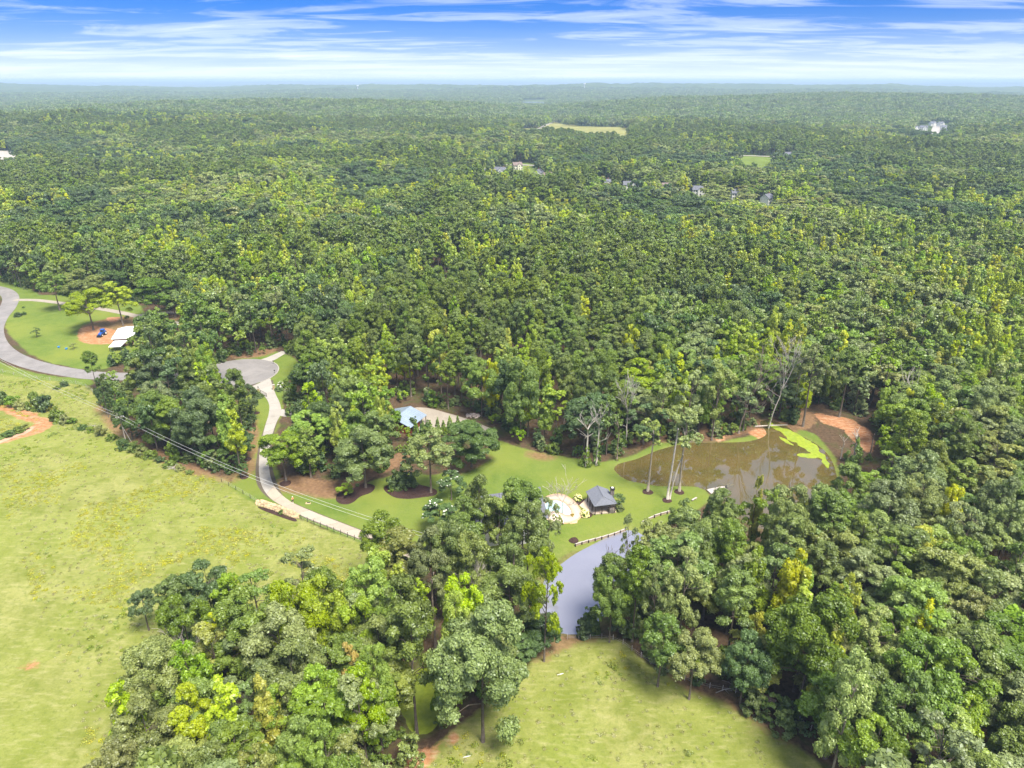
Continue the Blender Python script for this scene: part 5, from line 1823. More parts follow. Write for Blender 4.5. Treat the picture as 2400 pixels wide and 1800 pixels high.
M_POLE = mat_plain('pole_wood', (0.30, 0.26, 0.22), 0.9, 0.1, var=0.25)
M_WIRE = mat_plain('cable', (0.55, 0.55, 0.53), 0.5, 0.4)
M_SKIN = mat_plain('skin', (0.55, 0.34, 0.25), 0.6, 0.3, var=0.05)
M_SHIRT = mat_plain('shirt', (0.70, 0.30, 0.14), 0.8, 0.2, var=0.1)
M_SIDING = mat_plain('white_siding', (0.74, 0.73, 0.68), 0.7, 0.25, var=0.06)
M_CREAM = mat_plain('cream_siding', (0.70, 0.66, 0.54), 0.7, 0.25, var=0.06)
M_RGREY = mat_plain('house_roof_grey', (0.14, 0.145, 0.17), 0.85, 0.2, var=0.2, scale=2)
M_RBROWN = mat_plain('house_roof_brown', (0.20, 0.155, 0.14), 0.85, 0.2, var=0.2, scale=2)
M_LOG = mat_plain('log_bark', (0.27, 0.205, 0.18), 0.95, 0.1, var=0.35, scale=3, bump=0.5)
M_CUT = mat_plain('cut_wood', (0.55, 0.36, 0.20), 0.85, 0.1, var=0.2)
M_ROCK = mat_plain('pile_rock', (0.50, 0.41, 0.36), 0.9, 0.15, var=0.4, scale=1.5, bump=0.4)
M_BLOS = mat_plain('blossom', (0.80, 0.78, 0.68), 0.7, 0.2, var=0.1)
M_BLOSY = mat_plain('blossom_yellow', (0.78, 0.74, 0.30), 0.7, 0.2, var=0.1)
M_BLOSP = mat_plain('blossom_pink', (0.80, 0.66, 0.60), 0.7, 0.2, var=0.1)


def yaw_px(a, b, z=0.0):
    ax, ay = gp(a[0], a[1], z); bx, by = gp(b[0], b[1], z)
    return math.atan2(by - ay, bx - ax)


def W(px, py, z, o):
    x, y = gp(px, py, z)
    return (float(x) - o[0], float(y) - o[1], z - o[2])


# ---- white farm building
ox_, oy_, oz_ = gz(330, 800)
O = (ox_, oy_, oz_)
barn = thing('farm_building', 'long white metal-roofed building half hidden by pines beside the tractor', 'building', O)
e1, e2 = np.array(W(260, 795, 3.2, O)), np.array(W(392, 790, 3.2, O))
r1 = np.array(W(273, 770, 5.0, O))
ax_ = (e2 - e1)[:2]; BLn = np.linalg.norm(ax_); ax_ = ax_ / BLn
nr = np.array([-ax_[1], ax_[0]])
hw = float(np.dot((r1 - e1)[:2], nr))


def bp(s, t, z):     # s along the eave, t away from the camera
    q = e1[:2] + ax_ * s + nr * t
    return (q[0], q[1], z)


b = MB()
for (s0, s1, t0, t1, z0, z1) in ((0, BLn, 0, hw, 3.2, 5.0), (0, BLn, 2 * hw, hw, 3.2, 5.0)):
    b.add([bp(s0, t0, z0), bp(s1, t0, z0), bp(s1, t1, z1), bp(s0, t1, z1), bp(s0, t0, z0 - .08), bp(s1, t0, z0 - .08), bp(s1, t1, z1 - .08), bp(s0, t1, z1 - .08)], [(0, 1, 2, 3), (7, 6, 5, 4), (0, 4, 5, 1), (1, 5, 6, 2), (2, 6, 7, 3), (3, 7, 4, 0)])
b.build('roof', M_WHITE, barn)
b = MB()
for k in range(int(BLn / 1.1)):
    s = 0.5 + k * 1.1
    b.add([bp(s, 0, 3.205), bp(s + .06, 0, 3.205), bp(s + .06, hw, 5.005), bp(s, hw, 5.005), bp(s, 0, 3.25), bp(s + .06, 0, 3.25), bp(s + .06, hw, 5.05), bp(s, hw, 5.05)], [(4, 5, 6, 7), (0, 1, 5, 4), (1, 2, 6, 5), (3, 0, 4, 7)])
b.build('roof_seams', M_WHITE, barn)['kind'] = 'stuff'
b = MB()
q = [bp(.5, .5, 0), bp(BLn - .6, .5, 0), bp(BLn - .6, 2 * hw - .5, 0), bp(.5, 2 * hw - .5, 0)]
b.prism([p[:2] for p in q], -0.3, 3.15)
b.build('wall', M_BRICK, barn)
b = MB()
b.add([bp(BLn - .55, .5, 3.15), bp(BLn - .55, 2 * hw - .5, 3.15), bp(BLn - .55, hw, 4.85)], [(0, 1, 2)])
b.add([bp(.45, .5, 3.15), bp(.45, 2 * hw - .5, 3.15), bp(.45, hw, 4.85)], [(2, 1, 0)])
b.build('gable', M_GREYB, barn)
b = MB()
b.add([bp(1.2, -0.05, 2.5), bp(6.2, -0.05, 2.5), bp(5.6, -6.0, 1.9), bp(0.9, -6.0, 1.9), bp(1.2, -0.05, 2.42), bp(6.2, -0.05, 2.42), bp(5.6, -6.0, 1.82), bp(0.9, -6.0, 1.82)], [(3, 2, 1, 0), (4, 5, 6, 7), (0, 1, 5, 4), (1, 2, 6, 5), (2, 3, 7, 6), (3, 0, 4, 7)])
b.build('lean_to_roof', M_WHITE, barn)
for s, t in ((1.2, -5.7), (5.3, -5.7), (3.2, -5.7)):
    p = bp(s, t, 0)
    MB().box((p[0], p[1], 0.8), (.16, .16, 2.1)).build('post', M_POST, barn)
for s in (2.5, 9, 15):
    p = bp(s, 0.44, 1.5)
    MB().box(p, (1.2, 0.1, 1.1), math.atan2(ax_[1], ax_[0])).build('window', M_GLASS, barn)

# ---- blue tractor
x, y, z = gz(241, 786)
yw = yaw_px((249, 781), (233, 790))
tr = thing('tractor', 'blue farm tractor with front loader parked on red dirt beneath yellow-green trees', 'tractor', (x, y, z), yw)
b = MB(); b.bbox((1.15, 0, 1.15), (1.9, 0.85, 0.75), 0.14); b.box((0.1, 0, 0.85), (2.4, 0.6, 0.35)); b.box((-0.75, 0, 1.1), (1.3, 0.9, 0.5))
b.build('body', M_BLUE, tr)
b = MB(); b.box((-0.55, 0, 1.95), (1.25, 1.25, 1.0), taper=0.92)
cab = b.build('cab', M_GLASS, tr)
b = MB(); b.bbox((-0.55, 0, 2.55), (1.55, 1.5, 0.22), 0.07); b.build('roof', M_BLUE, cab)
b = MB()
for sx in (-1.13, 0.02):
    for sy in (-.6, .6):
        b.box((sx, sy, 1.95), (.07, .07, 1.02))
b.build('pillars', M_BLUE, cab)
for sy in (-1, 1):
    w = MB().cyl((-0.85, sy * 0.82, 0.85), 0.85, 0.45, 'y', 20).build('rear_wheel', M_TYRE, tr)
    MB().cyl((-0.85, sy * 0.95, 0.85), 0.48, 0.30, 'y', 16).build('rim', M_RIM, w)
    w = MB().cyl((1.55, sy * 0.72, 0.55), 0.55, 0.36, 'y', 18).build('front_wheel', M_TYRE, tr)
    MB().cyl((1.55, sy * 0.82, 0.55), 0.32, 0.26, 'y', 14).build('rim', M_RIM, w)
    b = MB(); b.box((-0.85, sy * 0.82, 1.78), (1.5, .5, .1)); b.box((-0.2, sy * .82, 1.5), (.12, .5, .6)); b.build('fender', M_BLUE, tr)
    MB().tube([(0.2, sy * 0.55, 1.5), (1.4, sy * 0.55, 1.55), (2.55, sy * .55, 0.55)], 0.09, 6).build('loader_arm', M_BLUE, tr)
b = MB(); b.add([(2.5, -.95, .9), (2.5, .95, .9), (2.5, .95, .15), (2.5, -.95, .15), (3.1, -.95, .12), (3.1, .95, .12)], [(0, 1, 2, 3), (3, 2, 5, 4), (0, 3, 4), (1, 5, 2)])
b.build('loader_bucket', M_BLACK, tr)
MB().tube([(0.9, .25, 1.5), (0.9, .25, 2.3)], 0.05, 6).build('exhaust', M_BLACK, tr)

# ---- white pickup
x, y, z = gz(402, 769)
pk = thing('pickup_truck', 'white pickup truck parked beside the far end of the white building', 'pickup', (x, y, z), 0.25)
b = MB(); b.bbox((0, 0, 0.72), (5.3, 1.9, 0.6), 0.1); b.build('body', M_WHITE, pk)
b = MB(); b.box((0.35, 0, 1.35), (2.2, 1.7, 0.7), taper=0.8); cb_ = b.build('cab', M_WHITE, pk)
b = MB(); b.box((0.35, 0, 1.34), (2.24, 1.5, 0.46), taper=0.86); b.build('windscreen', M_GLASS, cb_)
b = MB(); b.box((0.35, 0, 1.34), (1.7, 1.74, 0.44), taper=0.88); b.build('side_windows', M_GLASS, cb_)
b = MB(); b.box((-1.75, 0, 1.03), (1.6, 1.5, 0.06)); b.build('bed', M_DARK, pk)
for sx in (-1.65, 1.65):
    for sy in (-1, 1):
        w = MB().cyl((sx, sy * .86, .38), .38, .24, 'y', 16).build('wheel', M_TYRE, pk)
        MB().cyl((sx, sy * .93, .38), .2, .14, 'y', 12).build('rim', M_RIM, w)

# ---- power line
def pole(px, py, h, label, top=None, tr_=False):
    if top:
        x, y = gp(top[0], top[1], h); x, y = float(x), float(y); z = Hs(x, y)
    else:
        x, y, z = gz(px, py)
    t = thing('utility_pole', label, 'utility pole', (x, y, z), 0.55)
    MB().tube([(0, 0, -0.3), (-0.05, 0, h * .5), (-0.1, 0, h)], [.19, .16, .12], 8).build('shaft', M_POLE, t, True)
    MB().box((-0.1, 0.14, h - 0.5), (2.2, .12, .14)).build('crossarm', M_POLE, t)
    for s in (-1.0, -.35, .35, 1.0):
        MB().cyl((s - .1, .14, h - .32), .07, .22, 'z', 8).build('insulator', M_RIM, t)
    if tr_:
        MB().cyl((.28, 0, h - 1.5), .24, .85, 'z', 12).build('transformer', M_WIRE, t)
    return (x, y, z + h - 0.25), t


pA, _ = pole(50, 673, 12, 'wooden pole with transformer at the wood edge above the road bend', None, True)
pB, tB = pole(298, 1046, 10, 'leaning wooden power pole with crossarm at the hedgerow')
pC, _ = pole(-150, 800, 10, 'power pole beside the road out of the picture')
pD, _ = pole(0, 0, 10, 'power pole hidden among the grey oaks before the house', (1010, 1258))
MB().tube([(0, 0, 6.5), (1.9, -2.6, 0.0)], 0.035, 5).build('guy_wire', M_WIRE, tB)
MB().tube([(1.35, -1.85, 1.9), (1.9, -2.6, 0.0)], 0.07, 6).build('guy_guard', mat_plain('yellow_guard', (.75, .6, .05), .6, .3), tB)
for k, (off, dz) in enumerate(((-0.55, 0.0), (0.65, 0.1))):
    pts = []
    for (A, B, sag) in ((pC, pB, 2.6), (pB, pD, 2.8)):
        for i in range(13):
            t = i / 12
            pts.append((A[0] * (1 - t) + B[0] * t + off * .8, A[1] * (1 - t) + B[1] * t + off * .5, A[2] * (1 - t) + B[2] * t + dz - sag * 4 * t * (1 - t)))
    o = MB().tube(pts, 0.032, 5).build('power_cable', M_WIRE)
    tag(o, ('lower' if k else 'upper') + ' cable of the power line crossing pasture edge and lawn', 'cable')

# ---- mulch beds and garden plants
def bed(poly_px, label, lift=0.16):
    P = catmull(gpoly(poly_px), 4)
    c = P.mean(0)
    z = Hs(c[0], c[1])
    n = len(P)
    in1 = c + (P - c) * 0.93; in2 = c + (P - c) * 0.55
    rg = np.random.default_rng(int(abs(c[0]) * 10))
    V = [np.c_[P, np.full(n, -0.05)], np.c_[in1, np.full(n, lift * .7) + rg.uniform(-.03, .03, n)], np.c_[in2, np.full(n, lift) + rg.uniform(-.04, .04, n)], np.c_[c[None], [[lift]]]]
    V = np.concatenate(V); V[:, 2] += z
    b = MB()
    fs = []
    for q in range(2):
        fs += [(q * n + k, q * n + (k + 1) % n, (q + 1) * n + (k + 1) % n, (q + 1) * n + k) for k in range(n)]
    fs += [(2 * n + k, 2 * n + (k + 1) % n, 3 * n) for k in range(n)]
    b.add(V, fs)
    import bmesh
    o = b.build('mulch_bed', M_MULCH)
    bm = bmesh.new(); bm.from_mesh(o.data); bmesh.ops.recalc_face_normals(bm, faces=bm.faces)
    if sum(f.normal.z for f in bm.faces) < 0:
        bmesh.ops.reverse_faces(bm, faces=bm.faces)
    bm.to_mesh(o.data); bm.free()
    return tag(o, label, 'mulch bed')


bed(conv([(750, 1150), (770, 1120), (860, 1100), (900, 1075), (960, 1050), (1030, 1060), (1042, 1085), (1010, 1120), (930, 1150), (880, 1190), (830, 1207), (780, 1202), (750, 1180)], 550, 800, K3), 'kidney-shaped dark mulch bed on the lawn beside the driveway')
bed(conv([(1100, 1080), (1140, 1060), (1250, 1045), (1400, 1065), (1500, 1100), (1490, 1140), (1400, 1155), (1300, 1166), (1200, 1160), (1140, 1132), (1108, 1105)], 550, 800, K3), 'long dark mulch bed under the yellow-tipped tree')
mulch_bed(669, 1133, 1.6, 'mulch ring round the shade tree beside the driveway')
for i, (qx, qy, lab) in enumerate(((600, 968, 'topmost'), (591, 1000, 'second'), (580, 1077, 'third'), (573, 1118, 'lowest'))):
    mulch_bed(qx, qy, 1.25, lab + ' of four mulch rings left of the driveway')
    footed('ornamental_tree', ('open1', 'oak3', 'open3', 'oak1')[i], qx, qy, 4.6, 1.5, 'dark', lab + ' of four small trees standing in mulch rings left of the driveway')
mulch_bed(1343, 1265, 1.3, 'small round mulch patch at the end of the retaining wall')


def shrub(px, py, h, r, colour, label, key='shrub0', name='shrub', blossom=None, nb=40, cat='shrub', group=None):
    x, y, z = gz(px, py)
    t = tree(name, key, x, y, h, r, colour, label, cat, group)
    if blossom:
        rg = np.random.default_rng(int(px + py))
        n = nb
        d = unit(rg.normal(size=(n, 3)) + np.array([0, -0.2, 0.5]))
        d[:, 2] = np.abs(d[:, 2])
        H0, R0 = PROTO[key][2], PROTO[key][3]
        p = d * np.array([R0, R0, H0 * (1.0 if key.startswith('shrub') else 0.5)]) * 1.02
        if not key.startswith('shrub'):
            p[:, 2] += H0 * 0.45
        V, F, T = leaf_cards(p, unit(d + np.array([0, -.2, .5])), 0.22 * R0 / r if r < R0 else 0.22, rg, np.zeros(n), 0.9)
        link(bpy.data.objects.new('blossoms', np_mesh('blossoms', V, F, blossom)), t)['kind'] = 'stuff'
    return t


shrub(808, 1162, 3.4, 2.1, 'fresh', 'small bright green maple in the kidney-shaped bed', 'oak1', 'ornamental_tree', cat='tree')
shrub(917, 1153, 1.2, 0.9, 'oak', 'small round shrub at the tip of the long mulch bed', 'shrub1')
shrub(936, 1140, 5.5, 3.3, 'dark', 'dark spreading bush under the hemlock', 'shrub2')
shrub(838, 1140, 1.0, 0.7, 'dark', 'low dark tuft beside the oak trunk in the kidney bed', 'shrub1')
for o in bpy.data.objects:
    if o.name.startswith('magnolia_tree') and o.parent is None:
        rg = np.random.default_rng(5)
        cm = [c for c in o.children if c.name.startswith('crown')][0]
        vs = np.empty(len(cm.data.vertices) * 3, np.float32); cm.data.vertices.foreach_get('co', vs); vs = vs.reshape(-1, 3)
        far = np.hypot(vs[:, 0], vs[:, 1]) + 0.6 * (vs[:, 2] - 8)
        cand = np.where(far > np.quantile(far, .7))[0]
        p = vs[rg.choice(cand, 90)]
        V, F, T = leaf_cards(p, unit(p + rg.normal(size=p.shape) - np.array([0, 3, 0])), 0.28, rg, np.zeros(len(p)), 0.9)
        link(bpy.data.objects.new('blossoms', np_mesh('blossoms', V, F, M_BLOS)), o)['kind'] = 'stuff'
# tree stump-like valve box in the lawn
x, y, z = gz(722, 1180)
t = thing('drain_box', 'low tan drain box sunk in the lawn beside the drive', 'drain box', (x, y, z))
MB().bbox((0, 0, .08), (1.3, .7, .24), .06).build('frame', M_TANST, t)
MB().box((0.15, 0.02, .215), (.8, .4, .03)).build('lid', M_DARK, t)

# ---- person on the driveway
def person(px, py, label):
    x, y, z = gz(px, py)
    t = thing('person', label, 'person', (x, y, z + 0.08), -2.4)
    J = {0: (0, 0, .95), 1: (0, 0, 1.18), 2: (0, .01, 1.42), 3: (0, 0, 1.53), 4: (0, .01, 1.70), 5: (.19, 0, 1.40), 6: (.26, .02, 1.13), 7: (.25, .14, .92), 8: (-.19, 0, 1.40), 9: (-.26, -.02, 1.13), 10: (-.24, .10, .90),
         11: (.10, 0, .90), 12: (.11, .12, .50), 13: (.11, .04, .08), 14: (.11, .18, .05), 15: (-.10, 0, .90), 16: (-.11, .02, .50), 17: (-.11, -.16, .10), 18: (-.11, -.03, .05)}
    E = [(0, 1), (1, 2), (2, 3), (3, 4), (2, 5), (5, 6), (6, 7), (2, 8), (8, 9), (9, 10), (0, 11), (11, 12), (12, 13), (13, 14), (0, 15), (15, 16), (16, 17), (17, 18)]
    rad = [.15, .14, .15, .06, .105, .07, .045, .04, .07, .045, .04, .10, .065, .045, .04, .10, .065, .045, .04]
    me = bpy.data.meshes.new('body'); me.from_pydata([J[i] for i in range(19)], E, [])
    o = link(bpy.data.objects.new('body', me), t)
    md = o.modifiers.new('skin', 'SKIN'); o.modifiers.new('sub', 'SUBSURF').levels = 1
    for v, r in zip(me.skin_vertices[0].data, rad):
        v.radius = (r, r)
    me.skin_vertices[0].data[0].use_root = True
    me.materials.append(M_SKIN)
    b = MB(); b.tube([(0, 0, .98), (0, 0, 1.2), (0, 0, 1.42), (0, 0, 1.5)], [.185, .18, .205, .09], 12)
    for s in (-1, 1):
        b.tube([(s * .12, 0, 1.42), (s * .25, 0, 1.25)], [.10, .085], 8)
    b.build('shirt', M_SHIRT, t, True)
    b = MB()
    b.tube([(0, 0, .82), (0, 0, 1.0)], [.18, .18], 12)
    b.tube([(.1, 0, .92), (.115, .09, .55)], [.125, .10], 10); b.tube([(-.1, 0, .92), (-.115, .02, .55)], [.125, .10], 10)
    b.build('shorts', M_BLACK, t, True)
    b = MB(); b.tube([(0, .01, 1.70), (0, .01, 1.78), (0, .01, 1.82)], [.125, .115, .05], 12); b.box((0, .14, 1.71), (.16, .14, .02)); b.build('cap', M_WHITE, t, True)
    for s in (-1, 1):
        MB().bbox((s * .11, .12 if s > 0 else -.09, .045), (.1, .26, .09), .03).build('shoe', M_WHITE, t)
    return t


person(687, 1178, 'person in white cap, orange shirt and black shorts walking along the driveway')

# ---- rock wall beside the drive
def rock(rg, r, n=7):
    """irregular boulder: jittered low icosphere"""
    g = (1 + 5 ** .5) / 2
    v = np.array([(-1, g, 0), (1, g, 0), (-1, -g, 0), (1, -g, 0), (0, -1, g), (0, 1, g), (0, -1, -g), (0, 1, -g), (g, 0, -1), (g, 0, 1), (-g, 0, -1), (-g, 0, 1)]) / 1.9
    f = [(0, 11, 5), (0, 5, 1), (0, 1, 7), (0, 7, 10), (0, 10, 11), (1, 5, 9), (5, 11, 4), (11, 10, 2), (10, 7, 6), (7, 1, 8), (3, 9, 4), (3, 4, 2), (3, 2, 6), (3, 6, 8), (3, 8, 9), (4, 9, 5), (2, 4, 11), (6, 2, 10), (8, 6, 7), (9, 8, 1)]
    v = v * (1 + rg.uniform(-.25, .25, (12, 3))) * np.array([1.15, .9, .75]) * r
    return v, f


wl = gpoly([(603, 1181), (622, 1186), (651, 1196), (672, 1204), (698, 1213)])
wl = resample(catmull(wl, 6, False), 60)
o0 = (float(wl[30, 0]), float(wl[30, 1]), Hs(*wl[30]))
rw = thing('rock_wall', 'tan rubble rock wall between driveway and pasture', 'rock wall', o0)
rg = np.random.default_rng(3)
b = MB()
for i, p in enumerate(wl):
    for lay in range(4):
        v, f = rock(rg, rg.uniform(.32, .5))
        c = np.array([p[0] - o0[0] + rg.uniform(-.15, .15), p[1] - o0[1] - .25 + .22 * lay + rg.uniform(-.1, .1), .12 + .34 * lay * (0.9 if 4 < i < 56 else .5)])
        b.add(v + c, f)
b.build('stones', M_TANST, rw)['kind'] = 'stuff'
bed([(603, 1186), (640, 1196), (672, 1209), (695, 1217), (690, 1222), (650, 1209), (612, 1194)], 'strip of dark mulch at the foot of the rock wall', 0.1)
shrub(659, 1205, 1.4, .8, 'oak', 'small green shrub growing before the rock wall', 'shrub1')

# ---- wire fences
def fence(px_pts, n, label, mat, h=1.3, wires=3, r=.06):
    P = resample(catmull(gpoly(px_pts), 5, False), n)
    o = (float(P[0, 0]), float(P[0, 1]), Hs(*P[0]))
    t = thing('wire_fence', label, 'fence', o)
    me = MB().tube([(0, 0, -.2), (0, 0, h)], r, 6).mesh('post', mat)
    q = []
    for p in P:
        z = Hs(*p) - o[2]
        c = link(bpy.data.objects.new('post', me), t); c.location = (p[0] - o[0], p[1] - o[1], z)
        q.append((p[0] - o[0], p[1] - o[1], z))
    for k in range(wires):
        MB().tube([(a, b_, c + h * (.3 + .32 * k)) for a, b_, c in q], .012, 4).build('wire', M_WIRE, t)
    return t


fence([(706, 1217), (780, 1245), (850, 1272), (930, 1306)], 15, 'dark-posted wire fence between drive and pasture', M_BLACK, 1.4)
fence([(604, 1178), (560, 1152), (520, 1130)], 6, 'short fence run joining rock wall and hedgerow', M_POST, 1.2)
fence([(-40, 862), (40, 880), (100, 890), (150, 896), (200, 906), (228, 930)], 12, 'thin pale-posted fence along the road verge', M_TIMBERG, 1.3)
fence([(1330, 1488), (1380, 1490), (1440, 1500), (1500, 1540), (1560, 1576), (1650, 1610), (1760, 1632), (1840, 1668), (1900, 1712)], 22, 'old pale-posted fence under the trees of the right-hand wood', M_TIMBERG, 1.3, 2)

# ---- metal-roofed shed and its yard
E1, E2, R1 = [np.array(gp(*a)) for a in ((1000, 973, 2.7), (962, 1003, 2.7), (959, 954, 4.7))]
dv = E2 - E1; SL = float(np.linalg.norm(dv)); dv = dv / SL
pv_ = np.array([dv[1], -dv[0]])
if np.dot(R1 - E1, pv_) < 0:
    pv_ = -pv_
SHW = float(np.dot(R1 - E1, pv_))
s0 = float(np.dot(R1 - E1, dv))
SC0 = E1 + pv_ * SHW
zS = Hs(*SC0)
shed = thing('shed', 'shed with blue-grey metal gable roof and red walls behind the cypress row', 'shed', (SC0[0], SC0[1], zS), math.atan2(dv[1], dv[0]))
# local frame: x along the ridge towards the camera, y: +side / -side
sy_ = 1 if (pv_[0] * -dv[1] + pv_[1] * dv[0]) < 0 else -1
b = MB()
for s in (1, -1):
    b.add([(-.2, 0, 4.7), (SL, 0, 4.7), (SL, s * SHW, 2.7), (-.2, s * SHW, 2.7), (-.2, 0, 4.6), (SL, 0, 4.6), (SL, s * SHW, 2.6), (-.2, s * SHW, 2.6)], [(0, 1, 2, 3), (7, 6, 5, 4), (0, 4, 5, 1), (1, 5, 6, 2), (2, 6, 7, 3), (3, 7, 4, 0)])
rf = b.build('roof', M_STEEL, shed)
for s in (1, -1):
    b = MB()
    for k in range(int(SL / .9)):
        xx = k * .9 + .3
        b.add([(xx, 0, 4.706), (xx + .06, 0, 4.706), (xx + .06, s * SHW, 2.706), (xx, s * SHW, 2.706), (xx, 0, 4.75), (xx + .06, 0, 4.75), (xx + .06, s * SHW, 2.75), (xx, s * SHW, 2.75)], [(4, 5, 6, 7), (0, 1, 5, 4), (2, 3, 7, 6), (3, 0, 4, 7), (1, 2, 6, 5)])
    b.build('roof_seam', M_STEEL, rf)['kind'] = 'stuff'
b = MB(); b.box((SL * .62, 0, 1.25), (SL * .66, SHW * 1.7, 2.6)); b.build('wall', M_REDW, shed)
for s in (1, -1):
    for xx in (.2, SL * .27):
        MB().box((xx, s * (SHW - .25), 1.3), (.18, .18, 2.75)).build('post', M_POST, shed)
b = MB(); b.box((SL * .62, sy_ * SHW * .856, 1.0), (2.4, .08, 2.0)); b.build('door', M_WHITE, shed)
for i, (a, c) in enumerate(((630, 455), (765, 465), (910, 450), (1060, 385), (1180, 455), (1310, 355), (1465, 355))):
    ord_ = ('first', 'second', 'third', 'fourth', 'fifth', 'sixth', 'seventh')[i]
    hh = (5.6, 5.0, 5.2, 6.2, 5.2, 6.3, 6.0)[i]
    qx, qy = gp(900 + .1175 * a, 930 + .1175 * c, hh)
    tree('cypress_tree', 'cone%d' % (i % 2), float(qx), float(qy), hh, 1.05 + .1 * (i % 3), 'fresh', ord_ + ' pointed cypress of the row, counted from the shed', 'tree', 'cypresses beside the shed')
x, y, z = gz(1108, 975)
t = thing('rock_pile', 'heap of pinkish rocks at the wood edge beyond the cypress row', 'rock pile', (x, y, z))
b = MB()
for k in range(70):
    v, f = rock(rg, rg.uniform(.2, .42))
    a, r_ = rg.uniform(0, 6.28), 1.9 * math.sqrt(rg.uniform(0, 1))
    b.add(v + np.array([r_ * math.cos(a) * 1.2, r_ * math.sin(a), max(.1, .8 * (1 - r_ / 1.9)) * rg.uniform(.3, 1)]), f)
b.build('stones', M_ROCK, t)['kind'] = 'stuff'

# ---- pavilion
O = (*[float(v) for v in gp(1412, 1190)], 0.0)
O = (O[0], O[1], Hs(O[0], O[1]))
pav = thing('pavilion', 'open pavilion with grey shingle roof on dark posts beside the pool', 'pavilion', O)
ZE, ZR = 2.75, 4.2
Z5 = lambda a, c, z: W(1280 + .0904 * a, 1120 + .0904 * c, z + O[2], O)
BLc, BRc, FRc, FLc = [np.array(Z5(a, c, ZE)) for a, c in ((1030, 350), (1610, 290), (1840, 665), (1245, 740))]
RB = (BLc + BRc) / 2; RB[2] = ZR
RH = np.array(Z5(1480, 480, ZR))
b = MB()
vs = [BLc, BRc, FRc, FLc, RB, RH]
b.add(vs + [p - np.array([0, 0, .14]) for p in vs], [(0, 3, 5, 4), (3, 2, 5), (2, 1, 4, 5), (1, 0, 4), (6, 10, 11, 9), (9, 11, 8), (8, 11, 10, 7), (7, 10, 6), (0, 6, 9, 3), (3, 9, 8, 2), (2, 8, 7, 1), (1, 7, 6, 0)])
rf = b.build('roof', M_SHING, pav)
MB().tube([RB + np.array([0, 0, .03]), RH + np.array([0, 0, .03])], .09, 6).build('ridge_cap', M_SHING, rf)
for c in (FLc, FRc):
    MB().tube([RH + np.array([0, 0, .03]), c + np.array([0, 0, .03])], .07, 6).build('hip_cap', M_SHING, rf)
ins = lambda p, q, k: p * (1 - k) + q * k
cen = (BLc + BRc + FRc + FLc) / 4
pos = [ins(FLc, FRc, .04), ins(FLc, FRc, .36), ins(FLc, FRc, .70), ins(FLc, BLc, .28), ins(FLc, BLc, .56), ins(FLc, BLc, .88), ins(BRc, BLc, .1), ins(FRc, FLc, .04)]
for p in pos:
    q = ins(p, cen, .07)
    MB().box((q[0], q[1], ZE / 2 - .05), (.2, .2, ZE - .2)).build('post', M_POST, pav)
for a, c in ((FLc, FRc), (FLc, BLc), (FRc, BRc), (BLc, BRc)):
    p, q = ins(a, cen, .07), ins(c, cen, .07)
    m_ = (p + q) / 2; L_ = np.linalg.norm((q - p)[:2])
    MB().box((m_[0], m_[1], ZE - .22), (L_ + .2, .16, .2), math.atan2(q[1] - p[1], q[0] - p[0])).build('beam', M_POST, pav)
chc = ins(FRc, BRc, .62) ; chc = chc + (chc - cen) * .05
b = MB(); b.box((chc[0], chc[1], 2.15), (1.1, 1.3, 4.5), taper=.8); ch = b.build('chimney', M_STONE, pav)
MB().box((chc[0], chc[1], 4.5), (1.15, 1.3, .16)).build('chimney_cap', M_BLACK, ch)
MB().box((chc[0], chc[1], 4.7), (.5, .5, .26)).build('flue', M_RIM, ch)
gr = ins(FRc, FLc, .16); gr = ins(gr, cen, .18)
b = MB(); b.bbox((gr[0], gr[1], .55), (1.5, .8, 1.1), .05); b.build('grill_counter', M_STONE, pav)
patio = [Z5(a, c, 0) for a, c in ((1015, 565), (950, 640), (860, 720), (920, 780), (1060, 840), (1130, 890), (1225, 955), (1815, 893), (1800, 700), (1680, 500), (1600, 420), (1200, 470))]
b = MB().prism([(p[0], p[1]) for p in patio], -.3, .16)
o = b.build('patio', M_DECK, None, False, O)
tag(o, 'pale tan patio floor under and before the pavilion', 'patio')
shrub(1448, 1186, 3.6, 1.9, 'dark', 'dark upright evergreen bush behind the pavilion chimney', 'oak1', 'shrub')
shrub(1452, 1196, 1.8, 1.2, 'grey', 'grey-green low shrub at the corner of the pavilion', 'shrub0')
bed([(1280 + .0904 * a, 1120 + .0904 * c) for a, c in ((660, 545), (760, 530), (900, 550), (1005, 570), (950, 640), (850, 715), (790, 690), (720, 620))], 'mulch bed with flowering shrub at the upper side of the pool deck', .12)
bed([(1280 + .0904 * a, 1120 + .0904 * c) for a, c in ((905, 830), (1040, 830), (1130, 890), (1215, 955), (1130, 1030), (1010, 1050), (890, 1035), (910, 940))], 'mulch bed with flowering shrub at the lower side of the pool deck', .12)
shrub(1353.5, 1172, 1.9, 1.15, 'fresh', 'cream-flowered round shrub at the upper side of the pool deck', 'shrub0', blossom=M_BLOSY, nb=90)
shrub(1371, 1208, 1.9, 1.15, 'fresh', 'cream-flowered round shrub between pool deck and patio', 'shrub2', blossom=M_BLOSY, nb=90)
shrub(1341.5, 1210, .9, .6, 'rust', 'dark red spiky plant on the pool deck', 'shrub1')
shrub(1303, 1228, 3.0, 1.9, 'pale', 'pink-white flowering bush overhanging the pool deck', 'shrub2', blossom=M_BLOSP, nb=70)

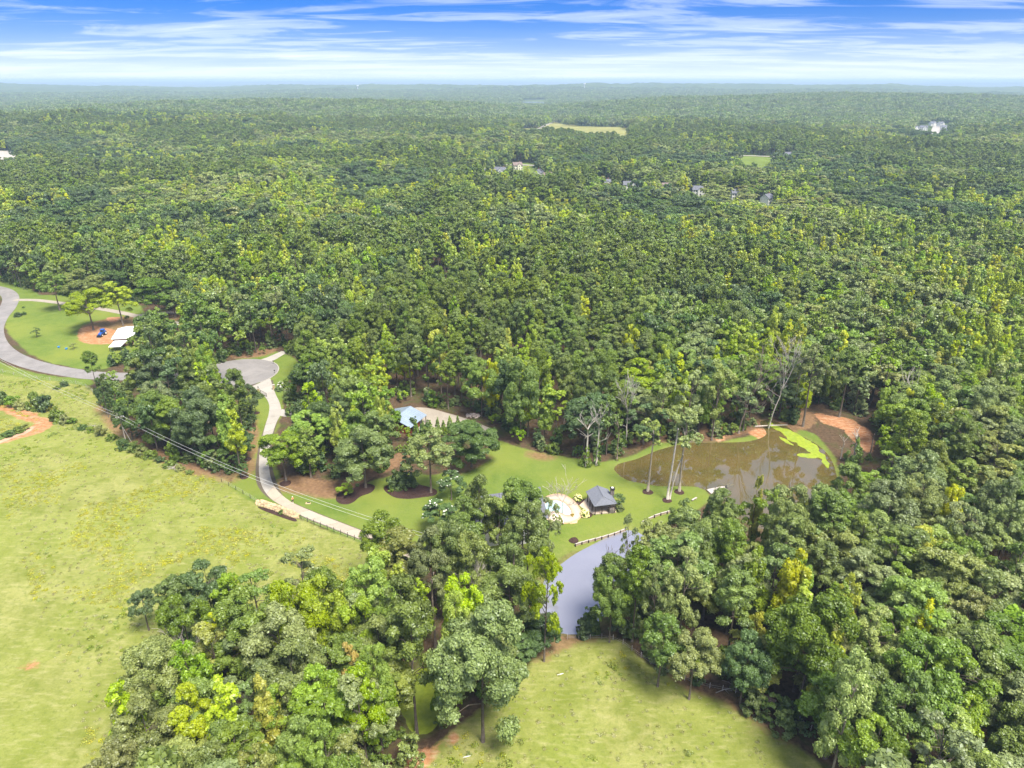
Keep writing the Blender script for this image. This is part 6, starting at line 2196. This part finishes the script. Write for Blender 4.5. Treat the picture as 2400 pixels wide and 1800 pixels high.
# ---- swimming pool
pc = np.array(gp(1280 + .0904 * 330, 1120 + .0904 * 820))
outer = gpoly([(1280 + .0904 * a, 1120 + .0904 * c) for a, c in ((420, 455), (560, 520), (700, 620), (820, 760), (895, 900), (885, 1000), (820, 1080), (700, 1135), (550, 1168), (350, 1190), (100, 1180), (-150, 1100), (-260, 900), (-200, 680), (0, 520), (220, 450))])
inner = gpoly([(1280 + .0904 * a, 1120 + .0904 * c) for a, c in ((300, 600), (430, 640), (520, 700), (600, 790), (658, 900), (640, 962), (560, 992), (450, 965), (330, 905), (200, 890), (60, 900), (-60, 840), (-80, 740), (0, 650), (120, 600), (210, 590))])
oc, ic = catmull(outer, 4), catmull(inner, 4)


def polar(P, c, n=72):
    d = P - c
    a = np.arctan2(d[:, 1], d[:, 0]); r = np.hypot(d[:, 0], d[:, 1])
    s = np.argsort(a)
    A = np.linspace(-math.pi, math.pi, n, endpoint=False)
    rr_ = np.interp(A, np.concatenate([a[s] - 2 * math.pi, a[s], a[s] + 2 * math.pi]), np.tile(r[s], 3))
    return c + np.stack([np.cos(A), np.sin(A)], 1) * rr_[:, None]


zP = Hs(*pc)
co = polar(oc, pc); ci_ = polar(ic, pc)
n = 72


def ringmesh(a, b_, zt, zb):
    V = np.concatenate([np.c_[a, np.full(n, zt)], np.c_[b_, np.full(n, zt)], np.c_[a, np.full(n, zb)], np.c_[b_, np.full(n, zb)]])
    V[:, 0] -= pc[0]; V[:, 1] -= pc[1]
    F = []
    for i in range(n):
        j = (i + 1) % n
        F += [(i, j, n + j, n + i)[::-1], (i, 2 * n + i, 2 * n + j, j)[::-1], (n + i, n + j, 3 * n + j, 3 * n + i)[::-1]]
    return V, np.array(F)


dk = thing('swimming_pool', 'curved turquoise swimming pool with pale deck, half hidden by trees', 'swimming pool', (pc[0], pc[1], zP))
V, F = ringmesh(ci_, co, .22, -.6)
link(bpy.data.objects.new('deck', np_mesh('deck', V, F, M_DECK)), dk)
V, F = ringmesh(co + (pc - co) * .0 + (co - pc) * .002, co + (co - pc) / np.linalg.norm(co - pc, axis=1)[:, None] * .28, .25, -.4)
link(bpy.data.objects.new('edging', np_mesh('edging', V, F, M_COPING)), dk)
V, F = ringmesh(ci_ - (ci_ - pc) / np.linalg.norm(ci_ - pc, axis=1)[:, None] * .05, ci_ + (ci_ - pc) / np.linalg.norm(ci_ - pc, axis=1)[:, None] * .32, .245, -.5)
link(bpy.data.objects.new('coping', np_mesh('coping', V, F, M_COPING)), dk)
b = MB(); b.add(np.c_[ci_ - pc, np.full(n, .10)], [tuple(range(n))]); b.build('water', M_POOL, dk)
x, y, z = gz(1343, 1224)
t = thing('stone_steps', 'low stone steps at the lower rim of the pool deck', 'steps', (x, y, z), yaw_px((1332, 1224), (1352, 1221)))
for k in range(2):
    MB().bbox((0, -.4 * k, .1 - .08 * k), (2.2 - .3 * k, .4, .2), .04).build('step', M_TANST, t)

# ---- timber retaining wall
def timber_wall(pts, label, h=.75, step=1.75):
    P = catmull(gpoly(pts), 6, False)
    L = float(np.sum(np.linalg.norm(np.diff(P, axis=0), axis=1)))
    P = resample(P, max(3, int(L / step) + 1))
    o = (float(P[0, 0]), float(P[0, 1]), Hs(*P[0]))
    t = thing('retaining_wall', label, 'retaining wall', o)
    pm = MB().box((0, 0, 0), (.2, .2, h + .5)).mesh('post', M_POST)
    for i in range(len(P) - 1):
        a, c = P[i] - o[:2], P[i + 1] - o[:2]
        za, zc_ = Hs(*P[i]) - o[2], Hs(*P[i + 1]) - o[2]
        m_ = (a + c) / 2; rz = math.atan2(c[1] - a[1], c[0] - a[0]); ln = float(np.linalg.norm(c - a))
        zz = (za + zc_) / 2
        for k in range(3):
            MB().box((m_[0], m_[1], zz - .1 + .27 * k), (ln - .02, .14, .26)).build('timber', M_TIMBER, t).rotation_euler = (0, 0, 0)
            q = t.children[-1]
            q.data.transform(Matrix.Translation((m_[0], m_[1], 0)) @ Matrix.Rotation(rz, 4, 'Z') @ Matrix.Translation((-m_[0], -m_[1], 0)))
        cap = MB().box((m_[0], m_[1], zz + .63), (ln, .3, .08), rz); cap.build('cap', M_TIMBERG, t)
        nrm = np.array([math.sin(rz), -math.cos(rz)])
        if nrm[1] > 0: nrm = -nrm
        p = link(bpy.data.objects.new('post', pm), t); p.location = (a[0] + nrm[0] * .18, a[1] + nrm[1] * .18, zz + .15); p.rotation_euler = (0, 0, rz)
    return t


timber_wall([(1348, 1271), (1375, 1262), (1405, 1253), (1436, 1243), (1468, 1231)], 'low timber retaining wall between pool lawn and lavender pond')
timber_wall([(1505, 1222), (1537, 1210), (1578, 1199)], 'further run of timber retaining wall beyond the pavilion lawn')

# ---- dock
DP = [W(a, c, -.15, (0, 0, 0)) for a, c in ((1660, 1146), (1701, 1138), (1711, 1156), (1668, 1164))]
dkc = np.mean(np.array(DP), 0)
dx_ = np.array(DP[1]) - np.array(DP[0]); dy_ = np.array(DP[3]) - np.array(DP[0])
dock = thing('dock', 'small weathered plank dock at the lawn corner of the brown pond', 'dock', (dkc[0], dkc[1], -.15), math.atan2(dx_[1], dx_[0]))
DLn, DWd = float(np.linalg.norm(dx_[:2])), abs(float(np.cross(dx_[:2] / np.linalg.norm(dx_[:2]), dy_[:2])))
npk = 16
pm = MB().box((0, 0, 0), (DLn / npk - .03, DWd, .06)).mesh('plank', M_TIMBERG)
for k in range(npk):
    p = link(bpy.data.objects.new('plank', pm), dock); p.location = (-DLn / 2 + (k + .5) * DLn / npk, 0, 0)
for s in (-1, 1):
    MB().box((0, s * DWd * .4, -.12), (DLn, .12, .16)).build('bearer', M_TIMBER, dock)
    for q in (-1, 0, 1):
        MB().cyl((q * DLn * .46, s * DWd * .46, -.6), .09, 1.6, 'z', 8).build('pile', M_POST, dock)
ck = thing('dock_chair', 'black folding chair standing at the end of the dock', 'chair', (dkc[0] + dx_[0] * .42, dkc[1] + dx_[1] * .42, -.12), .6)
MB().box((0, 0, .45), (.5, .5, .05)).build('seat', M_BLACK, ck)
MB().box((0, .24, .8), (.5, .05, .7)).build('backrest', M_BLACK, ck)
for sx in (-.22, .22):
    for sy in (-.22, .22):
        MB().tube([(sx, sy, 0), (sx, sy, .45)], .025, 5).build('leg', M_BLACK, ck)
x, y, z = gz(1627, 1172)
t = thing('log_bench', 'pale split-log bench on the lawn left of the dock', 'bench', (x, y, z), yaw_px((1620, 1176), (1634, 1168)))
MB().bbox((0, 0, .42), (1.9, .4, .16), .04).build('seat', M_TIMBERG, t)
for s in (-.7, .7):
    MB().box((s, 0, .17), (.2, .34, .34)).build('leg', M_TIMBER, t)
a, c = np.array(gp(1769, 1001)), np.array(gp(1845, 998))
t = MB().tube([(a[0], a[1], .25), ((a[0] + c[0]) / 2, (a[1] + c[1]) / 2, .35), (c[0], c[1], .3)], [.22, .2, .15], 8).build('fallen_log', M_DEAD, None, True)
tag(t, 'long pale fallen trunk lying across the inlet of the brown pond', 'log')

# ---- logs and brush at the foreground field
LG = [((780, 290), (1030, 395), .36, 'thickest log on the upper side of the log pile'), ((770, 322), (1020, 420), .24, 'second log of the pile from the wood side'), ((750, 338), (1012, 440), .24, 'third log of the pile from the wood side'), ((715, 348), (1000, 455), .27, 'outermost log of the pile on the field side')]
for (p, q, r, lab) in LG:
    A = np.array(gp(1640 + .1732 * p[0], 1580 + .1732 * p[1])); B = np.array(gp(1640 + .1732 * q[0], 1580 + .1732 * q[1]))
    z = Hs(*A) + r * .9
    L_ = float(np.linalg.norm(B - A))
    t = thing('log', lab, 'log', (A[0], A[1], z), math.atan2(B[1] - A[1], B[0] - A[0]), 'logs stacked at the field edge')
    MB().tube([(0, 0, 0), (L_ * .5, .04, .02), (L_, 0, 0)], [r, r * .95, r * .88], 10, cap=False).build('bark', M_LOG, t, True)
    for xx, rr_ in ((0.0, r), (L_, r * .88)):
        MB().cyl((xx, 0, 0), rr_ * .98, .03, 'x', 12).build('cut_end', M_CUT, t)
for i, (p, q, lab) in enumerate((((218, 258), (425, 205), 'pale fallen branch on the grass left of the log pile'), ((300, 90), (460, 185), 'crooked brown branch trailing out of the wood edge'), ((660, 270), (770, 300), 'short branch beside the log pile end'), ((1040, 410), (1125, 500), 'broken branch at the right end of the log pile'))):
    A = np.array(gp(1640 + .1732 * p[0], 1580 + .1732 * p[1])); B = np.array(gp(1640 + .1732 * q[0], 1580 + .1732 * q[1]))
    z = Hs(*A) + .1
    b = MB(); m_ = (A + B) / 2
    b.tube([(0, 0, 0), (*(m_ - A + .25), .12), (*(B - A), .03)], [.10, .08, .04], 6)
    b.tube([(*(m_ - A + .25), .12), (*(m_ - A + np.array([.7, -.9])), .2)], [.05, .02], 5)
    tag(b.build('fallen_branch', M_DEAD if i == 0 else M_DEADB, None, True, (A[0], A[1], z)), lab, 'branch')
for (qx, qy, lab) in ((1313, 1581, 'short white pipe lying in the upper foreground field'), (1094, 1774, 'short white pipe lying near the bottom edge of the field')):
    x, y, z = gz(qx, qy)
    tag(MB().cyl((0, 0, .08), .07, 1.2, 'x', 10).build('pipe', M_WHITE, None, True, (x, y, z), .3), lab, 'pipe')

# ---- entrance gate, pillars, mailboxes
Z2_ = lambda a, c: (540 + .0723 * a, 820 + .0723 * c)


def pillar(px, py, label, lamp):
    x, y, z = gz(px, py)
    t = thing('gate_pillar', label, 'pillar', (x, y, z), .4)
    MB().box((0, 0, .85), (.75, .75, 1.9)).build('shaft', M_TANST, t)
    MB().bbox((0, 0, 1.88), (.95, .95, .16), .05).build('cap', M_CONC, t)
    if lamp:
        l = MB().cyl((0, 0, 2.2), .13, .4, 'z', 6, .2).build('lantern', M_BLACK, t)
        MB().cyl((0, 0, 2.48), .22, .16, 'z', 6, .02).build('lantern_roof', M_BLACK, l)
    return t


pillar(*Z2_(925, 1400), 'stone gate pillar with lantern on the hedge side of the drive', True)
pillar(*Z2_(1410, 1290), 'stone gate pillar by the white-flowered shrub across the drive', False)
g0, g1 = np.array(gp(*Z2_(985, 1425))), np.array(gp(*Z2_(1125, 1500)))
zG = Hs(*g0)
gt = thing('driveway_gate', 'open black iron gate leaf standing along the driveway', 'gate', (g0[0], g0[1], zG + .1), math.atan2(*(g1 - g0)[::-1]))
GL = float(np.linalg.norm(g1 - g0)) + 1.2
for zz in (.15, 1.35):
    MB().box((GL / 2, 0, zz), (GL, .06, .07)).build('rail', M_BLACK, gt)
bm_ = MB().box((0, 0, .75), (.03, .03, 1.2)).mesh('bar', M_BLACK)
for k in range(15):
    p = link(bpy.data.objects.new('bar', bm_), gt); p.location = (GL * (k + .5) / 15, 0, 0)
for xx in (0.03, GL - .03):
    MB().box((xx, 0, .75), (.08, .08, 1.35)).build('stile', M_BLACK, gt)
shrub(604, 930, 1.5, 2.2, 'dark', 'dark clipped hedge bush inside the gate', 'shrub2')
shrub(597, 922, 1.9, 1.9, 'oak', 'green bush behind the gate pillar with lantern', 'shrub0')
shrub(653, 915, 1.5, 1.7, 'dark', 'glossy dark bush beside the second gate pillar', 'shrub0')
shrub(658, 906, 2.0, 1.3, 'fresh', 'white-flowered shrub beside the second gate pillar', 'shrub1', blossom=M_BLOS, nb=60)
for (qx, qy, lab) in ((641, 853, 'black mailbox on a post at the top of the turning circle'), (644, 875, 'black mailbox on a post at the rim of the turning circle')):
    x, y, z = gz(qx, qy)
    t = thing('mailbox', lab, 'mailbox', (x, y, z), .3)
    MB().box((0, 0, .55), (.1, .1, 1.2)).build('post', M_BLACK, t)
    b = MB(); b.bbox((0, 0, 1.25), (.55, .26, .3), .07); b.build('box', M_BLACK, t)

# ---- farmyard small things
shrub(42, 742, 2.2, 2.0, 'dark', 'large dark round bush on the lawn inside the road bend', 'shrub0')
shrub(57, 738, 1.8, 1.3, 'dark', 'smaller dark bush touching the large one inside the road bend', 'shrub1')
shrub(55, 722, .9, .8, 'dark', 'tiny dark bush above the pair inside the road bend', 'shrub1')
shrub(87, 790, 4.2, 2.1, 'dark', 'young dark sapling alone on the roadside lawn', 'open1', 'ornamental_tree', cat='tree')
shrub(174, 818, 2.6, 1.5, 'pale', 'thin pale sapling on the lawn before the white building', 'open3', 'ornamental_tree', cat='tree')
shrub(298, 746, 1.6, 1.3, 'dark', 'dark bush beside the gravel drive in the farmyard', 'shrub1')
for (qx, qy, lab) in ((138, 815, 'blue plastic tub on the lawn nearer the road'), (156, 819, 'blue plastic tub on the lawn nearer the pale sapling')):
    x, y, z = gz(qx, qy)
    t = thing('plastic_tub', lab, 'tub', (x, y, z))
    MB().cyl((0, 0, .28), .38, .6, 'z', 14, .48).build('bowl', mat_plain('tub_blue', (.05, .25, .55), .5, .4), t)
    MB().cyl((0, 0, .585), .5, .05, 'z', 14).build('rim', mat_plain('tub_blue', (.05, .25, .55), .5, .4), t)
# hedgerow
HR = [(8, 945, 4.5, 2.6), (30, 952, 4.2, 2.6), (48, 958, 3.4, 2.2), (88, 958, 6.5, 3.4), (108, 962, 6.0, 3.2), (136, 985, 4.6, 2.8), (152, 990, 3.0, 2.2), (172, 992, 2.2, 1.6), (196, 1006, 2.0, 1.6), (213, 1012, 2.0, 1.5), (236, 1020, 3.6, 2.2), (262, 1030, 2.2, 1.8), (290, 1052, 3.6, 2.1), (318, 1056, 3.0, 2.6), (333, 1064, 2.6, 2.4), (352, 1072, 2.4, 2.2), (375, 1082, 1.8, 1.8), (398, 1092, 2.2, 2.0), (421, 1100, 1.6, 1.6), (444, 1110, 1.2, 1.4), (20, 1020, 1.6, 2.4), (42, 1012, 1.8, 2.2), (60, 1004, 1.6, 1.8), (-10, 1028, 1.5, 2.4), (150, 905, 2.0, 1.6), (134, 912, 1.4, 1.4)]
HRL = ['at the left end of the hedgerow above the clay track', 'beside the first hedgerow bush above the clay track', 'low at the edge of the clay track', 'tallest of the hedgerow beside the clay track', 'right half of the tall hedgerow pair', 'at the end of the clay track', 'small beside the bush at the clay track end', 'low and scrubby in the hedgerow gap', 'low before the brush heap', 'beside the grey brush heap', 'round and green left of the power pole', 'low brown between round bush and power pole', 'at the foot of the power pole', 'right of the guy wire', 'behind the bush right of the guy wire', 'low in the hedgerow below the wood', 'small in the hedgerow below the wood', 'leafy near the white debris', 'low beyond the white debris', 'last small tuft of the hedgerow', 'along the ditch in the left field', 'upper along the ditch in the left field', 'at the ditch end by the clay track', 'of the ditch at the frame edge', 'on the grass below the road fence', 'small on the grass below the road fence']
for i, ((qx, qy, h, r), lab) in enumerate(zip(HR, HRL)):
    shrub(qx, qy, h, r, ('dark', 'oak', 'olive', 'oak')[i % 4], ('dark green', 'green', 'olive', 'mid-green')[i % 4] + ' bush ' + lab, 'shrub%d' % (i % 3), 'bush', group='hedgerow bushes of the left field')
for i, (qx, qy, lab) in enumerate(((215, 1003, 'grey dead branch heap in the hedgerow'), (412, 1098, 'pale dead branch heap at the hedgerow end'))):
    x, y, z = gz(qx, qy)
    b = MB()
    for k in range(26):
        a = rg.uniform(0, 6.28); l = rg.uniform(.8, 2.4)
        c0 = rg.uniform(-1, 1, 2)
        b.tube([(c0[0], c0[1], rg.uniform(.05, .5)), (c0[0] + l * math.cos(a), c0[1] + l * math.sin(a), rg.uniform(.05, .9))], [.06, .03], 4)
    tag(b.build('brush_heap', M_DEAD, None, True, (x, y, z)), lab, 'brush heap', kind='stuff')

# ---- houses
def house(px, py, wdt, yaw, brown, label, pos=None, dep=8.5, storeys=2, name='house'):
    x, y, z = pos
    t = thing(name, label, 'house', (x, y, z), yaw)
    w, d, h = wdt, dep, 2.9 * storeys
    ws, rfm = (M_CREAM if brown else M_SIDING), (M_RBROWN if brown else M_RGREY)
    b = MB(); b.box((0, 0, h / 2 - .2), (w, d, h + .4)); b.add([(-w / 2, -d / 2, h), (-w / 2, d / 2, h), (-w / 2, 0, h + d * .36), (w / 2, -d / 2, h), (w / 2, d / 2, h), (w / 2, 0, h + d * .36)], [(0, 2, 1), (3, 4, 5)])
    b.build('wall', ws, t)
    b = MB()
    rz_ = h + d * .36 + .18
    for s in (1, -1):
        b.add([(-w / 2 - .4, 0, rz_), (w / 2 + .4, 0, rz_), (w / 2 + .4, s * (d / 2 + .5), h - .18), (-w / 2 - .4, s * (d / 2 + .5), h - .18), (-w / 2 - .4, 0, rz_ - .14), (w / 2 + .4, 0, rz_ - .14), (w / 2 + .4, s * (d / 2 + .5), h - .32), (-w / 2 - .4, s * (d / 2 + .5), h - .32)], [(0, 1, 2, 3), (7, 6, 5, 4), (0, 4, 5, 1), (1, 5, 6, 2), (2, 6, 7, 3), (3, 7, 4, 0)])
    rf = b.build('roof', rfm, t)
    MB().box((w * .3, d * .12, rz_ + .2), (.8, .7, 1.6)).build('chimney', M_BRICK, rf)
    # cross gable towards the camera
    g = w * .2
    b = MB(); b.box((g * .6, -d / 2 - .6, h / 2 - .1), (w * .4, 1.2, h + .2)); b.add([(g * .6 - w * .2, -d / 2 - 1.2, h), (g * .6 + w * .2, -d / 2 - 1.2, h), (g * .6, -d / 2 - 1.2, h + w * .17)], [(0, 1, 2)])
    b.build('front_bay', ws, t)
    b = MB()
    for s in (1, -1):
        b.add([(g * .6, -d / 2 - 1.5, h + w * .17 + .12), (g * .6, 0, h + w * .17 + .12), (g * .6 + s * (w * .2 + .3), 0, h - .1), (g * .6 + s * (w * .2 + .3), -d / 2 - 1.5, h - .1)], [(0, 1, 2, 3)])
    b.build('bay_roof', rfm, t)
    wm = MB().box((0, 0, 0), (1.0, .08, 1.5)).mesh('window', M_GLASS)
    for st in range(storeys):
        for xx in (-w * .38, -w * .2, w * .42):
            p = link(bpy.data.objects.new('window', wm), t); p.location = (xx, -d / 2 - .03, 1.6 + 2.9 * st)
        p = link(bpy.data.objects.new('window', wm), t); p.location = (g * .6, -d / 2 - 1.23, 1.6 + 2.9 * st)
    MB().box((-w * .08, -d / 2 - .04, 1.05), (1.1, .1, 2.1)).build('door', M_DARK, t)
    return t


for h_, p_ in zip(HOUSES, HPOS):
    house(h_[0], h_[1], h_[2], h_[3], h_[4], h_[5], p_)
# house among the garden oaks, and the roof in the middle wood
x, y = gp(1178, 1195, 5.5); z = Hs(float(x), float(y))
house(0, 0, 18, 0.28, 0, 'large grey-roofed home almost covered by the garden oaks', (float(x), float(y), z), 12, 2)
x, y, z = gz(1040, 690)
house(0, 0, 14, 0.5, 1, 'grey-roofed house glimpsed in a small clearing of the middle wood', (x, y, z), 9, 1)
# subdivision on the right
for (qx, qy, w, yw, lab) in ((2140, 310, 16, .2, 'leftmost pale house of the cluster on the right hillside'), (2162, 309, 15, -.3, 'second pale house of the right hillside cluster'), (2184, 298, 13, .1, 'grey-roofed house behind the pale street of the right cluster'), (2203, 299, 14, .4, 'tan-roofed house right of the pale street'), (2212, 308, 14, -.2, 'pale house in the middle right of the cluster'), (2228, 309, 15, .2, 'rightmost pale house of the hillside cluster'), (2385, 322, 16, .1, 'white house at the right frame edge beyond the cluster'), (655, 252, 18, 0, 'long white building far off on the left ridge'), (1712, 356, 16, .1, 'cream house beside the right meadow road')):
    x, y, z = gz(qx, qy)
    house(0, 0, w, yw, 0, lab, (x, y, z + 3.0), 10, 2)
# far water towers
for (qx, qy, lab) in ((838, 203, 'white water tower on the far left ridge'), (1370, 197, 'white water tower on the far middle ridge')):
    dx, dy, dz = ray(qx, qy)
    y = 5600.0; tt = y / dy; x = dx * tt; z0 = Hs(float(x), y); zt = CAM_H + dz * tt
    t = thing('water_tower', lab, 'water tower', (float(x), y, z0))
    hh = max(float(zt) - z0, 34)
    MB().cyl((0, 0, hh / 2), 2.4, hh, 'z', 12, 1.8).build('stem', M_WHITE, t)
    b = MB(); b.tube([(0, 0, hh - 3), (0, 0, hh - 1), (0, 0, hh + 4), (0, 0, hh + 7)], [2, 8, 9, 3], 16); b.build('tank', M_WHITE, t, True)
# far ground seen in the openings
def patch(name, poly, mat, lift=.6, fine=24.0):
    c = poly.mean(0)
    b = MB()
    x0, y0 = poly.min(0); x1, y1 = poly.max(0)
    xs = np.linspace(x0, x1, max(6, int((x1 - x0) / fine))); ys = np.linspace(y0, y1, max(6, int((y1 - y0) / fine)))
    XX, YY = np.meshgrid(xs, ys); ZZ = H(XX, YY) + lift
    ii = np.arange(XX.size).reshape(XX.shape)
    F = np.stack([ii[:-1, :-1].ravel(), ii[:-1, 1:].ravel(), ii[1:, 1:].ravel(), ii[1:, :-1].ravel()], 1)
    cx_, cy2 = (XX[:-1, :-1] + XX[1:, 1:]) / 2, (YY[:-1, :-1] + YY[1:, 1:]) / 2
    F = F[inside(cx_.ravel(), cy2.ravel(), offset(poly, fine * .7))]
    return tag(link(bpy.data.objects.new(name, np_mesh(name, np.stack([XX.ravel(), YY.ravel(), ZZ.ravel()], 1), F, mat, True))), kind='structure')


M_MEADOW = mat_plain('meadow', (0.24, 0.235, 0.075), .95, .05, var=.25, scale=.03)
M_MOWN = mat_plain('far_lawn', (0.14, 0.19, 0.035), .95, .05, var=.25, scale=.05)
patch('field', far_field, M_MEADOW)
for p in (far_road_lawn, right_lawn):
    patch('field', p, M_MOWN, .5, 10)
patch('ground_patch', parking, M_CONC, .5, 10)
lk = lake.copy()
zl = float(np.mean(H(lk[:, 0], lk[:, 1]))) + 2.0
sheet('lake_water', catmull(lk, 3), zl, M_LAKE)


def far_road(pts, w, mat, lift=1.0):
    P = np.array([gz(*p)[:2] for p in pts])
    ribbon('road', catmull(P, 8, False), w, mat, lift=lift)


far_road([(1236, 312), (1256, 305), (1275, 296), (1297, 284)], 9, M_CONC)
far_road([(1180, 388), (1215, 388), (1262, 390)], 7, M_CONC)
far_road([(2190, 316), (2193, 305), (2196, 296)], 16, M_CONC)
far_road([(1735, 366), (1770, 367), (1830, 369)], 6, M_CONC)

# ------------------------------------------------------------------ weeds of the pastures
def tuft(seed, n, h, r, mat, wide=.05):
    g = np.random.default_rng(seed)
    d = unit(np.stack([g.normal(size=n), g.normal(size=n), np.abs(g.normal(size=n)) + .3], 1))
    p = d * np.array([r, r, h]) * g.uniform(.4, 1, n)[:, None]
    V, F, T = leaf_cards(p, unit(d + .6 * g.normal(size=(n, 3))), wide, g, g.uniform(0, 1, n), .55)
    return np_mesh('tuft', V, F, mat, False, {'tint': T})


LEAF['weed'] = mat_leaf('weed_green', (0.20, 0.265, 0.035), (0.38, 0.45, 0.07))
LEAF['weedy'] = mat_leaf('weed_yellow', (0.34, 0.345, 0.035), (0.62, 0.61, 0.07))
LEAF['straw'] = mat_leaf('dry_grass', (0.26, 0.26, 0.09), (0.46, 0.44, 0.20))
tufts = [tuft(1, 60, .30, .6, LEAF['weed'], .10), tuft(2, 60, .34, .65, LEAF['weedy'], .09), tuft(3, 44, .22, .55, LEAF['straw'], .08), tuft(4, 90, .55, .8, LEAF['weed'], .12), tuft(5, 90, .42, .9, LEAF['weedy'], .10)]
X5, Y5 = hexgrid(-330, 230, 60, 330, 1.25, .6)
ok = wedge(X5, Y5, 40)
X5, Y5 = X5[ok], Y5[ok]
inp = np.zeros(len(X5), bool)
for p in PASTURES:
    inp |= inside(X5, Y5, offset(gpoly(p), -1.5))
inp &= poly_dist(X5, Y5, gpoly(DIRTS[0])) > 2.0
X5, Y5 = X5[inp], Y5[inp]
n1 = fbm(X5 / 9 + 3, Y5 / 9, 201, 4); n2 = fbm(X5 / 14 + 8, Y5 / 14 + 2, 211, 4)
q5x, q5y = project(X5, Y5, 0 * X5)
yel = n2 + 0.10 * np.exp(-((q5x - 600) / 330) ** 2 - ((q5y - 1270) / 110) ** 2) + .05 * np.exp(-((q5x - 120) / 200) ** 2 - ((q5y - 1120) / 90) ** 2)
u = rng.uniform(0, 1, len(X5))
pi5 = np.full(len(X5), -1)
pi5[(n1 > .62) & (u < .30)] = 0
pi5[(n1 > .70) & (u < .4)] = 3
pi5[(yel > .62) & (u < .75)] = 1
pi5[(yel > .68) & (u < .6)] = 4
pi5[(pi5 < 0) & (u > .72)] = 2
pi5[(pi5 < 0) & (u > .845)] = 0
k5 = pi5 >= 0
X5, Y5, pi5 = X5[k5], Y5[k5], pi5[k5]
s5 = rng.uniform(.5, 1.25, len(X5))
scatter('weeds', tufts, np.stack([X5, Y5, H(X5, Y5)], 1), rng.uniform(0, 6.28, len(X5)), np.stack([s5, s5, s5], 1), pi5, 'green and yellow weeds strewn over the pastures', 'weeds')
# ------------------------------------------------------------------ haze over the far land
hb = MB().box((0, 26000, 40.0), (100000, 56000, 180.0))
m, nt, out = nodes_of('haze')
t = NT(nt)
pv = t.n('ShaderNodeVolumePrincipled')
t.put(pv.inputs['Color'], (0.58, 0.78, 1.0))
t.put(pv.inputs['Density'], 0.00012)
t.put(pv.inputs['Anisotropy'], 0.0)
nt.links.new(pv.outputs[0], out.inputs['Volume'])
hz_ = hb.build('haze', m)
tag(hz_, 'pale blue haze over the distant hills', 'haze', kind='stuff')
hz_.display_type = 'WIRE'
